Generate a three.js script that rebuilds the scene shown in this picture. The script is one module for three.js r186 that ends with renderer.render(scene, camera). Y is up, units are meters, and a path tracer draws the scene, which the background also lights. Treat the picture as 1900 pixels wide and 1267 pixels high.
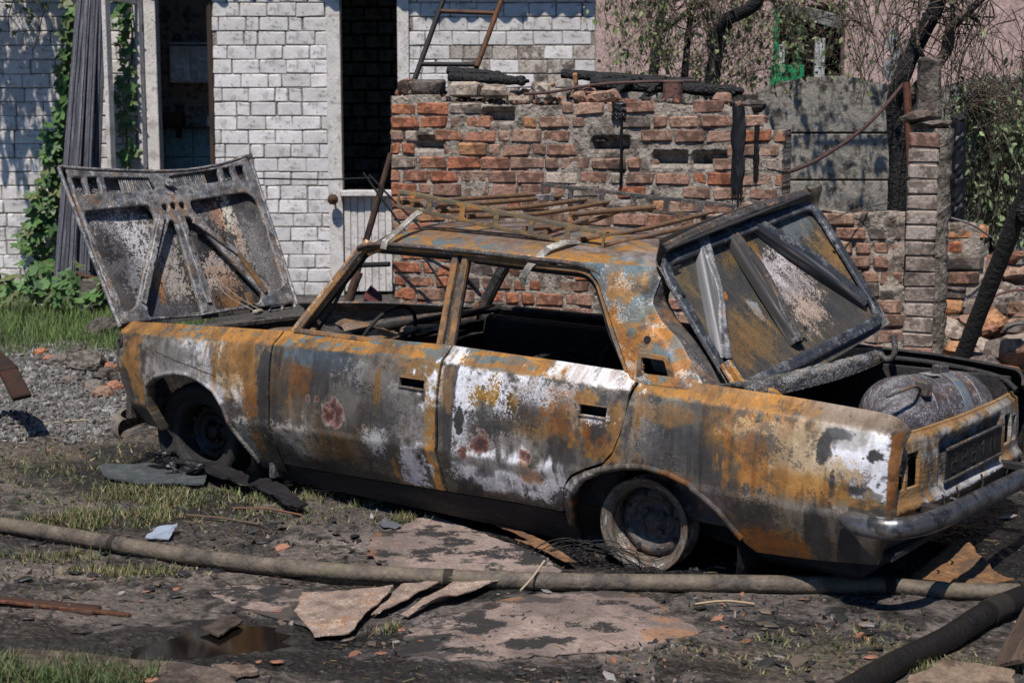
import * as THREE from 'three';
import { mergeGeometries, mergeVertices, toCreasedNormals } from 'three/addons/utils/BufferGeometryUtils.js';
import { Sky } from 'three/addons/objects/Sky.js';

// ---------- camera, sky, sun, exposure ----------
const scene = new THREE.Scene();
const camera = new THREE.PerspectiveCamera(25.836, 1900 / 1267, 0.1, 400);
camera.position.set(0, 1.62, 0);
camera.rotation.x = -0.13958;
camera.focus = 6.4;
camera.userData.fStop = 5.6;
camera.updateMatrixWorld();

const AZ = -14 * Math.PI / 180, EL = 57 * Math.PI / 180;
const sunDir = new THREE.Vector3(Math.sin(AZ) * Math.cos(EL), Math.sin(EL), Math.cos(AZ) * Math.cos(EL));
const sky = new Sky();
sky.name = 'sky';
sky.scale.setScalar(10000);
sky.userData.kind = 'structure';
sky.userData.label = 'clear summer sky overhead';
sky.material.uniforms.sunPosition.value.copy(sunDir);
sky.material.uniforms.turbidity.value = 9;
sky.material.uniforms.rayleigh.value = 0.55;
sky.material.uniforms.mieCoefficient.value = 0.004;
scene.add(sky);
scene.environmentIntensity = 0.1;
const sun = new THREE.DirectionalLight(0xfff8f0, 5);
sun.position.copy(sunDir).multiplyScalar(40).add(new THREE.Vector3(0, 0, -8));
sun.target.position.set(0, 0, -8);
sun.castShadow = true;
sun.shadow.mapSize.set(4096, 4096);
Object.assign(sun.shadow.camera, { left: -12, right: 12, top: 14, bottom: -14, near: 1, far: 90 });
scene.add(sun, sun.target);

const renderer = new THREE.WebGLRenderer({ antialias: true });
renderer.setSize(1024, 682);
renderer.toneMapping = THREE.LinearToneMapping;
renderer.toneMappingExposure = 1.03;
renderer.shadowMap.enabled = true;

// ---------- helpers ----------
const V3 = (x, y, z) => new THREE.Vector3(x, y, z);
function rng(seed) { let s = seed >>> 0; return () => { s = (s + 0x6D2B79F5) >>> 0; let t = s; t = Math.imul(t ^ (t >>> 15), t | 1); t ^= t + Math.imul(t ^ (t >>> 7), t | 61); return ((t ^ (t >>> 14)) >>> 0) / 4294967296; }; }
const R0 = rng(1234);
const clamp = (x, a, b) => x < a ? a : x > b ? b : x;
const lerp = (a, b, t) => a + (b - a) * t;
const ss = (a, b, x) => { const t = clamp((x - a) / (b - a), 0, 1); return t * t * (3 - 2 * t); };
// tabulated noise: one 512x512 wrapping value-noise lattice sampled smoothly
const NT = 512, ntab = new Float32Array(NT * NT);
{ const r = rng(99); for (let i = 0; i < NT * NT; i++) ntab[i] = r(); }
function vn(x, y) {
  const xi = Math.floor(x), yi = Math.floor(y); let fx = x - xi, fy = y - yi;
  fx = fx * fx * (3 - 2 * fx); fy = fy * fy * (3 - 2 * fy);
  const x0 = xi & 511, x1 = (xi + 1) & 511, y0 = (yi & 511) << 9, y1 = ((yi + 1) & 511) << 9;
  const a = ntab[y0 + x0], b = ntab[y0 + x1], c = ntab[y1 + x0], d = ntab[y1 + x1];
  return a + (b - a) * fx + (c - a) * fy + (a - b - c + d) * fx * fy;
}
function fbm(x, y, o = 4) { let s = 0, a = 0.5, n = 0; for (let i = 0; i < o; i++) { s += a * vn(x, y); n += a; a *= 0.55; x = x * 2.03 + 17.3; y = y * 2.03 + 9.1; } return s / n; }
function interp(tab, x) {
  if (x <= tab[0][0]) return tab[0][1];
  for (let i = 1; i < tab.length; i++) if (x <= tab[i][0]) { const [a, b] = tab[i - 1], [c, d] = tab[i]; return b + (d - b) * (x - a) / (c - a || 1); }
  return tab[tab.length - 1][1];
}
// colour texture computed per pixel, y = 0 at the bottom row
function tex(w, h, fn, o = {}) {
  const d = new Uint8Array(w * h * 4);
  for (let j = 0; j < h; j++) for (let i = 0; i < w; i++) {
    const c = fn((i + .5) / w, (j + .5) / h), k = (j * w + i) * 4;
    d[k] = clamp(c[0], 0, 255); d[k + 1] = clamp(c[1], 0, 255); d[k + 2] = clamp(c[2], 0, 255); d[k + 3] = c.length > 3 ? c[3] : 255;
  }
  const t = new THREE.DataTexture(d, w, h, THREE.RGBAFormat);
  t.colorSpace = o.data ? THREE.NoColorSpace : THREE.SRGBColorSpace;
  t.magFilter = THREE.LinearFilter; t.minFilter = THREE.LinearMipmapLinearFilter; t.generateMipmaps = true;
  t.wrapS = t.wrapT = o.clamp ? THREE.ClampToEdgeWrapping : THREE.MirroredRepeatWrapping;
  t.needsUpdate = true;
  return t;
}
const mix3 = (a, b, t) => [a[0] + (b[0] - a[0]) * t, a[1] + (b[1] - a[1]) * t, a[2] + (b[2] - a[2]) * t];
const mul3 = (a, k) => [a[0] * k, a[1] * k, a[2] * k];
function mat(color, o = {}) { return new THREE.MeshStandardMaterial({ color, roughness: 0.85, metalness: 0, side: THREE.DoubleSide, ...o }); }

// uv in metres by the dominant axis of each face normal
function boxUV(g, s = 1, ox = 0, oy = 0) {
  if (g.index) g = g.toNonIndexed();
  const p = g.attributes.position, uv = new Float32Array(p.count * 2);
  const a = V3(), b = V3(), c = V3();
  for (let i = 0; i < p.count; i += 3) {
    a.fromBufferAttribute(p, i); b.fromBufferAttribute(p, i + 1); c.fromBufferAttribute(p, i + 2);
    const n = b.clone().sub(a).cross(c.clone().sub(a)); const ax = Math.abs(n.x), ay = Math.abs(n.y), az = Math.abs(n.z);
    [a, b, c].forEach((q, k) => {
      let u, v; if (az >= ax && az >= ay) { u = q.x; v = q.y; } else if (ay >= ax) { u = q.x; v = q.z; } else { u = q.z; v = q.y; }
      uv[(i + k) * 2] = u * s + ox; uv[(i + k) * 2 + 1] = v * s + oy;
    });
  }
  g.setAttribute('uv', new THREE.BufferAttribute(uv, 2));
  return g;
}
function clean(g) { const o = new THREE.BufferGeometry(); const h = g.index ? g.toNonIndexed() : g; o.setAttribute('position', h.attributes.position.clone()); if (h.attributes.normal) o.setAttribute('normal', h.attributes.normal.clone()); o.setAttribute('uv', h.attributes.uv ? h.attributes.uv.clone() : new THREE.BufferAttribute(new Float32Array(h.attributes.position.count * 2), 2)); if (!o.attributes.normal) o.computeVertexNormals(); return o; }
function merge(list) { return mergeGeometries(list.map(clean)); }
const used = {};
function numbered(n) { if (used[n] === undefined) { used[n] = 0; return n; } used[n]++; return n + '_' + String(used[n]).padStart(3, '0'); }
function shade(o) { o.castShadow = true; o.receiveShadow = true; return o; }
function part(name, geo, material, parent) { const m = shade(new THREE.Mesh(geo, material)); m.name = name; parent.add(m); return m; }
function thing(name, label, category, group, pos, ry = 0) {
  const g = new THREE.Group(); g.name = numbered(name); g.userData = { label, category }; if (group) g.userData.group = group;
  if (pos) g.position.set(...pos); g.rotation.y = ry; scene.add(g); return g;
}
function single(name, geo, material, label, category, group) {
  const m = shade(new THREE.Mesh(geo, material)); m.name = numbered(name); m.userData = { label, category }; if (group) m.userData.group = group; scene.add(m); return m;
}
function struct(name, geo, material, label) { const m = shade(new THREE.Mesh(geo, material)); m.name = numbered(name); m.userData = { kind: 'structure' }; if (label) m.userData.label = label; scene.add(m); return m; }
function stuff(name, geo, material, mats, cols, label, category, parent) {
  const m = shade(new THREE.InstancedMesh(geo, material, mats.length));
  mats.forEach((q, i) => m.setMatrixAt(i, q)); if (cols) cols.forEach((c, i) => m.setColorAt(i, c));
  m.name = parent ? name : numbered(name); m.userData = { kind: 'stuff', label }; if (category && !parent) m.userData.category = category; (parent || scene).add(m); return m;
}
const uvR = rng(4242);
// chamfered box centred at the origin, 44 triangles
function chamBox(w, h, d, c = .006, jit = 0, r = R0) {
  const X = w / 2, Y = h / 2, Z = d / 2; c = Math.min(c, X * .45, Y * .45, Z * .45);
  const pts = {}; const key = (sx, sy, sz, ax) => sx + ',' + sy + ',' + sz + ',' + ax;
  for (const sx of [-1, 1]) for (const sy of [-1, 1]) for (const sz of [-1, 1]) {
    const j = [(r() - .5) * jit, (r() - .5) * jit, (r() - .5) * jit], k = c * (jit ? .5 + r() * 1.6 : 1);
    for (let ax = 0; ax < 3; ax++) pts[key(sx, sy, sz, ax)] = [sx * (X - (ax === 0 ? 0 : k)) + j[0], sy * (Y - (ax === 1 ? 0 : k)) + j[1], sz * (Z - (ax === 2 ? 0 : k)) + j[2]];
  }
  const pos = [];
  const tri = (a, b, c2) => {
    const A = pts[a], B = pts[b], C = pts[c2];
    const n = [(B[1] - A[1]) * (C[2] - A[2]) - (B[2] - A[2]) * (C[1] - A[1]), (B[2] - A[2]) * (C[0] - A[0]) - (B[0] - A[0]) * (C[2] - A[2]), (B[0] - A[0]) * (C[1] - A[1]) - (B[1] - A[1]) * (C[0] - A[0])];
    if (n[0] * A[0] + n[1] * A[1] + n[2] * A[2] < 0) pos.push(...A, ...C, ...B); else pos.push(...A, ...B, ...C);
  };
  const quad = (a, b, c2, d2) => { tri(a, b, c2); tri(a, c2, d2); };
  for (let ax = 0; ax < 3; ax++) for (const s of [-1, 1]) {
    const q = [[-1, -1], [1, -1], [1, 1], [-1, 1]].map(([u, v]) => { const t = [0, 0, 0]; t[ax] = s; t[(ax + 1) % 3] = u; t[(ax + 2) % 3] = v; return key(t[0], t[1], t[2], ax); });
    quad(...q);
  }
  for (let ax = 0; ax < 3; ax++) { const b = (ax + 1) % 3, c3 = (ax + 2) % 3; for (const u of [-1, 1]) for (const v of [-1, 1]) {
    const t1 = [0, 0, 0], t2 = [0, 0, 0]; t1[ax] = -1; t2[ax] = 1; t1[b] = t2[b] = u; t1[c3] = t2[c3] = v;
    quad(key(...t1, b), key(...t2, b), key(...t2, c3), key(...t1, c3)); } }
  for (const sx of [-1, 1]) for (const sy of [-1, 1]) for (const sz of [-1, 1]) tri(key(sx, sy, sz, 0), key(sx, sy, sz, 1), key(sx, sy, sz, 2));
  const g = new THREE.BufferGeometry(); g.setAttribute('position', new THREE.Float32BufferAttribute(pos, 3)); g.computeVertexNormals();
  return boxUV(g, 1, .3 + uvR() * .4, .3 + uvR() * .4);
}
// bar of rectangular section from a to b: w across, t along 'up'
function bar(a, b, w, t, up = V3(0, 1, 0), c = .003) {
  const L = a.distanceTo(b), g = chamBox(w, t, L, c), z = b.clone().sub(a).normalize(), x = up.clone().cross(z).normalize(), y = z.clone().cross(x);
  const m = new THREE.Matrix4().makeBasis(x, y, z).setPosition(a.clone().add(b).multiplyScalar(.5)); g.applyMatrix4(m); return g;
}
function tube(pts, r, seg = 24, rad = 8, caps = true, wob = 0) {
  const cv = new THREE.CatmullRomCurve3(pts, false, 'centripetal'); const g = new THREE.TubeGeometry(cv, seg, 1, rad, false);
  const p = g.attributes.position, q = V3(), list = []; const L = cv.getLength();
  for (let i = 0; i <= seg; i++) { const c = cv.getPointAt(i / seg), rr = typeof r === 'function' ? r(i / seg) : r; for (let j = 0; j <= rad; j++) { const k = i * (rad + 1) + j; q.fromBufferAttribute(p, k).sub(c); const w = wob ? 1 + wob * (fbm(i * .7 + 3, Math.cos(j / rad * 6.283) * 1.5 + 5 + Math.sin(j / rad * 6.283)) - .5) * 2 : 1; q.multiplyScalar(rr * w).add(c); p.setXYZ(k, q.x, q.y, q.z); g.attributes.uv.setXY(k, i / seg * L, j / rad * 2 * Math.PI * (typeof r === 'function' ? r(.5) : r)); } }
  g.computeVertexNormals();
  { const nn = g.attributes.normal; for (let i = 0; i <= seg; i++) { const a = i * (rad + 1), b = a + rad; const x = nn.getX(a) + nn.getX(b), y = nn.getY(a) + nn.getY(b), z = nn.getZ(a) + nn.getZ(b), l = Math.hypot(x, y, z) || 1; nn.setXYZ(a, x / l, y / l, z / l); nn.setXYZ(b, x / l, y / l, z / l); } }
  list.push(clean(g));
  if (caps) for (const e of [0, 1]) { const pos = [], c = cv.getPointAt(e), i = e ? seg : 0; for (let j = 0; j < rad; j++) { const A = V3().fromBufferAttribute(p, i * (rad + 1) + j), B = V3().fromBufferAttribute(p, i * (rad + 1) + j + 1); if (e) pos.push(c.x, c.y, c.z, A.x, A.y, A.z, B.x, B.y, B.z); else pos.push(c.x, c.y, c.z, B.x, B.y, B.z, A.x, A.y, A.z); } const cg = new THREE.BufferGeometry(); cg.setAttribute('position', new THREE.Float32BufferAttribute(pos, 3)); cg.computeVertexNormals(); list.push(clean(cg)); }
  return mergeGeometries(list);
}
// thin sheet from a grid of points pts[i][j]; keep(i,j) says whether the cell is there; thickness t along the normals; uvf(i,j)
function sheet(pts, keep, t, uvf) {
  const n = pts.length, m = pts[0].length, id = (i, j) => i * m + j, tris = [], edges = new Map();
  const ek = (a, b) => { const k = a < b ? a + '_' + b : b + '_' + a; if (edges.has(k)) edges.delete(k); else edges.set(k, [a, b]); };
  const P = []; for (let i = 0; i < n; i++) for (let j = 0; j < m; j++) P.push(pts[i][j]);
  const area = (a, b, c) => P[b].clone().sub(P[a]).cross(P[c].clone().sub(P[a])).length();
  const canon = new Map(); const cid = k => { const q = P[k], s = Math.round(q.x * 5e4) + ',' + Math.round(q.y * 5e4) + ',' + Math.round(q.z * 5e4); if (!canon.has(s)) canon.set(s, k); return canon.get(s); };
  const C = P.map((_, k) => cid(k));
  for (let i = 0; i < n - 1; i++) for (let j = 0; j < m - 1; j++) {
    if (keep && !keep(i, j)) continue;
    const a = C[id(i, j)], b = C[id(i + 1, j)], c = C[id(i + 1, j + 1)], d = C[id(i, j + 1)];
    for (const T of [[a, b, c], [a, c, d]]) { if (T[0] === T[1] || T[1] === T[2] || T[0] === T[2] || area(...T) < 1e-8) continue; tris.push(T); ek(T[0], T[1]); ek(T[1], T[2]); ek(T[2], T[0]); }
  }
  const N = P.map(() => V3(0, 0, 0));
  for (const [a, b, c] of tris) { const q = P[b].clone().sub(P[a]).cross(P[c].clone().sub(P[a])); N[a].add(q); N[b].add(q); N[c].add(q); }
  N.forEach(q => q.normalize());
  const pos = [], nor = [], uv = [];
  const put = (k, s, nn) => { const q = P[k]; pos.push(q.x - N[k].x * t * s, q.y - N[k].y * t * s, q.z - N[k].z * t * s); nor.push(nn.x, nn.y, nn.z); const u = uvf(Math.floor(k / m), k % m, q); uv.push(u[0], u[1]); };
  for (const [a, b, c] of tris) { put(a, 0, N[a]); put(b, 0, N[b]); put(c, 0, N[c]); }
  if (t) {
    const neg = q => q.clone().negate();
    for (const [a, b, c] of tris) { put(a, 1, neg(N[a])); put(c, 1, neg(N[c])); put(b, 1, neg(N[b])); }
    for (const [a, b] of edges.values()) { const e = P[b].clone().sub(P[a]).cross(N[a]).normalize(); put(a, 0, e); put(a, 1, e); put(b, 1, e); put(a, 0, e); put(b, 1, e); put(b, 0, e); }
  }
  const g = new THREE.BufferGeometry(); g.setAttribute('position', new THREE.Float32BufferAttribute(pos, 3)); g.setAttribute('normal', new THREE.Float32BufferAttribute(nor, 3)); g.setAttribute('uv', new THREE.Float32BufferAttribute(uv, 2));
  return g;
}
// lump of stone / rubble
function lump(r, sx = 1, sy = 1, sz = 1, seed = 1, det = 1, rough = .35) {
  let g = new THREE.IcosahedronGeometry(r, det); g = mergeVertices((g.deleteAttribute('normal'), g.deleteAttribute('uv'), g), 1e-5);
  const p = g.attributes.position, rr = rng(seed); for (let i = 0; i < p.count; i++) { const k = 1 + (rr() - .5) * rough * 2; p.setXYZ(i, p.getX(i) * k * sx, p.getY(i) * k * sy, p.getZ(i) * k * sz); }
  g = g.toNonIndexed(); g.computeVertexNormals(); return boxUV(g);
}
const poly = (pts, holes = []) => { const s = new THREE.Shape(pts.map(q => new THREE.Vector2(q[0], q[1]))); holes.forEach(h => s.holes.push(new THREE.Path(h.map(q => new THREE.Vector2(q[0], q[1]))))); return s; };
// round the corners of a polygon
function roundPoly(pts, r, n = 5) {
  const out = [], L = pts.length;
  pts.forEach((p, i) => { const a = pts[(i + L - 1) % L], b = pts[(i + 1) % L]; const da = [a[0] - p[0], a[1] - p[1]], db = [b[0] - p[0], b[1] - p[1]]; const la = Math.hypot(...da), lb = Math.hypot(...db); const k = Math.min(r, la * .45, lb * .45); const A = [p[0] + da[0] / la * k, p[1] + da[1] / la * k], B = [p[0] + db[0] / lb * k, p[1] + db[1] / lb * k]; for (let q = 0; q <= n; q++) { const t = q / n; out.push([(1 - t) * (1 - t) * A[0] + 2 * t * (1 - t) * p[0] + t * t * B[0], (1 - t) * (1 - t) * A[1] + 2 * t * (1 - t) * p[1] + t * t * B[1]]); } });
  return out;
}
function extrude(shape, depth, bevel = 0, bs = 2) { const g = new THREE.ExtrudeGeometry(shape, { depth, bevelEnabled: bevel > 0, bevelSize: bevel, bevelThickness: bevel, bevelSegments: bs, bevelOffset: -bevel, curveSegments: 6 }); return g; }

// ---------- shared surface textures ----------
const grainTex = tex(512, 512, (x, y) => { const a = fbm(x * 32, y * 32, 3), b = vn(x * 256, y * 256), c = fbm(x * 8, y * 8, 3); const k = 205 + (a - .5) * 90 + (b - .5) * 60 + (c - .5) * 70; return [k, k, k]; });
const grainBump = tex(512, 512, (x, y) => { const k = 128 + (fbm(x * 64, y * 64, 4) - .5) * 260; return [k, k, k]; }, { data: true });
const sootTex = tex(512, 512, (x, y) => { // soot-stained mineral: grey to brown, with black flecks and pale mortar smears
  const a = fbm(x * 16, y * 16, 4), b = vn(x * 256, y * 256), c = fbm(x * 8 + 40, y * 8, 4), e = fbm(x * 64, y * 64, 2);
  let k = 200 + (b - .5) * 50 + (e - .5) * 60; let q = [k, k * .98, k * .95];
  q = mix3(q, [120, 112, 104], ss(.5, .68, a) * .75); q = mix3(q, [48, 44, 42], ss(.62, .74, c) * .6); q = mix3(q, [226, 220, 212], ss(.66, .78, fbm(x * 24 + 9, y * 24 + 3, 3)) * .6); return q;
});
function at(t, sx, sy = sx) { const c = t.clone(); c.repeat.set(sx, sy); c.needsUpdate = true; return c; }
const paintTex = tex(512, 512, (x, y) => { const a = fbm(x * 12, y * 12, 4) - .5, b = fbm(x * 60 + 9, y * 60, 3) - .5, c = vn(x * 256, y * 256) - .5; let k = 226 + a * 40 + b * 30 + c * 16; let q = [k, k * .985, k * .975]; q = mix3(q, [140, 132, 124], ss(.13, .24, fbm(x * 9 + 40, y * 9 + 3, 4) - .5 + b * .4) * .4); q = mix3(q, [96, 90, 84], ss(.2, .3, fbm(x * 26 + 70, y * 26, 3) - .5 + c * .2) * .4); return q; });
const woodTex = tex(512, 512, (x, y) => { const g = fbm(x * 64, y * 4, 4), h = fbm(x * 12, y * 2 + 7, 3), b = vn(x * 256, y * 24); const k = 150 + (g - .5) * 150 + (h - .5) * 60 + (b - .5) * 40; return [k, k * .97, k * .93]; });

// ---------- burnt paint of the car: rust, ash, bare and sooty metal ----------
const OR = [174, 121, 57], OC = [145, 105, 59], RB = [136, 84, 40], WH = [226, 224, 226], LG = [158, 153, 146], GR = [116, 111, 104], DG = [62, 60, 59], BK = [40, 39, 40], BL = [84, 108, 124], TN = [188, 160, 122], PK = [138, 94, 86], PU = [104, 92, 92];
// [u, h, ru, rh, colour, strength, softness, kind]; kind: b blotch, k stipple, s streaked
const SIDE = [
  // front fender
  [0.007,0.678, .34, .14, LG, .95, .3, 'b'], [-0.1,0.766, .22, .06, GR, .8, .3, 'k'], [0.2,0.798, .16, .05, WH, .6, .4, 'k'], [0.061,0.709, .2, .05, GR, .8, .3, 'b'], [0.252,0.682, .14, .1, WH, .65, .4, 'k'],
  [-0.331,0.639, .07, .22, OC, .95, .25, 'b'], [-0.288,0.387, .07, .05, DG, .7, .3, 'b'], [0.421,0.701, .17, .17, OC, .95, .25, 's'], [0.354,0.621, .08, .06, TN, .8, .3, 'k'], [0.405,0.578, .05, .05, WH, .7, .3, 'k'], [0.471,0.563, .06, .07, RB, .7, .3, 'b'], [0.304,0.517, .05, .08, PU, .7, .3, 'b'], [0.27,0.586, .05, .05, WH, .6, .3, 'b'], [-0.136,0.818, .25, .025, TN, .6, .3, 's'],
  [0.423,0.398, .07, .11, LG, .85, .3, 'k'], [0.506,0.374, .05, .09, OC, .8, .3, 'b'], [0.571,0.383, .05, .14, DG, .8, .3, 'b'], [0.559,0.658, .035, .2, DG, .95, .15, 'b'], [0.633,0.702, .045, .14, DG, .9, .2, 'b'],
  // front door
  [0.713,0.665, .09, .2, OC, .85, .3, 's'], [0.868,0.73, .2, .16, DG, .8, .35, 's'], [0.775,0.719, .06, .14, RB, .6, .3, 's'], [0.898,0.815, .2, .04, BL, .75, .3, 's'], [1.019,0.771, .14, .1, DG, .6, .3, 's'], [1.165,0.833, .1, .05, GR, .7, .3, 'k'], [1.167,0.766, .12, .05, LG, .6, .3, 'k'], [1.313,0.65, .13, .16, GR, .95, .35, 'b'], [1.399,0.572, .08, .12, [150, 143, 140], .8, .4, 'b'], [1.212,0.693, .02, .09, OC, .8, .2, 's'], [1.257,0.62, .07, .07, DG, .7, .3, 'k'], [1.083,0.55, .14, .08, DG, .7, .35, 'k'], [1.022,0.634, .09, .09, GR, .6, .3, 's'], [0.778,0.555, .1, .08, GR, .7, .3, 's'], [0.651,0.562, .05, .1, DG, .6, .3, 'b'], [1.487,0.606, .03, .3, OR, .95, .15, 's'], [1.421,0.818, .09, .06, OC, .85, .3, 'b'], [1.325,0.74, .05, .02, LG, .8, .25, 'k'],
  [0.732,0.443, .14, .07, LG, .85, .3, 'k'], [0.653,0.371, .05, .06, DG, .7, .3, 'k'], [1.025,0.45, .14, .09, BR2(), .85, .35, 'k'], [0.904,0.421, .09, .06, OC, .4, .3, 'k'], [1.203,0.442, .09, .07, DG, .8, .3, 'k'], [1.187,0.497, .06, .05, WH, .6, .3, 'k'], [1.381,0.431, .11, .085, [196, 193, 200], 1, .14, 'b'], [1.276,0.401, .03, .07, OC, .85, .2, 's'], [0.589,0.289, .2, .06, DG, .7, .3, 'b'],
  [0.875,0.306, .16, .04, BK, .85, .25, 'k'], [1.147,0.323, .09, .035, BK, .85, .2, 'k'], [0.996,0.357, .1, .03, DG, .8, .25, 'k'],
  // rear door
  [1.976,0.716, .5, .22, GR, .7, .4, 'b'], [1.746,0.749, .26, .1, WH, 1, .22, 'b'], [2.023,0.785, .2, .08, WH, .75, .3, 'k'], [1.631,0.605, .05, .2, WH, .8, .25, 'k'], [1.733,0.743, .05, .05, [150, 108, 40], .95, .2, 'k'], [1.784,0.759, .035, .055, [150, 108, 40], .95, .2, 'k'], [1.892,0.751, .035, .05, [158, 112, 40], .95, .2, 'k'], [1.76,0.698, .07, .05, GR, .9, .3, 'b'], [1.63,0.652, .028, .055, DG, 1, .12, 'b'], [1.827,0.632, .14, .1, DG, .85, .35, 'k'], [2.003,0.678, .14, .08, OC, .75, .3, 'k'], [1.963,0.725, .12, .07, BK, .55, .3, 'k'], [2.099,0.732, .09, .08, RB, .7, .3, 'k'], [2.006,0.584, .1, .06, GR, .8, .3, 'b'], [1.905,0.59, .1, .05, LG, .6, .3, 'k'], [2.105,0.588, .09, .06, DG, .8, .25, 'b'], [2.268,0.694, .09, .09, RB, .9, .3, 'b'], [2.271,0.623, .1, .04, OC, .95, .2, 'b'], [2.28,0.696, .045, .05, DG, .9, .2, 'b'], [2.348,0.725, .035, .14, OC, .9, .2, 's'], [2.228,0.801, .06, .04, OC, .9, .2, 'b'], [2.254,0.749, .07, .025, WH, .9, .2, 'k'], [2.183,0.733, .04, .05, TN, .8, .3, 'b'], [1.57,0.662, .035, .28, DG, .85, .18, 's'], [1.554,0.747, .03, .1, OC, .6, .2, 's'],
  [1.755,0.471, .2, .06, LG, .9, .3, 's'], [1.961,0.46, .3, .075, WH, 1, .35, 's'], [1.703,0.441, .14, .06, WH, .8, .3, 's'], [1.743,0.436, .05, .05, DG, .7, .3, 's'], [1.973,0.473, .05, .05, RB, .7, .25, 's'], [1.835,0.408, .2, .03, WH, .7, .3, 'k'], [2.038,0.409, .12, .04, WH, .8, .25, 's'], [1.754,0.492, .3, .02, GR, .7, .3, 's'],
  [1.639,0.354, .07, .06, BK, .85, .2, 'b'], [1.889,0.331, .24, .03, [50, 47, 45], .9, .2, 'k'], [2.1,0.388, .06, .04, [50, 47, 45], .8, .2, 'k'],
  // rear quarter
  [2.451,0.72, .05, .16, OC, .95, .3, 's'], [2.587,0.68, .2, .16, GR, .9, .35, 's'], [2.542,0.713, .1, .12, LG, .7, .3, 'k'], [2.566,0.676, .1, .12, BK, .55, .3, 'k'], [2.696,0.695, .1, .13, DG, .8, .35, 's'], [2.571,0.796, .14, .03, OC, .6, .3, 's'], [2.756,0.763, .05, .12, OC, .6, .3, 's'], [2.742,0.624, .1, .1, DG, .7, .3, 's'],
  [3.047,0.71, .24, .17, [166, 112, 56], .95, .3, 's'], [3.076,0.714, .15, .13, TN, .85, .4, 's'], [2.962,0.791, .12, .04, TN, .8, .3, 'k'], [3.134,0.741, .1, .1, [196, 176, 144], .75, .4, 's'], [2.934,0.74, .06, .04, [92, 86, 78], .9, .3, 'k'], [2.908,0.65, .04, .1, RB, .6, .3, 's'], [3.298,0.72, .12, .15, WH, 1, .16, 'b'], [3.215,0.827, .08, .05, LG, .8, .25, 'b'], [3.152,0.753, .022, .05, DG, .9, .16, 'b'], [3.188,0.808, .045, .02, DG, .8, .2, 'b'], [3.328,0.752, .032, .03, DG, 1, .12, 'b'], [3.227,0.635, .05, .035, DG, .95, .18, 'k'], [3.263,0.669, .05, .03, PU, .8, .25, 'k'], [3.275,0.63, .06, .02, DG, .9, .2, 'b'], [3.324,0.614, .03, .02, GR, .9, .2, 'b'], [3.112,0.616, .15, .05, OR, .7, .35, 's'], [3.234,0.682, .06, .04, TN, .8, .3, 'k'], [3.288,0.584, .08, .02, OC, .9, .25, 'b'], [3.382,0.724, .022, .22, RB, .9, .15, 's'],
  [3.023,0.44, .12, .1, OC, .9, .35, 's'], [3.079,0.507, .2, .06, GR, .8, .35, 's'], [3.142,0.443, .045, .1, DG, .95, .2, 's'], [2.918,0.479, .08, .06, DG, .8, .25, 'k'], [3.257,0.464, .08, .06, PU, .7, .3, 's'], [2.966,0.371, .12, .05, RB, .8, .3, 's'], [3.249,0.444, .035, .06, DG, .8, .2, 's'],
  // edge of the wheel openings
  [2.254,0.466, .05, .08, LG, .8, .25, 'k'], [2.174,0.369, .03, .08, RB, .9, .25, 'b'], [2.391,0.549, .08, .02, GR, .8, .25, 'k'], [2.571,0.568, .12, .025, RB, .8, .25, 's'], [2.748,0.518, .06, .04, PU, .8, .25, 'k'],
];
const HSH = [[-.6,.772],[-.3,.795],[0,.815],[.6,.842],[1.5,.872],[2.4,.862],[3.0,.85],[3.4,.828]], HCR = [[-.4,.47],[.4,.49],[1.5,.527],[2.5,.555],[2.8,.56],[3.4,.535]], HBT = [[-.4,.30],[.6,.29],[1.5,.33],[2.1,.35],[2.8,.30],[3.4,.33]];
function BR2() { return [96, 74, 50]; }
const SPOTS = [[0.971,0.593, .05], [0.938,0.577, .03], [0.823,0.636, .016], [0.876,0.638, .012], [1.733,0.569, .046], [1.655,0.525, .022], [1.945,0.56, .026], [1.142,0.559, .012]];
const SU0 = -.64, SUW = 4.12, SH0 = .15, SHW = .85;
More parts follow.
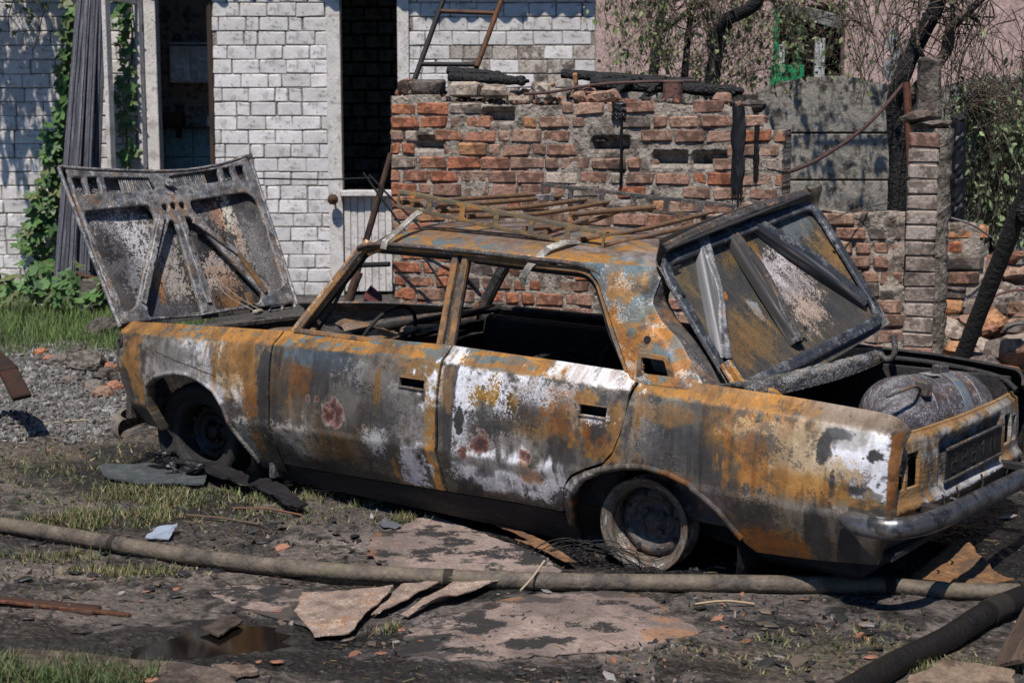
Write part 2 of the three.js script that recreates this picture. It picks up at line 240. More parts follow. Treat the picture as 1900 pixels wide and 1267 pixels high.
const sideTex = tex(2048, 512, (x, y) => {
  const u = SU0 + x * SUW, h = SH0 + y * SHW;
  const n1 = fbm(u * 9, h * 9, 4) - .5, n2 = fbm(u * 38 + 5, h * 38, 3) - .5, n3 = vn(u * 330, h * 330) * .6 + vn(u * 140 + 7, h * 140) * .4 - .5, n4 = fbm(u * 46, h * 3.4 + n1, 3) - .5;
  const hs = interp(HSH, u);
  let c;
  // ground coat: dull grey-brown steel with ochre
  c = mix3([94, 87, 78], [116, 88, 54], ss(-.08, .14, n1 + n2 * .5)); c = mix3(c, [66, 63, 61], ss(-.04, .14, fbm(u * 6 + 31, h * 6, 4) - .5) * .75);
  // layered stains: brown runs, olive and grey films, stippled soot and ash
  const s1 = fbm(u * 13 + 41, h * 7 + 2, 4) - .5, s2 = fbm(u * 24 + 7, h * 15 + 61, 4) - .5, s3 = fbm(u * 5.5 + 90, h * 5.5, 3) - .5;
  c = mix3(c, [c[0] * .74, c[1] * .66, c[2] * .54], ss(.0, .22, s1 + n4 * .5) * .4);
  c = mix3(c, [96, 92, 78], ss(.02, .2, s3 + n2 * .6) * .25);
  c = mix3(c, [62, 60, 60], ss(.07, .2, s2 + n3 * .5 + n4 * .2) * .45);
  c = mix3(c, [188, 182, 176], ss(.15, .25, fbm(u * 19 + 20, h * 26 + 33, 4) - .5 + n3 * .6) * .35);
  c = mix3(c, [148, 88, 40], ss(.17, .25, fbm(u * 29 + 3, h * 22 + 71, 3) - .5 + n3 * .3) * .35);
  for (const L of SIDE) {
    const du = (u - L[0]) / L[2], dh = (h - L[1]) / L[3]; if (du > 2 || du < -2 || dh > 2 || dh < -2) continue;
    let d = 1 - Math.sqrt(du * du + dh * dh);
    if (L[7] === 'b') d += n1 * 1.7 + n2 * 1.2 + n3 * .3; else if (L[7] === 'k') d = d * .8 + n1 * 1.2 + n2 * 1.1 + n3 * 1.5; else d += n4 * 1.5 + n1 * 1.1 + n2 * .5 + n3 * .3;
    const w = L[6] * (L[7] === 'k' ? .6 : L[6] < .2 ? .7 : 1.15), m = ss(-w, w, d) * L[5]; if (m > 0) c = mix3(c, L[4], m);
  }
  // shoulder shelf: orange rust with blue-grey heat tint and ash
  if (h > hs - .012) {
    let q = mix3(OR, OC, ss(-.1, .15, n2)); const k = ss(.02, .14, fbm(u * 16 + 3, h * 60, 4) - .5);
    const blue = ss(.0, .5, 1 - Math.abs(u - 1.05) / .75) * 1 + ss(.1, .5, 1 - Math.abs(u + .02) / .35) * .9 + ss(0, .5, 1 - Math.abs(u - 1.8) / .35) * .8; q = mix3(q, BL, k * clamp(blue, .1, .8)); q = mix3(q, [122, 92, 62], ss(.0, .2, fbm(u * 11 + 51, h * 30, 4) - .5 + n3 * .3) * .6);
    q = mix3(q, WH, ss(-.15, .3, 1 - Math.abs(u - 2.22) / .2 + n2 * 1.4 + n3) * .9); q = mix3(q, WH, ss(0, .3, 1 - Math.abs(u - 1.56) / .06 + n2 + n3) * .85);
    q = mix3(q, [122, 112, 104], ss(0, .4, (u - 3.0) / .25 + n1 * 2) * .8); c = mix3(c, q, ss(-.012, .004, h - hs + n2 * .02));
  }
  // blistered round spots
  for (const [a, b, r] of SPOTS) { const d = Math.hypot(u - a, h - b) / r + n2 * 1.3 + n1 * .9 + n3 * .12; if (d < 1.2) { c = mix3(c, d > .95 ? [186, 168, 156] : mix3([88, 56, 50], [142, 100, 90], ss(.1, .9, d + n3 * .6 + n2)), (d > .95 ? .6 : .88) * ss(1.2, 1.1, d)); } }
  // diagonal scratch on the fender
  { const a = [-0.155,0.73], b = [0.269,0.664]; const t = clamp((u - a[0]) / (b[0] - a[0]), 0, 1), hy = lerp(a[1], b[1], t); if (u > a[0] && u < b[0] && Math.abs(h - hy + n2 * .01) < .003) c = mix3(c, [70, 62, 56], .8); }
  // late stains over everything: thin soot runs and brown film
  c = mix3(c, [c[0] * .62, c[1] * .56, c[2] * .5], ss(.03, .2, fbm(u * 17 + 77, h * 5 + 12, 4) - .5 + n4 * .5 + n3 * .2) * .38); c = mix3(c, [58, 54, 52], ss(.12, .24, fbm(u * 27 + 7, h * 19 + 161, 4) - .5 + n3 * .6) * .5);
  // fine grain, drips and pinholes
  const g = 1 + n3 * .22 + n2 * .2 + n4 * .12; c = mul3(c, g);
  if (vn(u * 210 + 50, h * 210) > .93 && n2 > .02) c = mix3(c, [48, 40, 34], .7);
  return c;
}, { clamp: true });
// rough, matt rust and soot; no metal shine left except where bare steel is rubbed
const sideBump = tex(1024, 256, (x, y) => { const u = SU0 + x * SUW, h = SH0 + y * SHW; const k = 128 + (fbm(u * 40, h * 40, 4) - .5) * 150 + (vn(u * 200, h * 200) - .5) * 60; return [k, k, k]; }, { data: true, clamp: true });
const M = {};
M.side = mat(0xffffff, { map: sideTex, roughness: .5, metalness: .22, bumpMap: sideBump, bumpScale: .0025 });
// generic tileable burnt steel in several moods, 1.28 m tile
function burnt(seed, pal, w = 512) {
  return tex(w, w, (x, y) => {
    const X = x * 16 + seed * 37, Y = y * 16 + seed * 11; const per = 512; // lattice wraps at 512, tile seams fall between parts
    const n1 = fbm(X, Y, 4) - .5, n2 = fbm(X * 4, Y * 4, 3) - .5, n3 = vn(x * 420 + seed, y * 420) - .5, n5 = fbm(X * .6 + 60, Y * .6, 4) - .5;
    let c = pal[0].slice(); for (let i = 1; i < pal.length; i++) { const [col, lo, amt, st] = pal[i]; const f = i % 2 ? fbm(X * (.7 + i * .17) + i * 91, Y * (.7 + i * .17) + i * 53, 4) - .5 : n5 * .6 + (fbm(X * 1.7 + i * 71, Y * 1.7, 4) - .5) * .7; c = mix3(c, col, ss(lo, lo + .1, f + n2 * .35 + n3 * st) * amt); }
    return mul3(c, 1 + n3 * .2 + n2 * .22);
  });
}
const rustTex = burnt(1, [OR, [OC, -.02, .8, .1], [BL, .05, .85, .15], [[112, 100, 96], .09, .8, .2], [RB, .1, .7, .2], [WH, .17, .6, .5]]);
const brownTex = burnt(2, [[118, 88, 56], [[150, 104, 52], -.02, .8, .2], [[84, 74, 68], .03, .8, .2], [[110, 106, 104], .1, .7, .4], [[52, 46, 44], .1, .7, .3]]);
const darkTex = burnt(3, [[62, 58, 56], [[88, 80, 74], .0, .7, .3], [[40, 38, 38], .04, .9, .2], [[128, 84, 48], .13, .6, .3], [[150, 146, 142], .16, .5, .6]]);
const blackTex = burnt(4, [[30, 28, 28], [[44, 41, 40], .0, .8, .3], [[20, 19, 19], .05, .9, .2], [[78, 62, 48], .16, .5, .4]]);
const roofTex = tex(1024, 1024, (x, y) => { // x: 1.28 m along the car from 0.8, y: across
  const u = .8 + x * 1.7, v = -.7 + y * 1.4; const n1 = fbm(u * 7, v * 7, 4) - .5, n2 = fbm(u * 36, v * 36, 3) - .5, n3 = vn(u * 260, v * 260) - .5, n4 = fbm(u * 5, v * 34, 3) - .5;
  let c = mix3([118, 101, 92], [92, 80, 74], ss(-.1, .12, n4 + n1 * .5)); c = mix3(c, [136, 128, 128], ss(.06, .18, fbm(u * 11 + 3, v * 20, 3) - .5) * .7); c = mix3(c, [120, 84, 62], ss(.06, .2, n1 + n3 * .3) * .6);
  const e = ss(.40, .56, Math.abs(v) + n1 * .22 + n2 * .08) ; let q = mix3(OR, OC, ss(-.08, .1, n2)); q = mix3(q, BL, ss(.03, .13, fbm(u * 13 + 8, v * 13, 4) - .5) * .8); q = mix3(q, [120, 106, 98], ss(.1, .2, fbm(u * 9 + 50, v * 22, 3) - .5 + n3 * .2) * .8); c = mix3(c, q, Math.max(e, ss(.14, .0, x + n1 * .15), ss(.12, .2, fbm(u * 4.3 + 60, v * 4.3, 3) - .5)));
  c = mix3(c, [150, 148, 152], ss(2.2, 2.4, u + n1) * .6); return mul3(c, 1 + n3 * .2 + n2 * .25);
}, { clamp: true });
M.roof = mat(0xffffff, { map: roofTex, roughness: .52, metalness: .2, bumpMap: at(grainBump, 2), bumpScale: .003 });
const pillarTex = tex(512, 512, (x, y) => { const u = 2.0 + x * .7, h = .86 + y * .46; const n1 = fbm(u * 10 + 5, h * 10, 4) - .5, n2 = fbm(u * 40, h * 40, 3) - .5, n3 = vn(u * 300, h * 300) - .5, n4 = fbm(u * 36, h * 6, 3) - .5; let c = mix3([170, 112, 48], [140, 92, 48], ss(-.1, .12, n1 + n2)); c = mix3(c, [112, 114, 114], ss(-.06, .1, (h - 1.12) * 1.2 + n1 * .9 + n4 * .5) * .85); c = mix3(c, [84, 108, 120], ss(.0, .16, (h - 1.1) * .5 + fbm(u * 9 + 31, h * 14, 4) - .52) * .75); c = mix3(c, [168, 112, 50], ss(.04, .16, fbm(u * 12 + 61, h * 9 + 8, 4) - .5 + (h - 1.2) * .3) * .7); c = mix3(c, [76, 66, 58], ss(.1, .2, fbm(u * 18 + 3, h * 18 + 77, 4) - .5 + n3 * .3) * .7); c = mix3(c, [190, 188, 186], ss(.15, .24, fbm(u * 14 + 90, h * 30, 3) - .5 + n3 * .5) * .6); return mul3(c, 1 + n3 * .2 + n2 * .3); }, { clamp: true });
M.pillar = mat(0xffffff, { map: pillarTex, roughness: .62, metalness: .1, bumpMap: grainBump, bumpScale: .002 });
M.rust = mat(0xffffff, { map: rustTex, roughness: .66, bumpMap: grainBump, bumpScale: .002 });
M.brown = mat(0xffffff, { map: brownTex, roughness: .7, bumpMap: grainBump, bumpScale: .002 });
M.dark = mat(0xffffff, { map: darkTex, roughness: .68, bumpMap: grainBump, bumpScale: .002 });
M.black = mat(0xffffff, { map: blackTex, roughness: .8, bumpMap: grainBump, bumpScale: .003 });

// ---------- the burnt-out car: x = along the car (rear is +), y = up, z = towards its left side ----------
const car = thing('burnt_car', 'burnt-out rusty four-door saloon car with open bonnet and boot', 'car');
car.matrixAutoUpdate = true;
{
  const m = new THREE.Matrix4().makeBasis(V3(0.817953, -0.02399, 0.574785), V3(0.029274, 0.999571, 0.00006), V3(-0.57454, 0.016777, 0.818305));
  car.quaternion.setFromRotationMatrix(m); car.position.set(-1.104, -0.1321, -7.3766);
}
const PROF = [[.15, .60], [.20, .64], [.25, .675], [.30, .705], [.36, .733], [.44, .766], [.50, .788], [.528, .798], [.538, .801], [.543, .801], [.5475, .7965], [.556, .797], [.66, .801], [.74, .798], [.80, .788], [.845, .775], [.855, .768], [.863, .752], [.88, .728], [.902, .705], [.908, .68], [.91, .63]];
function sideV(u, h) {
  const hs = interp(HSH, u); const hn = h < .55 ? h + (.55 - interp(HCR, u)) * ss(.3, .5, h) : .55 + (h - .55) * (.86 - .55) / (hs + .012 - .55);
  let v = interp(PROF, hn);
  if (u < .2) v -= Math.pow((.2 - u) / .75, 2) * .075; if (u > 2.5) v -= Math.pow((u - 2.5) / .9, 2) * .05;
  v += ((fbm(u * 3.1 + 4, h * 3.1 + 8, 3) - .5) * .018 + (fbm(u * 9 + 40, h * 7, 2) - .5) * .008) * ss(.25, .4, h);
  return v;
}
const hTop = u => { const hs = interp(HSH, u); return .55 + (.902 - .55) * (hs + .012 - .55) / .31; };
function sidePanel(u0, u1, lo, hi, o = {}) {
  const us = []; const N = Math.ceil((u1 - u0) / .011); for (let i = 0; i <= N; i++) us.push(lerp(u0, u1, i / N)); (o.us || []).forEach(q => us.push(q)); us.sort((a, b) => a - b);
  const hsRows = []; for (let h = .19; h < .96; h += .0115) hsRows.push(h); (o.hs || []).forEach(q => hsRows.push(q)); hsRows.push(.96); hsRows.sort((a, b) => a - b);
  const pts = us.map(u => { const L = lo(u), Hh = hi(u); return hsRows.map(h => { const y = clamp(h, L, Math.max(L, Hh)); return o.map ? o.map(u, y) : V3(u, y, sideV(u, y)); }); });
  return sheet(pts, (i, j) => { const u = (us[i] + us[i + 1]) / 2, h = (hsRows[j] + hsRows[j + 1]) / 2; return !(o.holes || []).some(q => u > q[0] && u < q[1] && h > q[2] && h < q[3]); }, .012, (i, j, p) => [(us[i] - SU0) / SUW, (p.y - SH0) / SHW]);
}
const ARF = [[-.6, .345], [-.30, .345], [-.285, .40], [-.255, .50], [-.217, .565], [-.15, .607], [-.07, .632], [.0, .645], [.073, .648], [.16, .634], [.247, .595], [.31, .525], [.35, .448], [.40, .35], [.435, .285], [.44, .26], [.6, .255]];
const ARR = [[2.09, .285], [2.122, .285], [2.14, .40], [2.158, .45], [2.21, .505], [2.295, .548], [2.38, .575], [2.478, .588], [2.57, .577], [2.657, .551], [2.72, .51], [2.769, .471], [2.82, .41], [2.862, .362], [2.90, .335], [3.1, .345], [3.42, .375]];
const CUT = [[2.095, .34], [2.105, .40], [2.12, .455], [2.16, .50], [2.22, .535], [2.30, .57], [2.345, .62], [2.375, .70], [2.395, .80], [2.402, .95]];
const frontLean = (u, h) => u < -.1 ? ss(-.1, -.4, u) * ss(.66, .34, h) * .13 : 0;
const SILLTOP = u => lerp(.30, .345, ss(.5, 2.1, u));
// left-hand panels
function fenderMap(u, h) { // wraps round the front corner
  if (u > -.44) return V3(u + frontLean(u, h), h, sideV(u, h));
  const t = (-.44 - u) / .13 * 1.35, r = .085; const z0 = sideV(-.44, h); return V3(-.44 - r * Math.sin(t) + frontLean(u, h), h, z0 - r * 1.5 * (1 - Math.cos(t)));
}
const fender = part('front_fender', sidePanel(-.57, .588, u => interp(ARF, u), hTop, { map: fenderMap }), M.side, car);
fender.userData.label = 'scorched left front fender, grey ash and ochre rust';
const doorF = part('front_door', sidePanel(.598, 1.515, SILLTOP, hTop, { us: [1.322, 1.448], hs: [.752, .786], holes: [[1.322, 1.448, .752, .786]] }), M.side, car);
doorF.userData.label = 'grey and rust left front door with a missing handle';
const doorR = part('rear_door', sidePanel(1.527, 2.388, u => Math.max(SILLTOP(u), u > 2.085 ? interp(CUT, u) + .012 : 0), hTop, { us: [2.192, 2.31], hs: [.752, .788], holes: [[2.192, 2.31, .752, .788]] }), M.side, car);
doorR.userData.label = 'left rear door bleached white by fire with rust blisters';
const quarter = part('rear_quarter_panel', sidePanel(2.10, 3.405, u => interp(ARR, u), u => Math.min(hTop(u), u < 2.405 ? interp(CUT, u) : 9), { map: (u, h) => { if (u < 3.32) return V3(u, h, sideV(u, h)); const t = (u - 3.32) / .085 * 1.4, dp = ss(.66, .86, h) * .055 * ((u - 3.32) / .085) ** 2, z0 = sideV(3.32, h), tp = h > .55 ? 0 : ss(.55, .36, h) * .06; return V3(3.32 + .075 * Math.sin(t) - tp * ss(3.32, 3.405, u), h - dp, z0 - .075 * (1 - Math.cos(t))); } }), M.side, car);
quarter.userData.label = 'ochre and white burnt left rear wing';
// handle pockets behind the holes: dark cups
for (const [d, u0, u1, h0, h1] of [[doorF, 1.322, 1.448, .752, .786], [doorR, 2.192, 2.31, .752, .788]]) {
  const g = chamBox(u1 - u0 + .03, h1 - h0 + .03, .01, .002); g.translate((u0 + u1) / 2, (h0 + h1) / 2, sideV(u0, h0) - .07); part('handle_recess', g, M.black, d);
  const lip = []; for (const y of [h0 - .004, h1 + .003]) lip.push(bar(V3(u0, y, sideV(u0, y) - .008), V3(u1, y, sideV(u1, y) - .008), .03, .004, V3(0, 1, 0), .001)); part('handle_lip', merge(lip), M.brown, d);
}
// rolled lips of the wheel openings
for (const [tab, a, b, pnl] of [[ARF, -.30, .437, fender], [ARR, 2.125, 2.85, quarter]]) {
  const cols = []; for (let i = 0; i <= 70; i++) { const u = lerp(a, b, i / 70), h = interp(tab, u), l = frontLean(u, h); const row = []; for (const [dz, dh] of [[.003, .014], [.007, .006], [.006, -.001], [-.006, -.005], [-.03, -.002], [-.05, .006]]) { row.push(V3(u + l + (dh * (u < (a + b) / 2 ? -.6 : .6)), h + dh, sideV(u, h + .01) + dz)); } cols.push(row); }
  part('arch_lip', sheet(cols, null, .004, (i, j, p) => [(p.x - SU0) / SUW, (p.y - SH0) / SHW]), M.side, pnl);
}
// sill under the doors
part('sill', sidePanel(.43, 2.12, () => .20, u => SILLTOP(u) - .012, { map: (u, h) => V3(u, h, sideV(u, h) - .022) }), M.black, car);
// window belt rails, pillars and door frames on both sides
const gv = h => .70 - (h - .9) * .28;
const GP = (u, h, s = 1, o = 0) => V3(u, h, s * (gv(h) + o));
function railPath(list, s, w, t, o = 0, c = .003) { const gs = []; for (let i = 0; i + 1 < list.length; i++) { const a = GP(list[i][0], list[i][1], s, o), b = GP(list[i + 1][0], list[i + 1][1], s, o); const d = b.clone().sub(a).normalize().multiplyScalar(.004); gs.push(bar(a.sub(d), b.add(d), w, t, V3(0, .28, s), c)); } return boxUV(merge(gs)); }
function arcPts(a, b, c, n = 6) { const o = []; for (let i = 0; i <= n; i++) { const t = i / n; o.push([(1 - t) * (1 - t) * a[0] + 2 * t * (1 - t) * b[0] + t * t * c[0], (1 - t) * (1 - t) * a[1] + 2 * t * (1 - t) * b[1] + t * t * c[1]]); } return o; }
for (const s of [1, -1]) {
  const near = s > 0; const F = near ? M.brown : M.dark;
  // A pillar, roof side member, B pillar
  part('windscreen_pillar', railPath([[.645, .885], [.72, .985], [.80, 1.09], [.875, 1.19], [.93, 1.262], [.965, 1.292]], s, .05, .045, -.018, .006), near ? M.rust : M.dark, car);
  const dk = part('front_window_frame', merge([railPath([[.672, .902], [.75, 1.01], [.85, 1.145], [.915, 1.235], ...arcPts([.925, 1.25], [.955, 1.285], [1.0, 1.288])], s, .026, .02, .004), railPath([[.985, 1.287], [1.2, 1.287], [1.452, 1.284]], s, .024, .02, .004), railPath([[1.448, 1.284], [1.452, .905]], s, .03, .02, .006), railPath([[.66, .902], [1.1, .906], [1.45, .910]], s, .022, .022, .004)]), F, car);
  dk.userData.label = near ? 'rust-brown frame of the empty left front window' : 'sooty frame of the empty right front window';
  part('rear_window_frame', merge([railPath([[1.498, 1.280], [1.51, .90]], s, .03, .02, .006), railPath([[1.49, 1.276], [1.86, 1.268], [2.03, 1.266], ...arcPts([2.04, 1.266], [2.12, 1.262], [2.155, 1.20]), [2.25, 1.04], [2.352, .892]], s, .022, .022, .003), railPath([[1.51, .906], [1.95, .902], [2.35, .894]], s, .022, .022, .004)]), F, car);
  part('centre_pillar', railPath([[1.476, 1.29], [1.482, .88]], s, .05, .03, -.02), near ? M.dark : M.black, car);
  part('door_seal', merge([railPath([[.688, .905], [.765, 1.005], [.86, 1.13], [.93, 1.225], ...arcPts([.935, 1.235], [.965, 1.268], [1.0, 1.27]), [1.2, 1.27], [1.43, 1.267]], s, .02, .03, -.022), railPath([[1.53, 1.262], [1.86, 1.25], [2.02, 1.248], ...arcPts([2.03, 1.248], [2.10, 1.245], [2.135, 1.19]), [2.23, 1.03], [2.33, .9]], s, .018, .03, -.022)]), M.black, car);
}
// thin scorched quarter-light bar inside the front window
part('quarter_light_bar', tube([V3(.70, .905, .60), V3(.79, 1.0, .62), V3(.905, 1.235, .575)], .007, 20, 6), M.black, car);
// roof: crowned sheet, gutters
const roofH = (u, v) => { const a = (u - 1.55) / .82, k = Math.abs(v) / .605; return 1.302 + .088 * (1 - Math.pow(k, 2.6)) - (a < 0 ? .03 : .045) * Math.pow(Math.abs(a), 2.4) * (1 - .3 * k) - .012 * Math.exp(-((u - 1.5) ** 2 + (v - .1) ** 2) / .06) + (fbm(u * 4, v * 4, 3) - .5) * .014 * (1 - k * k) + (u > 2 ? -.02 * ss(2, 2.4, u) : 0); };
{
  const cols = []; for (let i = 0; i <= 70; i++) { const row = []; for (let j = 0; j <= 60; j++) { const v = lerp(-.605, .605, j / 60), bow = .09 * Math.pow(v / .605, 2); const u = lerp(.885 + bow * 1.0, 2.41 - bow * .3, i / 70); const fr = ss(.12, 0, i / 70), rr = ss(.9, 1, i / 70); row.push(V3(u, roofH(u, v) - fr * fr * .035 - rr * .02, v)); } cols.push(row); }
  const roof = part('roof', sheet(cols.map(r => r.slice().reverse()), null, .012, (i, j, p) => [(p.x - .8) / 1.7, (p.z + .7) / 1.4]), M.roof, car); roof.userData.label = 'orange rusted roof panel with blue-grey scorch patches';
  for (const s of [1, -1]) { const pts = [V3(.93, 1.276, s * .612), V3(1.0, 1.296, s * .616), V3(1.3, 1.304, s * .62), V3(1.8, 1.296, s * .62), V3(2.1, 1.28, s * .617), V3(2.2, 1.235, s * .628)]; part('rain_gutter', tube(pts, .011, 40, 6), s > 0 ? M.dark : M.black, car); }
  // roof side skirt between gutter and roof
  for (const s of [1, -1]) { const c2 = []; for (let i = 0; i <= 40; i++) { const u = lerp(.97, 2.36, i / 40); c2.push([V3(u, roofH(u, .6) + .004, s * .604), V3(u, roofH(u, .6) - .012, s * .614), V3(u, 1.288, s * .612)]); } part('cant_rail', sheet(c2, null, .006, (i, j, p) => [p.x * .78, p.y * .78]), s > 0 ? M.rust : M.dark, car); }
  // headlining left as a sooty underside: roof bows
  for (const u of [1.1, 1.5, 1.9, 2.25]) { const pts = []; for (let j = 0; j <= 10; j++) { const v = lerp(-.58, .58, j / 10); pts.push(V3(u, roofH(u, v) - .03, v)); } part('roof_bow', tube(pts, .013, 20, 5), M.black, car); }
  part('windscreen_header', tube([V3(.99, 1.275, .60), V3(.915, 1.315, .35), V3(.895, 1.325, 0), V3(.915, 1.315, -.35), V3(.99, 1.275, -.60)], .018, 24, 6), M.dark, car);
}
// C pillars: broad sheet with rear-window edge; the left one has a vent opening and a black disc painted as a round hole
for (const s of [1, -1]) {
  const front = [[1.30, 2.02], [1.272, 2.10], [1.235, 2.15], [1.15, 2.205], [1.05, 2.268], [.95, 2.332], [.885, 2.372]].reverse();
  const rear = [[1.30, 2.40], [1.25, 2.392], [1.19, 2.376], [1.16, 2.378], [1.10, 2.43], [1.034, 2.525], [.95, 2.60], [.885, 2.655]].reverse();
  const cols = []; const hs = []; for (let i = 0; i <= 46; i++) hs.push(lerp(.885, 1.30, i / 46)); const us = []; for (let k = 0; k <= 40; k++) us.push(k / 40);
  for (const h of hs) cols.push(us.map(t => { const u = lerp(interp(front.map(q => [q[0], q[1]]), h), interp(rear, h), t); return V3(u, h, s * (gv(h) + .016 + .012 * Math.sin(t * 3.1) - ss(.8, 1, t) * .035 - ss(1.24, 1.31, h) * .006)); }));
  const hole = (i, j) => { const h = (hs[i] + hs[Math.min(46, i + 1)]) / 2, t = (us[j] + us[Math.min(40, j + 1)]) / 2; const u = lerp(interp(front, h), interp(rear, h), t); if (s < 0) return false; if (h > .918 && h < .985 && u > 2.408 - (h - .95) * .3 && u < 2.53 - (h - .95) * .6) return true; return false; };
  const g = sheet(s > 0 ? cols.map(r => r.slice()) : cols.map(r => r.slice().reverse()), (i, j) => !hole(i, s > 0 ? j : 39 - j), .012, (i, j, p) => [(p.x - 2) / .7, (p.y - .86) / .46]);
  const cp = part('rear_pillar', g, s > 0 ? M.pillar : M.dark, car); cp.userData.label = s > 0 ? 'broad rusted left rear pillar with vent opening' : 'sooty right rear pillar';
  const inner = cols.map(r => { const q = r[40].clone(); return [q.clone(), q.clone().add(V3(.012, 0, -s * .015)), q.clone().add(V3(.02, .01, -s * .075))]; });
  part('rear_window_return', sheet(inner, null, .004, (i, j, p) => [p.z, p.y]), M.dark, car);
  if (s > 0) {
    part('painted_lock_hole', new THREE.CylinderGeometry(.014, .014, .008, 14).rotateX(Math.PI / 2).rotateX(-.27).translate(2.413, 1.045, gv(1.045) + .040), M.black, cp);  // solid black disc paints the dark inside of a round hole; pillar stays uncut
    const vent = roundPoly([[2.388, .904], [2.392, 1.0], [2.515, .996], [2.56, .906]], .018), vh = roundPoly([[2.41, .918], [2.405, .985], [2.505, .982], [2.528, .918]], .012);
    const vg = extrude(poly(vent, [vh]), .006, .002, 1); vg.translate(0, 0, gv(.95) + .038); vg.rotateX(0); part('vent_frame', boxUV(vg), M.brown, cp);
    const pl = chamBox(.13, .07, .004, .001); pl.rotateX(.6); pl.translate(2.465, .945, gv(.95) - .05); part('vent_plate', pl, mat(0x7d8a96, { roughness: .5, map: grainTex }), cp);
  }
}
// right-hand side, mirrored panels seen from inside and over the bonnet
function mirrored(g) { const o = g.clone(); const p = o.attributes.position, n = o.attributes.normal; for (let i = 0; i < p.count; i++) { p.setZ(i, -p.getZ(i)); n.setZ(i, -n.getZ(i)); } for (const k of ['position', 'normal', 'uv']) { const a = o.attributes[k], s = a.itemSize, d = a.array; for (let i = 0; i < a.count; i += 3) for (let c = 0; c < s; c++) { const t = d[(i + 1) * s + c]; d[(i + 1) * s + c] = d[(i + 2) * s + c]; d[(i + 2) * s + c] = t; } } return o; }
part('front_fender', mirrored(fender.geometry), M.dark, car).userData.label = 'right front fender on the far side';
part('front_door', mirrored(doorF.geometry), M.dark, car).userData.label = 'right front door, sooty inside';
part('rear_door', mirrored(doorR.geometry), M.dark, car).userData.label = 'right rear door, sooty inside';
const wide = (u, v) => v < 0 ? v * (1 + .15 * ss(2.4, 3.3, u)) : v; // far rear corner is pushed out of shape
const qr = mirrored(quarter.geometry); { const p = qr.attributes.position; for (let i = 0; i < p.count; i++) p.setZ(i, wide(p.getX(i), p.getZ(i))); }
part('rear_quarter_panel', qr, M.black, car).userData.label = 'right rear wing, black inside the boot';
// inner shell: floor, sills, wheel tubs, bulkheads
const shell = [];
const box = (x0, x1, y0, y1, z0, z1, c = .004) => { const g = chamBox(x1 - x0, y1 - y0, z1 - z0, c); g.translate((x0 + x1) / 2, (y0 + y1) / 2, (z0 + z1) / 2); return g; };
part('floor_pan', merge([box(.35, 2.30, .20, .235, -.61, .61), box(.4, 2.2, .23, .36, -.12, .12, .05), box(2.3, 2.84, .36, .385, -.46, .46), box(2.841, 3.36, .36, .385, -.61, .61), box(2.28, 2.34, .22, .60, -.46, .46)]), M.black, car);
part('bulkhead', merge([box(.50, .53, .22, .86, -.70, .70), box(.38, .52, .80, .83, -.69, .69)]), M.dark, car);
for (const s of [1, -1]) {
  let tub = []; for (const [cu, ch, r] of [[.07, .31, .35], [2.49, .30, .345]]) { const cg = new THREE.CylinderGeometry(r, r, .26, 28, 1, true, Math.PI / 2 - 1.75, 3.5); cg.rotateX(Math.PI / 2); cg.rotateZ(Math.PI / 2 * 0); cg.translate(cu, ch, s * .60); tub.push(boxUV(cg)); const dg = new THREE.RingGeometry(.001, r, 28, 1, -.15, Math.PI + .3); dg.translate(cu, ch, s * .475); tub.push(boxUV(dg)); part('wheel_tub', merge(tub), M.black, car); tub = []; }
  
  part('door_inner_panel', merge([box(.62, 1.49, .24, .875, s > 0 ? .58 : -.655, s > 0 ? .655 : -.58, .03), box(1.55, 2.30, .36, .875, s > 0 ? .58 : -.655, s > 0 ? .655 : -.58, .03)]), M.black, car);
}
part('inner_wing', merge([box(-.45, .5, .62, .655, .52, .66), box(-.45, .5, .62, .655, -.66, -.52), box(-.50, -.47, .35, .76, -.66, .66), box(-.52, -.44, .74, .765, -.66, .66)]), M.dark, car);
// engine remains
{
  const e = part('engine_block', merge([box(-.32, .30, .30, .62, -.16, .16, .03), box(-.26, .24, .62, .70, -.09, .09, .03), box(-.42, -.38, .34, .70, -.26, .26, .01)]), M.black, car);
  part('air_cleaner', (() => { const g = new THREE.CylinderGeometry(.14, .15, .09, 20); g.translate(.02, .73, .02); return boxUV(g); })(), M.brown, e);
  part('battery_remains', box(.24, .42, .5, .66, -.55, -.34, .02), M.black, e);
}
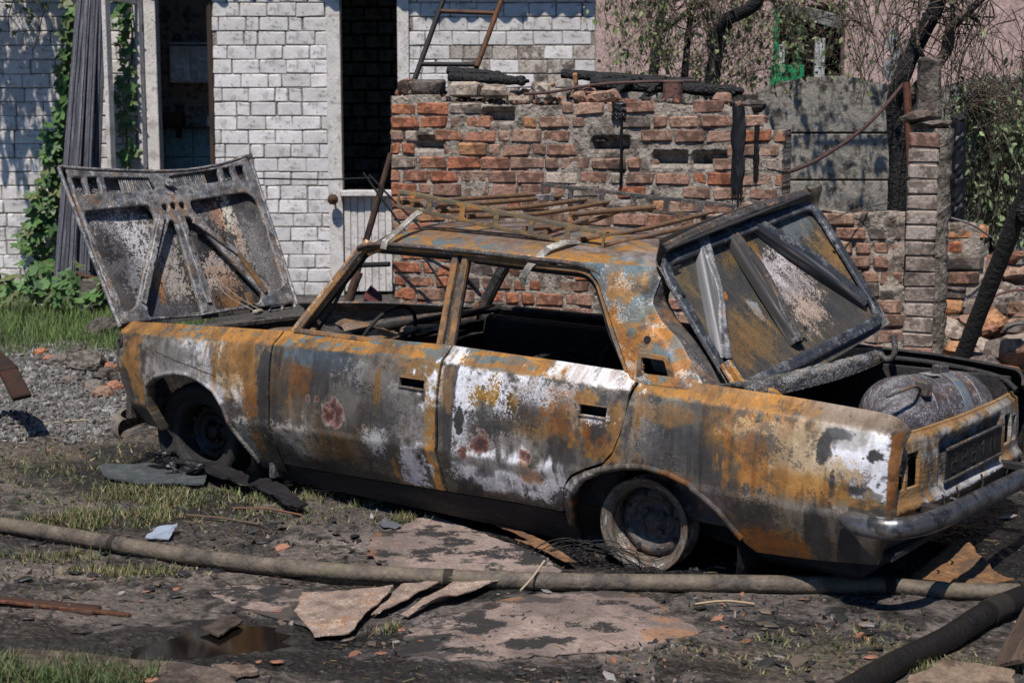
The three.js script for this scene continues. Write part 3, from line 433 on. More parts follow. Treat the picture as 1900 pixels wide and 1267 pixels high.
// scuttle below the windscreen, fallen dashboard frame and hanging trim
part('scuttle', (() => { const cols = []; for (let i = 0; i <= 30; i++) { const v = lerp(-.68, .68, i / 30), b = .08 * (v / .68) ** 2; cols.push([V3(.42 + b, .835, v), V3(.50 + b, .862, v), V3(.60 + b, .885, v), V3(.64 + b, .872, v), V3(.66 + b, .83, v)].reverse()); } return sheet(cols, null, .006, (i, j, p) => [p.z, p.x * 2]); })(), M.dark, car);
{
  const d = []; d.push(tube([V3(.78, .87, .60), V3(.80, .89, .3), V3(.79, .895, -.1), V3(.78, .905, -.64)], .02, 24, 7), tube([V3(.70, .80, .58), V3(.74, .82, .1), V3(.72, .85, -.6)], .022, 24, 7, true, .4));
  d.push(box(.60, .74, .60, .80, -.62, .60, .02)); part('dashboard_frame', merge(d), M.black, car);
  const flap = lump(.1, 1.6, .35, 1.2, 41, 2, .2); flap.rotateZ(-.25); flap.translate(.78, .865, .34); part('melted_dash_trim', flap, M.brown, car);
  const s2 = lump(.07, 2.4, .3, .9, 42, 2, .2); s2.rotateZ(.15); s2.translate(.86, .875, .12); part('melted_dash_trim', s2, mat(0x9a8676, { map: grainTex }), car);
  const rod = []; rod.push(tube([V3(.70, .90, .62), V3(.80, .86, .58), V3(.98, .85, .60)], .012, 16, 6)); rod.push(tube([V3(.82, .93, -.55), V3(.9, .90, 0), V3(.98, .86, .5)], .008, 20, 5)); rod.forEach(q => part('hanging_trim', q, M.dark, car));
}
{ // steering wheel
  const w = new THREE.TorusGeometry(.185, .009, 8, 40); w.rotateY(Math.PI / 2); w.rotateZ(-.42); w.translate(.86, .835, .33); const st = part('steering_wheel', boxUV(w), M.black, car);
  part('steering_column', tube([V3(.87, .84, .33), V3(.55, .66, .33)], .018, 6, 7), M.black, st);
  part('spoke', merge([tube([V3(.86, .835, .33), V3(.86, .835, .515)], .008, 4, 5), tube([V3(.86, .835, .33), V3(.86, .835, .145)], .008, 4, 5)]), M.black, st);
}
for (const z of [.32, -.32]) { // burnt seat frames
  const g = [tube([V3(1.2, .42, z - .2), V3(1.62, .44, z - .2), V3(1.74, .84, z - .2), V3(1.76, .88, z), V3(1.74, .84, z + .2), V3(1.62, .44, z + .2), V3(1.2, .42, z + .2), V3(1.18, .42, z)], .013, 60, 6)];
  for (let k = 0; k < 6; k++) g.push(tube([V3(1.62 + k * .02, .48 + k * .065, z - .2), V3(1.63 + k * .02, .47 + k * .065, z), V3(1.62 + k * .02, .48 + k * .065, z + .2)], .005, 10, 4)); part('seat_frame', merge(g), M.black, car);
}
part('rear_seat_frame', merge([tube([V3(2.1, .42, .55), V3(2.28, .82, .55), V3(2.3, .84, 0), V3(2.28, .82, -.55), V3(2.1, .42, -.55)], .013, 40, 6), tube([V3(2.2, .64, .55), V3(2.2, .64, -.55)], .008, 10, 5)]), M.black, car);
part('hanging_liner', (() => { const g = lump(.05, .6, 1.9, .7, 77, 2, .5); g.rotateZ(-.45); g.translate(0.697,0.829, -.52); return g; })(), mat(0xd8c8b8, { map: brownTex }), car).userData.label = 'charred shred of lining hanging by the far windscreen pillar';
// rear shelf with ash along it
part('parcel_shelf', (() => { const cols = []; for (let i = 0; i <= 50; i++) { const v = lerp(-.66, .66, i / 50), b = .05 * (1 - (v / .66) ** 2); const r = k => (fbm(v * 22 + k * 9, k * 5 + 2, 3) - .5) * .014; cols.push([V3(2.42, .86 + r(1), v), V3(2.58, .875 + r(2), v), V3(2.68 + b, .895 + r(3), v), V3(2.74 + b, .908 + r(4), v), V3(2.79 + b, .912 + r(5), v), V3(2.798 + b, .895, v), V3(2.80 + b, .86, v)].reverse()); } return sheet(cols, null, .008, (i, j, p) => [p.z, j * .07]); })(), mat(0xffffff, { map: burnt(17, [[56, 54, 52], [[44, 42, 41], .0, .8, .4], [[128, 126, 124], .08, .8, .9], [[120, 92, 60], .14, .6, .3], [[176, 174, 172], .12, .7, 1]]), roughness: .7, bumpMap: grainBump, bumpScale: .004 }), car).userData.label = 'ash-covered shelf behind the rear window';
part('seat_back_wall', box(2.50, 2.52, .38, .87, -.64, .64), M.black, car);
part('shelf_hook', tube([V3(2.80, .90, -.60), V3(2.86, .88, -.575), V3(2.885, .92, -.57), V3(2.87, .985, -.575)], r => .014, 16, 6), M.dark, car);
// boot opening edges (drip channels) and wing tops
for (const s of [1, -1]) { part('boot_channel', merge([tube([V3(2.66, .875, s * .655), V3(3.0, .868, wide(3.0, s * .645)), V3(3.30, .835, wide(3.3, s * .62)), V3(3.365, .80, wide(3.36, s * .60))], .012, 30, 6), bar(V3(2.5, .615, s * .625), V3(3.33, .615, wide(3.33, s * .625)), .02, .47, V3(0, 1, 0), .006)]), s > 0 ? M.dark : M.black, car); }
// rear panel with lamp openings
const rearU = (h, v) => 3.395 - .035 * (v / .7) ** 2 - .03 * ss(.66, .80, h) * .4 - ss(.56, .42, h) * .045;
const shear = (h, v) => h - .02 * (.7 - v) / 1.4;
{
  const hs = [.40, .44, .48, .51, .53, .545, .56, .575, .59, .612, .635, .66, .69, .715, .735, .75, .765, .78, .79, .80], vs = []; for (let i = 0; i <= 72; i++) vs.push(lerp(.665, -.665, i / 72)); for (const q of [.628, .565, .548, .452]) vs.push(q, -q); vs.push(.30, -.30, .26, -.26); vs.sort((a, b) => b - a);
  const holes = [[.565, .628, .612, .715], [.452, .548, .612, .735], [-.628, -.565, .612, .715], [-.548, -.452, .612, .735]];
  const cols = vs.map(v => hs.map(h => { const lip = h > .52 && h < .58 ? .028 * Math.exp(-(((h - .545) / .018) ** 2)) : 0; const rec = v < .28 && v > -.40 && h > .575 && h < .745 ? -.02 * ss(.28, .262, v) * ss(-.40, -.38, v) * ss(.575, .59, h) * ss(.745, .735, h) : 0; return V3(rearU(h, v) + lip + rec + (h > .785 ? -.018 : 0) + (fbm(v * 6, h * 6, 2) - .5) * .006, shear(h, v), wide(3.4, v)); }));
  const g = sheet(cols, (i, j) => { const v = (vs[i] + vs[i + 1]) / 2, h = (hs[j] + hs[j + 1]) / 2; return !holes.some(q => v > q[0] && v < q[1] && h > q[2] && h < q[3]); }, .014, (i, j, p) => [(.7 - p.z) / 1.5, (p.y - .38) / .44]);
  const rearTex = tex(768, 256, (x, y) => { const v = .7 - x * 1.5, h = .38 + y * .44; const n1 = fbm(v * 9 + 80, h * 9, 4) - .5, n2 = fbm(v * 40, h * 40 + 9, 3) - .5, n3 = vn(v * 330, h * 330) - .5, n4 = fbm(v * 40 + 3, h * 4, 3) - .5; let c = mix3([140, 106, 66], [132, 122, 112], ss(-.1, .1, n1)); c = mix3(c, LG, ss(-.1, .2, n1 + n2 + (.45 - Math.abs(v - .1)) * .4) * .8); c = mix3(c, DG, ss(.02, .2, fbm(v * 14 + 8, h * 14, 4) - .5 + n3 * .3) * .8); c = mix3(c, WH, ss(.03, .0, Math.abs(h - .535 + n2 * .03)) * ss(.6, .4, Math.abs(v)) * .85); c = mix3(c, OC, ss(.768, .785, h + n2 * .03) * .8); c = mix3(c, OC, ss(-.02, .2, (v - .42) * 3 + n4) * .85 * ss(.7, .62, h)); c = mix3(c, [52, 48, 46], ss(.5, .46, h + n2 * .05) * .9); return mul3(c, 1 + n3 * .25 + n2 * .25); }, { clamp: true });
  M.rear = mat(0xffffff, { map: rearTex, roughness: .65, bumpMap: grainBump, bumpScale: .002 });
  const rp = part('rear_panel', g, M.rear, car); rp.userData.label = 'rust and ash rear panel with empty lamp openings';
  // dark lamp housings behind the openings
  for (const s of [1, -1]) part('lamp_housing', box(3.27, 3.30, .58, .75, s > 0 ? .44 : -.64, s > 0 ? .64 : -.44), M.black, rp);
  // number plate, pressed and burnt
  const pc = V3(3.402, .648, -.075), pw = .64, ph = .115; const plate = chamBox(.006, ph, pw, .002); plate.translate(pc.x, pc.y, pc.z); const np = part('number_plate', plate, mat(0x8a8784, { map: darkTex, roughness: .6 }), rp); np.userData.label = 'sooty number plate with raised characters';
  part('plate_rim', merge([box(3.40, 3.412, .702, .712, -.405, .255, .003), box(3.40, 3.412, .584, .594, -.405, .255, .003)]), M.dark, np);
  // raised characters, built as strokes, as far as they can be read
  const seg = { 2: [[0, 1, 1, 1], [1, 1, 1, .5], [1, .5, 0, .5], [0, .5, 0, 0], [0, 0, 1, 0]], 6: [[1, 1, 0, 1], [0, 1, 0, 0], [0, 0, 1, 0], [1, 0, 1, .5], [1, .5, 0, .5]], 1: [[.5, 0, .5, 1], [.5, 1, .1, .7]], A: [[0, 0, .5, 1], [.5, 1, 1, 0], [.2, .4, .8, .4]], M: [[0, 0, 0, 1], [0, 1, .5, .4], [.5, .4, 1, 1], [1, 1, 1, 0]], N: [[0, 0, 0, 1], [0, 1, 1, 0], [1, 0, 1, 1]] };
  [...'2261N'].forEach((ch, k) => { const z0 = .19 - k * .112, gs = seg[ch].map(([a, b, c, d]) => bar(V3(3.406, .612 + b * .068, z0 - a * .046), V3(3.406, .612 + d * .068, z0 - c * .046), .006, .0035, V3(1, 0, 0), .001)); part('character', merge(gs), mat(0x9a9794, { map: darkTex, roughness: .6 }), np); });
  // hanging shreds below the lip
  for (const v of [.33, .18, -.1]) part('wire_end', tube([V3(3.425, .56, v), V3(3.432, .53, v - .008), V3(3.43, .50, v + .004)], .004, 8, 5), M.black, rp);
  part('lower_valance', (() => { const c2 = vs.filter((_, i) => i % 3 === 0).map(v => [V3(rearU(.4, v) - .03, .345, v), V3(rearU(.4, v) - .005, .40, v)]); return sheet(c2, null, .008, (i, j, p) => [p.z, p.y]); })(), M.black, rp);
}
// rear bumper: thin chromed blade blackened by soot
{
  const path = [V3(3.235, .538, .795), V3(3.33, .533, .825), V3(3.43, .535, .81), V3(3.495, .545, .735), V3(3.52, .548, .60), V3(3.535, .548, .3), V3(3.54, .543, 0), V3(3.54, .535, -.35), V3(3.53, .525, -.7), V3(3.50, .52, -.86), V3(3.40, .52, -.93), V3(3.25, .53, -.90)];
  const cv = new THREE.CatmullRomCurve3(path, false, 'centripetal'), cols = []; const N = 110;
  for (let i = 0; i <= N; i++) { const t = i / N, c = cv.getPointAt(t), d = cv.getTangentAt(t); const out = V3(0, 1, 0).cross(d).normalize().negate(); if (out.x < 0 && Math.abs(c.z) < .7) out.negate(); if (Math.abs(c.z) >= .7 && Math.sign(out.z) !== Math.sign(c.z) && out.x < .2) out.negate(); const e = Math.min(1, Math.sqrt(Math.min(t, 1 - t) / .03 + .03)); const row = []; for (let j = 0; j <= 16; j++) { const a = lerp(-2.0, 2.0, j / 16); row.push(c.clone().add(out.clone().multiplyScalar(.027 * Math.cos(a) * (.4 + .6 * e))).add(V3(0, .037 * Math.sin(a) * e - .005 * Math.cos(a), 0))); } cols.push(row); }
  const chromeTex = burnt(7, [[128, 126, 126], [[100, 98, 98], -.02, .8, .2], [[136, 134, 134], .06, .6, .3], [[62, 58, 56], .1, .8, .3], [[120, 96, 74], .16, .5, .3]]);
  const chromeRough = tex(256, 256, (x, y) => { const k = 88 + (fbm(x * 16, y * 16, 4) - .5) * 200; return [k, k, k]; }, { data: true });
  M.chrome = mat(0xffffff, { map: chromeTex, metalness: .75, roughness: 1, roughnessMap: chromeRough });
  const b = part('rear_bumper', sheet(cols, null, .004, (i, j, p) => [i / N * 2.2, j / 16 * .15]), M.chrome, car); b.userData.label = 'dull sooty chrome rear bumper';
  for (const v of [.47, -.47]) { const g = []; for (const y of [.49]) { const t = new THREE.TorusGeometry(.041, .005, 6, 20, Math.PI * 1.1); t.rotateZ(-.55 * Math.PI); t.translate(3.505, .545, v); g.push(t); } part('bumper_band', boxUV(merge(g)), M.dark, b); }
  for (const z of [.44, -.48]) part('bumper_bracket', box(3.34, 3.50, .52, .55, z, z + .04), M.black, b);
}
// front bumper end poking out ahead of the wheel
{
  const cols = []; const cv = new THREE.CatmullRomCurve3([V3(-.395, .322, .755), V3(-.46, .325, .735), V3(-.56, .33, .62), V3(-.59, .335, .4), V3(-.6, .335, 0), V3(-.59, .335, -.6)]);
  for (let i = 0; i <= 50; i++) { const t = i / 50, c = cv.getPointAt(t), d = cv.getTangentAt(t), out = V3(-d.z, 0, d.x).normalize(); if (out.x > 0 && c.z < .7) out.negate(); if (c.z >= .7 && out.z < 0) out.negate(); const row = []; for (let j = 0; j <= 12; j++) { const a = lerp(-1.8, 1.8, j / 12); row.push(c.clone().add(out.clone().multiplyScalar(.035 * Math.cos(a))).add(V3(0, .05 * Math.sin(a), 0))); } cols.push(row); }
  part('front_bumper', sheet(cols, null, .004, (i, j, p) => [i / 25, j / 60]), mat(0xcfc8c0, { map: burntPale(), metalness: .5, roughness: .5 }), car).userData.label = 'pale bent end of the front bumper';
}
function burntPale() { return burnt(9, [[190, 182, 172], [[150, 140, 130], 0, .7, .3], [[110, 92, 76], .1, .7, .3], [[214, 210, 206], .1, .6, .2]]); }
// small round lamp hole on the fender and joint line
part('indicator_socket', (() => { const g = new THREE.TorusGeometry(.019, .006, 8, 20); g.rotateY(-.25); g.translate(-.445, .735, sideV(-.44, .735) + .002); const c = new THREE.CircleGeometry(.017, 16); c.rotateY(-.25); c.translate(-.445, .735, sideV(-.44, .735) + .003); return boxUV(merge([g, c])); })(), M.black, fender);
// ---------- wheels ----------
function wheel(x, y, z, tilt) {
  const w = new THREE.Group(); w.name = 'wheel'; w.position.set(x, y, z); w.rotation.set(0, tilt, 0); car.add(w); return w;
}
function lathe(pts, seg = 48) { const g = new THREE.LatheGeometry(pts.map(q => new THREE.Vector2(q[0], q[1])), seg); g.rotateX(Math.PI / 2); return g; } // axis along +z
const rimOut = [[.152, -.07], [.178, -.055], [.182, -.05], [.176, -.042], [.150, -.03], [.142, .0], [.150, .030], [.156, .036], [.176, .044], [.1815, .049], [.181, .056], [.174, .055], [.162, .047], [.150, .042], [.1435, .032], [.140, .004], [.139, -.05]];
const rimDisc = [[.142, -.055], [.138, -.048], [.128, -.032], [.112, -.02], [.098, -.024], [.088, -.04], [.074, -.05], [.052, -.048], [.040, -.038], [.034, -.026], [.026, -.02], [.001, -.018]];
const rimTex = burnt(11, [[88, 82, 75], [[118, 96, 70], .04, .7, .3], [[184, 180, 164], .06, .8, .4], [[58, 50, 44], .06, .9, .2], [[112, 76, 64], .1, .8, .3]]);
M.rim = mat(0xffffff, { map: rimTex, roughness: .7, bumpMap: grainBump, bumpScale: .003 });
function rimParts(w, mats) {
  const r = part('rim', lathe(rimOut, 64), mats[0], w); const d = part('disc', lathe(rimDisc, 48), mats[1], w);
  for (let k = 0; k < 4; k++) { const a = k * Math.PI / 2 + .7; const g = new THREE.CylinderGeometry(.0095, .011, .022, 6); g.rotateX(Math.PI / 2); g.translate(.049 * Math.cos(a), .049 * Math.sin(a), -.036); part('wheel_nut', boxUV(g), mats[1], w); }
  for (let k = 0; k < 8; k++) { const a = k * Math.PI / 4 + .3; const g = new THREE.CylinderGeometry(.011, .011, .006, 12); g.rotateX(Math.PI / 2); g.scale(1, 1.3, 1); g.rotateZ(a - Math.PI / 2); g.translate(.113 * Math.cos(a), .113 * Math.sin(a), -.0205); part('disc_hole', boxUV(g), M.black, w); }
  return r;
}
{
  const w = wheel(2.425, .343, .645, .06); w.userData.label = 'bare rusted rear wheel rim resting on the ground'; rimParts(w, [M.rim, M.dark]);
  part('brake_drum', lathe([[.12, -.16], [.125, -.09], [.11, -.08], [.02, -.08]], 32), M.black, w);
  // charred bead wires left of the tyre
  const r = rng(5), g = []; for (let k = 0; k < 16; k++) { const a0 = r() * 6.28, pts = []; const rr = .175 + r() * .06, cx = -.12 + r() * .2; for (let i = 0; i < 7; i++) { const a = a0 + i * .35; pts.push(V3(cx - .1 + Math.cos(a) * rr, Math.max(-.165 + r() * .02, -.20 + Math.abs(Math.sin(a)) * rr * .55), .08 + r() * .08)); } g.push(tube(pts, .0022, 18, 4, false)); } part('tyre_wire', merge(g), M.black, w);
}
{
  const w = wheel(-.05, .325, .545, .1); w.userData.label = 'front wheel with a collapsed half-burnt tyre'; rimParts(w, [M.black, mat(0x6a6a6c, { map: darkTex, roughness: .45, metalness: .4 })]);
  // slumped tyre: flat at the bottom, bulged, torn
  const seg = 64, cols = []; const sec = [[.178, .052], [.196, .078], [.225, .092], [.252, .088], [.268, .062], [.272, .02], [.272, -.02], [.268, -.062], [.25, -.09], [.2, -.08], [.176, -.05]];
  for (let i = 0; i <= seg; i++) { const a = i / seg * 2 * Math.PI; cols.push(sec.map(([r0, zz], j) => { let k = 1 + (fbm(Math.cos(a) * 2 + 5, Math.sin(a) * 2 + j * .3, 3) - .5) * .08; let r = .178 + (r0 - .178) * (.8 * k); let x = r * Math.cos(a), y = r * Math.sin(a); if (i % 2 && r0 > .264) { x *= .975; y *= .975; } let z2 = zz; if (y < -.19) { z2 *= 1 + (-.19 - y) * 6; y = -.19 - (-.19 - y) * .15; } return V3(x, y, z2); })); }
  cols[seg] = cols[0].map(q => q.clone());
  part('tyre', sheet(cols.map(c => c.slice().reverse()), null, .01, (i, j, p) => [i / seg * 1.6, j / 10 * .3]), mat(0x2b2826, { map: grainTex, roughness: .82 }), w);
  const r = rng(8), mr = mat(0x242223, { roughness: .5, map: grainTex }); for (let k = 0; k < 7; k++) { const g = lump(.035 + r() * .03, 1.3, .45, .8, 60 + k, 2, .3); g.rotateZ((r() - .5) * 1.2); g.translate(-.24 + k * .045 + r() * .03, -.20 + r() * .07 + (k < 3 ? .04 : 0), .09 + r() * .05); part('melted_rubber', g, mr, w); }
}
for (const [x, y] of [[-.05, .325], [2.425, .343]]) { const w = new THREE.Group(); w.name = 'wheel'; w.userData.label = 'wheel on the far side of the car'; w.position.set(x, y, -.62); w.rotation.y = Math.PI; car.add(w); part('rim', lathe(rimOut, 32), M.black, w); part('disc', lathe(rimDisc, 24), M.black, w); }
part('rear_axle', tube([V3(2.425, .343, .5), V3(2.425, .343, -.6)], .035, 6, 10), M.black, car);
part('petrol_tank', box(2.75, 3.25, .26, .37, -.55, .58, .04), M.black, car);

// ---------- bonnet standing open on its front hinges ----------
function placeFrame(g, O, a, b, n) { g.matrix = new THREE.Matrix4().makeBasis(a, b, n).setPosition(O); g.matrix.decompose(g.position, g.quaternion, g.scale); }
const hood = new THREE.Group(); hood.name = 'bonnet'; hood.userData.label = 'open bonnet showing its ash-white scorched underside'; car.add(hood);
placeFrame(hood, V3(-.5685, .798, 0), V3(-.0718, -.0045, -.9974), V3(-.452, .8916, .0285), V3(.8891, .4528, -.066));
const ashTex = tex(1024, 1024, (x, y) => {
  const a = -.8 + x * 1.6, b = -.1 + y * 1.1; const n1 = fbm(a * 7 + 20, b * 7, 4) - .5, n2 = fbm(a * 34, b * 34, 3) - .5, n3 = vn(a * 260, b * 260) - .5, n6 = fbm(a * 90 + 3, b * 90, 2) - .5;
  let c = mix3([80, 76, 74], [50, 48, 47], ss(-.12, .12, n1)); c = mix3(c, [128, 122, 116], ss(0, .2, fbm(a * 5 + 9, b * 5, 3) - .45) * .6);
  const W = (ca, cb, ra, rb, k, col, st) => { const d = 1 - Math.hypot((a - ca) / ra, (b - cb) / rb); if (d < -1) return; c = mix3(c, col, ss(-.12, .12, d * .7 + n1 * 1.1 + n2 * .9 + (n6 * 1.7 + n3 * .6) * st) * k); };
  const lace = ss(.055, .012, Math.abs(fbm(a * 42 + 5, b * 42, 3) - .5 + n3 * .05)), lace2 = ss(.05, .01, Math.abs(fbm(a * 62 + 25, b * 62, 3) - .5 + n3 * .06));
  const LW = (ca, cb, ra, rb, k, col, ln) => { const d = 1 - Math.hypot((a - ca) / ra, (b - cb) / rb); if (d < -.6) return; c = mix3(c, col, ss(-.1, .3, d + n1 * 1.6) * ln * k); };
  LW(-0.536,0.539, .2, .13, .95, [196, 192, 190], lace); LW(-0.413,0.567, .2, .1, .7, [200, 196, 194], lace2); LW(0.199,0.557, .16, .12, .9, [200, 196, 194], lace2); LW(-0.622,0.741, .1, .06, .8, [190, 186, 184], lace2); LW(-0.515,0.744, .1, .06, .9, [196, 192, 190], lace); LW(0.508,0.796, .12, .06, .9, [196, 192, 190], lace); LW(-0.386,0.742, .1, .06, .6, [180, 170, 164], lace2);
  W(-0.331,0.466, .11, .17, .95, [204, 200, 198], 1.1); W(-0.543,0.323, .06, .035, .8, [190, 186, 184], 1.2); W(-0.43,0.284, .07, .12, .75, [150, 148, 148], 1.0); W(-0.521,0.394, .1, .12, .6, [58, 55, 55], .6);
  W(-0.123,0.424, .06, .2, .8, [176, 166, 156], 1.2); W(-0.16,0.209, .08, .1, .8, [178, 166, 152], 1.3); W(-0.276,0.168, .035, .09, .85, [168, 112, 70], .8); W(-0.347,0.174, .04, .08, .7, [84, 90, 98], .6); W(-0.283,0.063, .14, .045, .75, [88, 90, 96], .8); W(-0.263,0.274, .03, .07, .6, [170, 136, 110], .8);
  W(0.424,0.568, .05, .12, .95, [224, 218, 198], .9); W(0.344,0.588, .04, .08, .7, [190, 140, 110], .9); W(0.445,0.415, .05, .13, .85, [204, 176, 152], .8); W(0.536,0.34, .1, .18, .7, [138, 136, 134], .9); W(0.524,0.633, .045, .035, .8, [74, 72, 74], .4); W(0.582,0.563, .03, .03, .8, [80, 78, 80], .4);
  W(0.19,0.28, .1, .06, .8, [196, 178, 166], 1.2); W(0.201,0.184, .1, .06, .7, [170, 132, 104], 1); W(0.07,0.176, .07, .04, .8, [190, 172, 160], 1.3); W(0.196,0.081, .08, .05, .75, [160, 108, 58], .8); W(0.067,0.449, .045, .1, .8, [78, 75, 75], .5); W(0.093,0.106, .1, .05, .6, [96, 76, 62], .6);
  return mul3(c, 1 + n3 * .2 + n2 * .18);
}, { clamp: true });
M.ash = mat(0xffffff, { map: ashTex, roughness: .62, metalness: .15, bumpMap: at(grainBump, 3), bumpScale: .003 });
const hoodUV = p => [(p.x + .8) / 1.6, (p.y + .1) / 1.1];
const hw = b => lerp(.672, .712, b / .87), hTopB = a => .815 + .075 * (a / .7) ** 2 * (a > 0 ? 1.25 : .35) + .012;
{ // outer skin
  const cols = []; for (let i = 0; i <= 60; i++) { const s = lerp(-1, 1, i / 60), row = []; for (let j = 0; j <= 50; j++) { const t = j / 50, b0 = t * hTopB(s * .7); row.push(V3(s * hw(b0) + .02 * (b0 / .87), b0, -.028 - .022 * (1 - s * s) + .006 * (fbm(s * 3 + 3, t * 3, 2) - .5) + (Math.abs(s) > .97 ? .028 : 0) + (t > .975 ? .02 : 0))); } cols.push(row); }
  part('outer_skin', sheet(cols, null, .003, (i, j, p) => hoodUV(p)), M.ash, hood);
}
const flat = (pts, holes, depth, bev, z) => { const g = extrude(poly(pts, holes), depth, bev, 2); g.translate(0, 0, z); let q = g.toNonIndexed ? (g.index ? g.toNonIndexed() : g) : g; const p = q.attributes.position, uv = q.attributes.uv; for (let i = 0; i < p.count; i++) { const u = hoodUV({ x: p.getX(i), y: p.getY(i) }); uv.setXY(i, u[0], u[1]); } return q; };
const frameTex = burnt(13, [[112, 108, 106], [[86, 94, 102], .0, .8, .2], [[150, 142, 136], .03, .7, .5], [[62, 58, 56], .05, .8, .3], [[140, 104, 72], .14, .6, .3], [[196, 192, 188], .14, .7, .7]]);
M.frame = mat(0xffffff, { map: frameTex, roughness: .6, metalness: .15, bumpMap: grainBump, bumpScale: .003 });
{
  const outer = []; for (let i = 0; i <= 8; i++) outer.push([lerp(-.66, .66, i / 8), .012]); outer.push([.69, .35], [.725, .80]); for (let i = 20; i >= 0; i--) { const a = lerp(-.66, .705, i / 20); outer.push([a, hTopB(a) - .018]); } outer.push([-.672, .35]);
  const holes = [
    roundPoly([[-0.647,0.606], [-0.187,0.631], [-0.172,0.56], [-0.524,0.088], [-0.608,0.068]], .04),
    roundPoly([[-0.073,0.548], [-0.044,0.522], [-0.09,0.013], [-0.465,0.031], [-0.44,0.117]], .022),
    roundPoly([[0.04,0.557], [0.077,0.552], [0.42,0.081], [0.38,0.04], [0.026,0.019], [0.032,0.145]], .025),
    roundPoly([[0.122,0.646], [0.591,0.69], [0.663,0.634], [0.623,0.118], [0.521,0.095], [0.335,0.332], [0.114,0.594]], .03),
    // top band pockets
    roundPoly([[-0.642,0.785], [-0.58,0.785], [-0.579,0.696], [-0.643,0.694]], .012), roundPoly([[-0.543,0.787], [-0.473,0.79], [-0.482,0.7], [-0.557,0.696]], .012), roundPoly([[-0.434,0.786], [-0.118,0.782], [-0.093,0.718], [-0.44,0.7]], .012),
    roundPoly([[0.028,0.789], [0.425,0.836], [0.421,0.756], [0.049,0.729]], .012), roundPoly([[0.468,0.836], [0.531,0.841], [0.535,0.764], [0.464,0.757]], .012), roundPoly([[0.576,0.845], [0.65,0.855], [0.649,0.767], [0.579,0.765]], .012),
    roundPoly([[0.44,0], [0.538,0.007], [0.535,-0.01], [0.439,-0.013]], .008), roundPoly([[0.557,0.007], [0.646,0.016], [0.645,-0.005], [0.558,-0.009]], .008),
  ];
  for (const [zx, zy] of [[-0.079,0.614], [-0.014,0.619], [0.053,0.621]]) { const h = []; for (let k = 0; k < 14; k++) h.push([zx + .022 * Math.cos(k / 14 * 6.283), zy + .020 * Math.sin(k / 14 * 6.283)]); holes.push(h); }
  const fr = part('inner_frame', boxUV(flat(outer, holes, .008, .007, -.016), 1), M.frame, hood); fr.userData.label = 'pressed inner frame of the bonnet with struts';
  // raised channel ribs on the struts
  const rib = (a, b, w, h) => { const g = bar(V3(a[0], a[1], .004), V3(b[0], b[1], .004), w, h, V3(0, 0, 1), .006); return g; };
  part('strut', rib([-0.131,0.567], [-0.477,0.104], .034, .012), M.frame, hood); part('strut', rib([0.003,0.563], [-0.019,0.065], .034, .012), M.frame, hood); part('strut', rib([0.085,0.534], [0.335,0.332], .04, .014), M.frame, hood); part('strut', rib([0.335,0.332], [0.444,0.092], .034, .012), M.brown, hood);
  for (const [p0, p1] of [[[-0.182,0.477], 0], [[-0.254,0.387], 0], [[-0.32,0.298], 0], [[0.002,0.448], 0], [[0.001,0.342], 0], [[0.18,0.495], 0], [[0.253,0.411], 0]]) { const c = new THREE.CylinderGeometry(.006, .006, .004, 10); c.rotateX(Math.PI / 2); c.translate(p0[0], p0[1], .0145); part('bolt_hole', boxUV(c), M.black, hood); }
  // louvre slats of the air intake
  const slat = (z0, z1, n) => { for (let k = 0; k < n; k++) { const t = k / (n - 1), a = [lerp(z0[0][0], z0[1][0], t), lerp(z0[0][1], z0[1][1], t)], b = [lerp(z1[0][0], z1[1][0], t), lerp(z1[0][1], z1[1][1], t)]; part('louvre_slat', bar(V3(a[0], a[1], -.016), V3(b[0], b[1], -.016), .0075, .008, V3(0, 0, 1), .001), M.frame, hood); } };
  slat([[-0.322,0.783], [-0.127,0.779]], [[-0.33,0.706], [-0.117,0.718]], 15); slat([[0.044,0.789], [0.311,0.82]], [[0.061,0.731], [0.311,0.749]], 17);
  part('rim_flange', (() => { const gs = []; const e = [[-.675, .0], [-.70, .42], [-.70, .81]]; gs.push(tube([V3(-.672, .0, -.004), V3(-.69, .42, -.006), V3(-.70, hTopB(-.7) - .01, -.006)], .011, 30, 6)); gs.push(tube([V3(.672, .0, -.004), V3(.705, .42, -.006), V3(.735, hTopB(.7) - .006, -.006)], .011, 30, 6)); const t = []; for (let i = 0; i <= 10; i++) { const a = lerp(-.70, .735, i / 10); t.push(V3(a, hTopB(a * .98) - .006, -.008)); } gs.push(tube(t, .009, 40, 6)); return merge(gs); })(), M.frame, hood);
  // latch lump, hinge plates, hanging cord with a knob
  const lt = lump(.026, 1.3, .9, .5, 12, 1, .4); lt.translate(-0.001,0.741, .012); part('latch', lt, M.frame, hood);
  part('hinge_plate', box(.27, .32, .03, .10, .0, .008, .003), M.brown, hood);
  const A = [0.027,0.205]; const hook = new THREE.TorusGeometry(.012, .002, 6, 16); hook.translate(A[0], A[1] + .005, .03); part('cord_hook', hook, M.frame, hood);
  part('prop_cord', merge([tube([V3(A[0], A[1], .03), V3(A[0] + .06, A[1] - .13, .05), V3(A[0] + .16, A[1] - .235, .09)], .0025, 16, 5), tube([V3(A[0] + .01, A[1], .03), V3(A[0] + .13, A[1] - .15, .06), V3(A[0] + .22, A[1] - .24, .09)], .0025, 16, 5)]), mat(0xa39c92), hood);
  const kn = lump(.022, 1.9, .7, .8, 3, 2, .12); kn.translate(A[0] + .19, A[1] - .245, .09); part('cord_toggle', kn, mat(0xb9ae94, { map: grainTex }), hood);
}

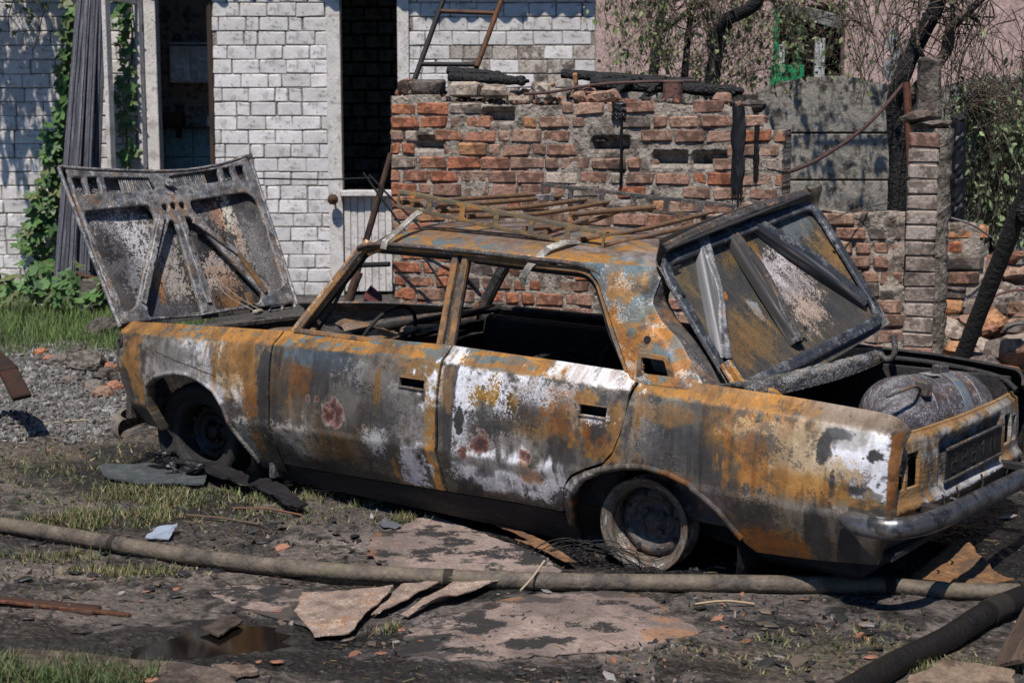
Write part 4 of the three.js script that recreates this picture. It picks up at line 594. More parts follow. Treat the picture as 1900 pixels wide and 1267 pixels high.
// ---------- boot lid: torn from one hinge, standing open ----------
const lid = new THREE.Group(); lid.name = 'boot_lid'; lid.userData.label = 'open twisted boot lid showing grey ribs and rusty skin'; car.add(lid);
placeFrame(lid, V3(2.796, .9565, 0), V3(.0886, .155, -.9839), V3(-.6039, .7939, .0707), V3(.7921, .588, .1639));
const lidTex = tex(1024, 512, (x, y) => {
  const a = -.7 + x * 1.4, b = -.05 + y * .8; const n1 = fbm(a * 7 + 120, b * 7, 4) - .5, n2 = fbm(a * 34 + 4, b * 34, 3) - .5, n3 = vn(a * 260, b * 260) - .5, n4 = fbm((a + b * .4) * 30, (b - a * .4) * 4, 3) - .5;
  let c = mix3([80, 75, 68], [102, 89, 70], ss(-.1, .14, n4 + n1)); c = mix3(c, [64, 66, 70], ss(0, .15, n1) * .7);
  const W = (ca, cb, ra, rb, k, col, st) => { const d = 1 - Math.hypot((a - ca) / ra, (b - cb) / rb); if (d < -1) return; c = mix3(c, col, ss(-.12, .12, d * .7 + n4 * 1.2 + n2 * .8 + n3 * st) * k); };
  W(0.157,0.333, .15, .12, .8, [172, 160, 156], 1); W(0.138,0.405, .08, .07, .9, [196, 186, 184], 1); W(0.171,0.178, .1, .07, .8, [184, 160, 140], 1.2); W(-0.134,0.275, .03, .05, .8, [170, 168, 168], .5); W(-0.297,0.192, .18, .1, .6, [126, 96, 58], .8); W(-0.405,0.16, .1, .08, .5, [120, 90, 56], .8); W(-0.105,0.505, .06, .05, .6, [134, 98, 48], 1); W(-0.457,0.486, .05, .1, .5, [120, 100, 62], .8); W(0.063,0.516, .05, .05, .7, [150, 106, 50], 1); W(0.431,0.519, .12, .06, .8, [104, 112, 116], .6); W(0.527,0.364, .1, .1, .7, [150, 112, 64], 1.2); W(-0.273,0.376, .02, .02, 1, [196, 112, 30], .3); W(-0.566,0.252, .08, .08, .6, [88, 80, 70], .6);
  return mul3(c, 1 + n3 * .18 + n2 * .2 + n4 * .15);
}, { clamp: true });
M.lid = mat(0xffffff, { map: lidTex, roughness: .5, metalness: .2, bumpMap: at(grainBump, 3), bumpScale: .002 });
const lidUV = p => [(p.x + .7) / 1.4, (p.y + .05) / .8];
{
  const top = a => .64 + .02 * (1 - (a / .6) ** 2); const wl = b => lerp(.612, .575, b / .64), wr = b => lerp(.60, .645, b / .64);
  const cols = []; for (let i = 0; i <= 56; i++) { const s = lerp(0, 1, i / 56), row = []; for (let j = 0; j <= 46; j++) { const t = j / 46; const b = lerp(-.01 + .045 * (Math.sin(s * 3.14)) * -0.6, top(lerp(-.58, .62, s)), t), a = lerp(-wl(b), wr(b), s); const lipT = ss(.9, 1, t); row.push(V3(a, b + lipT * .005, -.03 - .02 * Math.sin(s * 3.14) * Math.sin(t * 3.14) + lipT * .068 + (s < .015 || s > .985 ? .02 : 0))); } cols.push(row); }
  part('outer_skin', sheet(cols, null, .003, (i, j, p) => lidUV(p)), M.lid, lid);
  // perimeter frame and three ribs
  const F_ = (pts, r, m, nm) => part(nm, boxUV(merge([tube(pts.map(q => V3(q[0], q[1], q[2] === undefined ? -.012 : q[2])), r, 40, 8)])), m, lid);
  const blue = mat(0xffffff, { map: burnt(15, [[60, 63, 68], [[78, 82, 88], .02, .7, .3], [[44, 46, 50], .03, .8, .2], [[140, 138, 136], .1, .7, .5], [[120, 96, 74], .16, .5, .3]]), roughness: .5, metalness: .25, bumpMap: grainBump, bumpScale: .002 });
  // pressed ribs: trapezoid section swept along a path
  const sweep = (pts, wid, h, z0, closed = false) => { const cv = new THREE.CatmullRomCurve3(pts.map(q => V3(q[0], q[1], 0)), closed, 'centripetal'); const N = closed ? 160 : 40, cols = []; for (let i = 0; i <= N; i++) { const t = i / N, c = cv.getPointAt(t % 1), d = cv.getTangentAt(t % 1), nx = -d.y, ny = d.x, w = (typeof wid === 'function' ? wid(t) : wid) * (1 + .1 * (fbm(t * 8, z0 * 90 + 4, 2) - .5)); cols.push([[-1, 0], [-.97, .6], [-.78, .95], [-.45, 1], [-.1, .93], [.1, .93], [.45, 1], [.78, .95], [.97, .6], [1, 0]].map(([k, q]) => V3(c.x + nx * w * k, c.y + ny * w * k, z0 + q * h * 1 + .004 * (fbm(t * 14, k * 2 + 9, 2) - .5)))); } const Lc = cv.getLength(); return sheet(cols.map(c2 => c2.slice().reverse()), null, .003, (i, j) => [i / N * Lc, j * .007]); };
  const ob = roundPoly([[-.585, .022], [.575, .022], [.618, .60], [-.555, .575]], .09, 6);
  part('edge_frame', sweep(ob, .022, .014, -.02, true), blue, lid);
  part('upper_band', sweep([[-.545, .612], [-.3, .632], [0, .642], [.3, .645], [.60, .638]], .014, .007, .03), M.dark, lid);
  const greyRib = mat(0xffffff, { map: burnt(16, [[116, 114, 113], [[84, 82, 80], .0, .7, .3], [[176, 174, 174], .08, .8, .5], [[60, 58, 58], .08, .8, .3], [[130, 96, 70], .18, .5, .3]]), roughness: .55, metalness: .2, bumpMap: grainBump, bumpScale: .003 });
  part('rib', sweep([[-0.222,0.639], [-0.247,0.591], [-0.285,0.507], [-0.337,0.392], [-0.422,0.289], [-0.531,0.158], [-0.555,0.127]], t => .026 + .008 * Math.cos(t * 6.28), .04, -.04), greyRib, lid);
  part('rib', sweep([[-0.049,0.625], [-0.041,0.581], [-0.007,0.448], [-0.009,0.325], [-0.043,0.21], [-0.056,0.092], [-0.06,0.069]], t => .022 + .008 * Math.cos(t * 6.28), .04, -.04), M.dark, lid);
  part('rib', sweep([[0.123,0.625], [0.156,0.592], [0.258,0.492], [0.378,0.378], [0.453,0.246], [0.521,0.133], [0.539,0.102]], t => .026 + .006 * Math.cos(t * 6.28), .042, -.04), blue, lid);
  // torn hinge at the lower left
  part('hinge_arm', merge([tube([V3(-.585, .06, .01), V3(-.56, .0, .04), V3(-.50, -.05, .06), V3(-.46, -.10, .05), V3(-.455, -.16, .02)], .015, 24, 6), box(-.61, -.545, -.05, .13, .0, .016, .003), box(-.60, -.59, -.05, .13, .016, .04, .003)]), M.rust, lid);
  for (const [p] of [[[-0.56,0.426]], [[0.557,0.397]], [[0.008,0.121]], [[0.577,0.114]]]) { const c = new THREE.CylinderGeometry(.008, .008, .006, 10); c.rotateX(Math.PI / 2); c.translate(p[0], p[1], .002); part('bolt_hole', boxUV(c), M.black, lid); }
}

// ---------- things on and in the car (placed in the car's frame, own top-level objects) ----------
function onCar(g) { g.position.copy(car.position); g.quaternion.copy(car.quaternion); return g; }
{
  const rack = onCar(thing('roof_rack', 'rusty ladder-type metal roof rack lying askew on the car roof', 'roof rack'));
  // near and far side rails: two bands joined by short uprights
  const nearTop = [V3(1.00, 1.522, .42), V3(2.055, 1.404, .42)], farTop = [V3(1.15, 1.548, -.46), V3(2.17, 1.498, -.46)];
  const L = (a, b, t, dy = 0) => a.clone().lerp(b, t).add(V3(0, dy, 0));
  const rail = (a, b, name, lab, m) => {
    const r = part(name, bar(a, b, .03, .007, V3(0, 1, 0), .001), m, rack); r.userData.label = lab;
    // face plate of the rail with long slots
    const n = 6, len = a.distanceTo(b), holes = []; for (let k = 0; k < n; k++) { const x0 = len * k / n + .013, x1 = len * (k + 1) / n - .013; holes.push(roundPoly([[x0, -.060], [x1, -.060], [x1, -.013], [x0, -.013]], .012, 4)); }
    const g = extrude(poly([[0, -.074], [len, -.074], [len, 0], [0, 0]], holes), .003, .001, 1); const d = b.clone().sub(a).normalize(), up = V3(0, 1, 0).sub(d.clone().multiplyScalar(d.y)).normalize(), z = d.clone().cross(up); g.applyMatrix4(new THREE.Matrix4().makeBasis(d, up, z).setPosition(a.clone().add(V3(0, 0, .012)))); part('slotted_web', boxUV(g), m, r);
    part('lower_band', bar(a.clone().add(V3(0, -.074, 0)), b.clone().add(V3(0, -.074, 0)), .03, .006, V3(0, 1, 0), .001), m, r); return r;
  };
  rail(nearTop[0], nearTop[1], 'side_rail', 'near slotted side rail of the rack', mat(0xffffff, { map: burnt(21, [[98, 84, 62], [[134, 106, 62], .0, .7, .2], [[84, 82, 76], .03, .8, .2], [[156, 108, 50], .12, .7, .2]]), roughness: .7 }));
  rail(farTop[0], farTop[1], 'side_rail', 'far slotted side rail of the rack', M.dark);
  const rustBar = mat(0xffffff, { map: burnt(22, [[98, 74, 52], [[124, 90, 58], .02, .8, .3], [[112, 84, 60], .03, .8, .2], [[92, 88, 84], .14, .7, .2]]), roughness: .7 });
  const low = (t, s) => (s ? L(farTop[0], farTop[1], t, -.05) : L(nearTop[0], nearTop[1], t, -.055));
  // cross tubes, some bent or fallen
  for (const [t0, t1, sag] of [[.0, .0, 0], [.06, .10, .01], [.2, .24, .015], [.34, .36, .02], [.62, .5, .03], [.87, .86, .01], [.985, .99, 0]]) { const a = low(t0, 0), b = low(t1, 1), m = a.clone().lerp(b, .5).add(V3(0, -sag, 0)); part('cross_tube', tube([a, m, b], .0108, 20, 8), rustBar, rack); }
  part('cross_tube', tube([L(nearTop[0], nearTop[1], .72, -.05), V3(1.72, 1.425, .05)], .0125, 12, 8), rustBar, rack).userData.label = 'broken short cross tube';
  part('cross_tube', tube([L(farTop[0], farTop[1], .6, -.05), V3(1.62, 1.44, .02)], .0125, 12, 8), rustBar, rack).userData.label = 'broken short cross tube';
  for (const [t, s] of [[.06, 0], [.1, 1]]) { const a = low(t, s), b = low(s ? .1 : .06, 1 - s); part('clamp', box(-.02, .02, -.014, .014, -.05, .05, .003).translate(lerp(a.x, b.x, .12), lerp(a.y, b.y, .12), lerp(a.z, b.z, .12)), M.frame, rack); }
  // foot brackets: bent flat bars down to the gutter, pale ash-grey
  const paleBar = mat(0xffffff, { map: burnt(23, [[138, 132, 120], [[100, 95, 88], .0, .7, .3], [[196, 192, 184], .04, .7, .4], [[74, 70, 66], .12, .8, .3]]), roughness: .6, metalness: .1 });
  const strap = (pts, w) => { const gs = []; for (let i = 0; i + 1 < pts.length; i++) { const e = pts[i + 1].clone().sub(pts[i]).normalize().multiplyScalar(.003); gs.push(bar(pts[i].clone().sub(e), pts[i + 1].clone().add(e), w, .007, V3(0, .5, 1), .002)); } return boxUV(merge(gs)); };
  part('foot_bracket', strap([V3(1.125, 1.445, .42), V3(1.115, 1.425, .455), V3(1.10, 1.36, .55), V3(1.09, 1.315, .625), V3(1.088, 1.285, .632)], .034), paleBar, rack);
  part('foot_bracket', strap([V3(1.92, 1.36, .42), V3(1.90, 1.358, .50), V3(1.87, 1.335, .56), V3(1.83, 1.27, .625), V3(1.81, 1.225, .645), V3(1.815, 1.195, .635)], .034), paleBar, rack);
  for (const t of [.12, .82]) part('foot_bracket', strap([L(farTop[0], farTop[1], t, -.06), L(farTop[0], farTop[1], t, -.08).add(V3(0, 0, -.05)), V3(L(farTop[0], farTop[1], t).x, 1.30, -.625)], .03), paleBar, rack);
}
{ // gas cylinder in the boot
  const R = .162, pr = []; const Lh = .15; for (let i = 0; i <= 10; i++) { const a = i / 10 * Math.PI / 2; pr.push([R * Math.sin(a) + .0005, -Lh - .165 * Math.cos(a)]); } for (const y of [-.1, -.08, 0, .08, Lh * .98]) pr.push([R, y]); for (let i = 0; i <= 10; i++) { const a = Math.PI / 2 - i / 10 * Math.PI / 2; pr.push([R * Math.sin(a) + .0005, Lh + .165 * Math.cos(a)]); }
  const tk = onCar(thing('gas_cylinder', 'sooty rust-flecked steel gas cylinder lying in the open boot', 'gas cylinder'));
  const tankTex = burnt(31, [[78, 75, 77], [[62, 58, 62], .0, .8, .3], [[130, 88, 56], .08, .7, .3], [[150, 146, 148], .1, .8, .9], [[58, 54, 56], .08, .8, .2]]);
  const tm = mat(0xffffff, { map: tankTex, roughness: .6, metalness: .15, bumpMap: grainBump, bumpScale: .004 });
  const inner = new THREE.Group(); inner.position.set(3.125, .72, -.32); inner.rotation.set(0, -.4, 0);
  const bl = lathe(pr, 56); const p = bl.attributes.position; for (let i = 0; i < p.count; i++) { const k = 1 + (fbm(p.getX(i) * 14 + 9, p.getZ(i) * 14 + p.getY(i) * 9, 2) - .5) * .012; p.setXY(i, p.getX(i) * k, p.getY(i) * k); } bl.computeVertexNormals(); { const uv = bl.attributes.uv; for (let i = 0; i < p.count; i++) uv.setXY(i, uv.getX(i) * 1.06, p.getZ(i)); }
  const M4 = new THREE.Matrix4().compose(inner.position, inner.quaternion, V3(1, 1, 1));
  const ap = g => { g.applyMatrix4(M4); return g; };
  part('tank_shell', ap(bl), tm, tk);
  for (const z of [-.14, .04, .11]) { const t = new THREE.TorusGeometry(R - .001, .004, 6, 56); t.translate(0, 0, z); part('weld_seam', ap(boxUV(t)), tm, tk); }
  const st = lathe([[R + .002, -.022], [R + .007, -.021], [R + .007, .021], [R + .002, .022]], 56); st.translate(0, 0, -.06); part('strap', ap(boxUV(st)), mat(0xffffff, { map: burnt(32, [[104, 114, 122], [[84, 90, 96], .02, .8, .2], [[140, 96, 60], .12, .6, .3], [[150, 150, 150], .12, .6, .4]]), roughness: .5, metalness: .3 }), tk);
  part('valve', ap(merge([box(-.03, .03, -.03, .03, -.02, .02, .006).translate(.12, R * .82, .16), tube([V3(.12, R * .82, .18), V3(.16, R * .95, .26), V3(.12, R * .7, .36)], .006, 14, 6)])), M.dark, tk);
  part('data_plate', ap(box(-.035, .035, -.002, .002, -.025, .025, .001).rotateX(0).translate(.02, R + .003, .02)), M.frame, tk);
  part('strap_lug', ap(chamBox(.05, .035, .05, .004).translate(.0, R + .015, -.06)), M.dark, tk);
}

// ---------- white sand-lime brick house behind ----------
const WZ = -15;
const whiteMats = [], redMats = [];
{ const r = rng(31); for (let k = 0; k < 8; k++) { const v = .64 + r() * .2; whiteMats.push(mat(new THREE.Color().setRGB(v, v * (.965 + r() * .02), v * (.92 + r() * .04)), { map: paintTex, bumpMap: grainBump, bumpScale: .0018, roughness: .9 })); } }
const sootWhite = []; { const r = rng(33); for (let k = 0; k < 5; k++) { const v = .5 + r() * .25; sootWhite.push(mat(new THREE.Color().setRGB(v * 1.05, v * .96, v * .88), { map: sootTex, bumpMap: grainBump, bumpScale: .004, roughness: .9 })); } }
const whiteGeo = {}; // by length class and variant
function brickGeo(store, len, h, d, v, jit = .006, c = .006) { const k = len.toFixed(2) + '_' + v; if (!store[k]) store[k] = chamBox(len, h, d, c, jit, rng(500 + v * 17 + Math.round(len * 1000))); return store[k]; }
const house = thing('brick_house', 'white sand-lime brick house with two empty openings', 'house');
const CH = .1385, BL_ = .277, JT = .009;
{
  const r = rng(71); let count = 0; const rest = [];
  const open = [[-3.70, -2.972, .55, 3.6], [-1.822, -1.025, -.1, 3.6]]; // windows: x0,x1,y0,y1
  for (let k = 0; k < 27; k++) {
    const y = -.02 + k * CH + CH / 2; let x = -8.4 + (k % 2) * .5 * BL_ + (r() - .5) * .04;
    while (x < .83) {
      let len = r() < .12 ? BL_ / 2 : BL_ * (.93 + r() * .12); let x1 = Math.min(x + len, .835); let a = x + JT / 2, b = x1 - JT / 2; x = x1;
      let skip = false; for (const o of open) if (y > o[2] && y < o[3]) { if (a >= o[0] - .02 && b <= o[1] + .02) skip = true; else if (a < o[0] && b > o[0]) b = o[0]; else if (a < o[1] && b > o[1]) a = o[1]; }
      if (skip || b - a < .04) continue;
      const L = Math.round((b - a) * 50) / 50, g = brickGeo(whiteGeo, L, CH - JT, .12, Math.floor(r() * 6), .008, .006);
      const cx = (a + b) / 2, sooty = cx > -.62 + (r() - .5) * .25 && cx < .2 + (r() - .5) * .8 || (cx > .2 && r() < .45); const m = sooty ? sootWhite[Math.floor(r() * 5)] : whiteMats[Math.floor(r() * 8)];
      const vis = y < 3.1 && (cx > -5.6) && !(cx > -.6 && y < 1.7) && !(y < .25 && cx > -3.5 && cx < -1.9);
      const pos = V3(cx, y, WZ - .06 + (r() - .5) * .008), rz = (r() - .5) * .012;
      if (vis && count < 298) { const b2 = part('brick', g, m, house); b2.position.copy(pos); b2.rotation.z = rz; count++; } else { const q = g.clone(); q.rotateZ(rz); q.translate(pos.x, pos.y, pos.z); rest.push(q); }
    }
  }
  const rm = part('brickwork', merge(rest), whiteMats[2], house); rm.userData.kind = 'stuff';
  const seg = []; const slab = (x0, x1, y0, y1) => seg.push(box(x0, x1, y0, y1, WZ - .30, WZ - .012, .002));
  slab(-8.4, -3.70, -.05, 3.72); slab(-2.972, -1.822, -.05, 3.72); slab(-1.025, .828, -.05, 3.72); slab(-3.70, -2.972, -.05, .55); slab(-3.7, -2.972, 3.6, 3.72); slab(-1.822, -1.025, 3.6, 3.72);
  part('mortar', merge(seg), mat(0xa29b92, { map: sootTex, bumpMap: grainBump, bumpScale: .01 }), house);
  part('plinth', box(-8.4, .80, -.3, -.02, WZ - .3, WZ + .03, .01), mat(0x5a5652, { map: sootTex }), house);
  // side walls, back rooms and roof so that sun and sky come in only through the openings
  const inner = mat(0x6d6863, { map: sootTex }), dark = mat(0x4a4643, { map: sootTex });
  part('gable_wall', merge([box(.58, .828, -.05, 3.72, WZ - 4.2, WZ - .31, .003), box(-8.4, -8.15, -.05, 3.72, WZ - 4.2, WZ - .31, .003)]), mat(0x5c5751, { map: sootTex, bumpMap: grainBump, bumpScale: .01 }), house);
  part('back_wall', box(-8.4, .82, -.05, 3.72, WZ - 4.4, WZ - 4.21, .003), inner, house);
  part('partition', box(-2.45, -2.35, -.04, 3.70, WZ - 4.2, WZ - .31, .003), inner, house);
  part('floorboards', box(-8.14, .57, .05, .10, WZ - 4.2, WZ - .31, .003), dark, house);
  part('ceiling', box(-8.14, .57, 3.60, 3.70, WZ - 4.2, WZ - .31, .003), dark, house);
  // roof with wavy sheets that overhang the front
  const roof = new THREE.Group(); roof.name = 'roof'; house.add(roof); const slate = mat(0x86837e, { map: sootTex });
  for (let k = 0; k < 10; k++) { const cols = []; const x0 = -8.86 + k * .98, drop = [0, .02, -.03, .0, .05, .0, -.02, 0][k % 8]; for (let i = 0; i <= 48; i++) { const row = []; for (let j = 0; j <= 1; j++) { const x = x0 + i / 48 * 1.02, z = j ? WZ - 2.4 : WZ + [.62, .62, .6, .50, .62, .55, .5, .6][k % 8]; row.push(V3(x, 3.74 + .02 * (k % 2) + (WZ + .5 - z) * .3 + drop + .028 * Math.sin(i / 48 * 6.283 * 6), z)); } cols.push(row); } part('wavy_sheet', sheet(cols, null, .008, (i, j, p) => [p.x, p.z]), slate, roof); }
  part('back_slope', box(-8.9, 1.0, 4.4, 4.45, WZ - 4.6, WZ - 2.3, .003), slate, roof);
  part('eaves_board', box(-8.8, .9, 3.60, 3.72, WZ + .05, WZ + .075, .004), mat(0x5f564d, { map: woodTex }), roof);
}
const whiteWood = mat(0xd8d4ce, { map: paintTex, bumpMap: grainBump, bumpScale: .003 }), oldWood = mat(0xb0a99f, { map: woodTex, bumpMap: grainBump, bumpScale: .004 }), scorchWood = mat(0x5b4432, { map: woodTex });
{
  const w = new THREE.Group(); w.name = 'window'; w.userData.label = 'left window opening with peeling white frame'; house.add(w);
  part('frame_post', box(-3.70, -3.52, .56, 3.6, WZ - .14, WZ + .035, .006), whiteWood, w); part('frame_post', box(-3.02, -2.972, .56, 3.6, WZ - .14, WZ + .01, .006), scorchWood, w); part('window_sill', box(-3.78, -2.9, .50, .56, WZ - .15, WZ + .08, .006), whiteWood, w);
  const d = new THREE.Group(); d.name = 'window'; d.userData.label = 'second opening with white boarding under its sill'; house.add(d);
  part('frame_post', box(-1.84, -1.70, -.02, 3.6, WZ - .14, WZ + .03, .006), whiteWood, d); part('frame_post', box(-1.135, -1.02, -.02, 3.6, WZ - .14, WZ + .03, .006), whiteWood, d); part('window_sill', box(-1.72, -1.1, .985, 1.045, WZ - .15, WZ + .08, .008), whiteWood, d);
  for (let k = 0; k < 8; k++) part('board', box(-1.695 + k * .07, -1.695 + k * .07 + .066, .02, .98, WZ - .05 - (k % 3) * .004, WZ - .02 - (k % 3) * .004, .006), whiteWood, d);
  part('scorched_edge', box(-1.698, -1.69, 1.2, 3.5, WZ + .031, WZ + .034, .001), scorchWood, d);
  // dark bricks of the inside wall seen through the second opening
  const inb = mat(0x9a938c, { map: sootTex, bumpMap: grainBump, bumpScale: .008 }); const r = rng(72); for (let k = 0; k < 17; k++) for (let i = 0; i < 5; i++) { const x = -2.1 + i * .30 + (k % 2) * .15, y = .8 + k * .152; const b = part('brick', brickGeo(whiteGeo, .28, .135, .1, Math.floor(r() * 4)), inb, d); b.position.set(x, y, WZ - 2.0 + (r() - .5) * .01); }
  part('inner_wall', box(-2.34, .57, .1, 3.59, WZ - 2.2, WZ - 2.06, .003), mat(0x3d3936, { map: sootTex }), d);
  // kitchen wall behind the first window
  const teal = mat(0x8fc4cc, { map: grainTex, roughness: .5 }); const t = new THREE.Group(); t.name = 'tiled_wall'; t.userData.label = 'teal lower wall inside the left room'; house.add(t);
  for (let k = 0; k < 5; k++) for (let i = 0; i < 6; i++) part('tile', box(-4.35 + i * .3, -4.06 + i * .3, .12 + k * .31, .42 + k * .31, WZ - 1.25, WZ - 1.235, .003), teal, t);
  part('upper_plaster', box(-8.1, -2.46, .11, 3.59, WZ - 1.4, WZ - 1.26, .003), mat(0xb8a89e, { map: sootTex }), t);
}
{
  const z = WZ - 1.22;
  const cab = thing('wall_cabinet', 'pale cabinet hanging inside the left window', 'cabinet'); part('carcass', box(-3.62, -3.16, 2.14, 2.56, z, z + .26, .006), mat(0xe6e0dc, { map: grainTex }), cab); part('cabinet_door', box(-3.61, -3.40, 2.16, 2.54, z + .262, z + .28, .004), mat(0xeee8e2, { map: grainTex }), cab); part('cabinet_door', box(-3.39, -3.18, 2.16, 2.54, z + .262, z + .28, .004), mat(0xe0dad4, { map: grainTex }), cab);
  const sh = thing('wall_shelf', 'brown wooden shelf above the teal tiles inside the window', 'shelf'); part('plank', box(-3.95, -3.0, 1.655, 1.68, z - .01, z + .2, .004), mat(0x6d4a32, { map: woodTex }), sh); part('bracket', box(-3.6, -3.57, 1.56, 1.654, z - .01, z + .15, .004), scorchWood, sh); part('bracket', box(-3.1, -3.07, 1.56, 1.654, z - .01, z + .15, .004), scorchWood, sh);
  const bx = thing('cardboard_box', 'small brown box on the shelf inside the window', 'box'); part('carton', box(-3.78, -3.52, 1.681, 1.83, z + .02, z + .16, .004), mat(0x5b4631, { map: grainTex }), bx); part('flap', box(-3.77, -3.53, 1.831, 1.837, z + .02, z + .18, .002), mat(0x6b5339), bx);
  const cn = thing('canister', 'small teal canister on the shelf inside the window', 'canister'); const cg = new THREE.CylinderGeometry(.085, .085, .22, 20); cg.translate(-3.12, 1.791, z + .1); part('body', cg, mat(0x2c7a72, { roughness: .4 }), cn); const cl = new THREE.CylinderGeometry(.088, .088, .02, 20); cl.translate(-3.12, 1.912, z + .1); part('lid', cl, mat(0x266a63, { roughness: .4 }), cn);
  const bt = thing('jar', 'tiny clear jar beside the teal canister', 'jar'); part('glass', new THREE.LatheGeometry([[.001, 0], [.03, 0], [.032, .06], [.02, .08], [.02, .09]].map(q => new THREE.Vector2(...q)), 16).translate(-3.24, 1.681, z + .14), mat(0xc8cac8, { roughness: .2 }), bt); part('cap', new THREE.CylinderGeometry(.023, .023, .015, 14).translate(-3.24, 1.779, z + .14), mat(0xd8d8d4), bt);
  const cu = thing('curtain', 'grey cloth hanging inside the right of the left window', 'curtain'); const cols = []; for (let i = 0; i <= 24; i++) { const x = lerp(-3.12, -2.78, i / 24), row = []; for (let j = 0; j <= 16; j++) { const t = j / 16; row.push(V3(x + (1 - t) * .03 * Math.sin(i * .8), lerp(.75 + .06 * Math.sin(i * .5), 2.5, t), WZ - .8 + .035 * Math.sin(i * .9 + t) * (1.3 - t * .5))); } cols.push(row); } part('cloth', sheet(cols, null, .003, (i, j, p) => [p.x, p.y]), mat(0x7d7a7c, { map: grainTex }), cu); part('rod', tube([V3(-3.6, 2.52, WZ - .8), V3(-2.7, 2.52, WZ - .8)], .01, 4, 6), scorchWood, cu);
}
{ // open casement sash, swung towards us
  const s = thing('window_sash', 'peeling white casement sash swung open beside the left window', 'window sash', null, [-3.66, 0, WZ + .05], .0); const W = .45, ang = 1.12; s.rotation.y = 0; const g = new THREE.Group();
  const mk = (x0, x1, y0, y1) => { const q = box(-x1, -x0, y0, y1, -.022, .022, .005); q.rotateY(1.25); return q; };
  part('stile', mk(.0, .075, .60, 3.30), whiteWood, s); part('stile', mk(.55, .64, .58, 3.32), whiteWood, s); part('rail', mk(.076, .549, 2.86, 3.30), whiteWood, s); part('rail', mk(.076, .549, .60, .70), whiteWood, s);
  part('hinge', mk(-.02, .02, 1.2, 1.28), scorchWood, s); part('hinge', mk(-.02, .02, 2.6, 2.68), scorchWood, s);
}
{ // grey planks and sheets leaning on the wall
  const r = rng(44), cols = [0x9496a8, 0x7c7f90, 0xa0a2b2, 0x757888, 0x8a8c9c];
  const bot = [[108, 566], [122, 570], [136, 566], [150, 560], [163, 558], [176, 552]];
  const pts = [[-4.4,-14.278, -4.078,2.92], [-4.31,-14.187, -4.042,2.92], [-4.221,-14.096, -4.012,2.92], [-4.196,-14.187, -3.976,2.92], [-4.083,-14.007, -3.945,2.92], [-4.077,-14.187, -3.915,2.92], [-4.057,-14.278, -3.884,2.92]];
  const labs = ['leftmost grey weathered board leaning on the white wall', 'grey board second from the left in the leaning stack', 'grey board third from the left in the leaning stack', 'middle grey board of the leaning stack', 'dark grey board third from the right in the leaning stack', 'grey board second from the right in the leaning stack', 'rightmost grey board of the stack beside the window sash'];
  pts.forEach((q, i) => { const a = V3(q[0], 0, q[1]), dir = V3(q[2], q[3], -14.4).sub(a); const b = a.clone().add(dir.multiplyScalar(1.04)); const zoff = -(i % 2) * .05; a.z += zoff; b.z += zoff; const m = mat(cols[i % 5], { map: woodTex, bumpMap: grainBump, bumpScale: .004 }); const g = thing('leaning_board', labs[i], 'board', 'grey boards leaning by the window'); part('plank', bar(a, b, .085 - (i % 3) * .015, .028, V3(0, 0, 1), .004), m, g); part('batten', bar(a.clone().lerp(b, .1).add(V3(.0, 0, .022)), a.clone().lerp(b, .985).add(V3(0, 0, .022)), .022, .014, V3(0, 0, 1), .003), m, g); });
}

// ---------- ruined red brick wall behind the car ----------
{
  const r = rng(201); const tones = [[.56, .21, .11], [.62, .26, .13], [.50, .24, .15], [.44, .25, .18], [.52, .33, .24], [.48, .39, .32], [.36, .21, .15], [.62, .32, .16], [.58, .49, .41], [.43, .27, .20], [.22, .18, .16]];
  tones.forEach(t => redMats.push(mat(new THREE.Color().setRGB(...t), { map: sootTex, bumpMap: grainBump, bumpScale: .005, roughness: .92 })));
}
const mortarMat = mat(0xb4aa9f, { map: sootTex, bumpMap: grainBump, bumpScale: .010, roughness: .95 });
const redGeo = {};
function pickTone(r, x, y) { const q = r(); if (x > 1.0 && q < .62) return [3, 4, 5, 9, 4, 3, 8][Math.floor(r() * 7)]; if (x < .35 && q < .5) return q < .25 ? 0 : q < .4 ? 1 : 2; if (y < 1.1 && q < .35) return q < .15 ? 0 : 2; return [2, 3, 4, 5, 3, 6, 9, 0, 8, 7, 9, 4, 10, 2][Math.floor(r() * 14)]; }
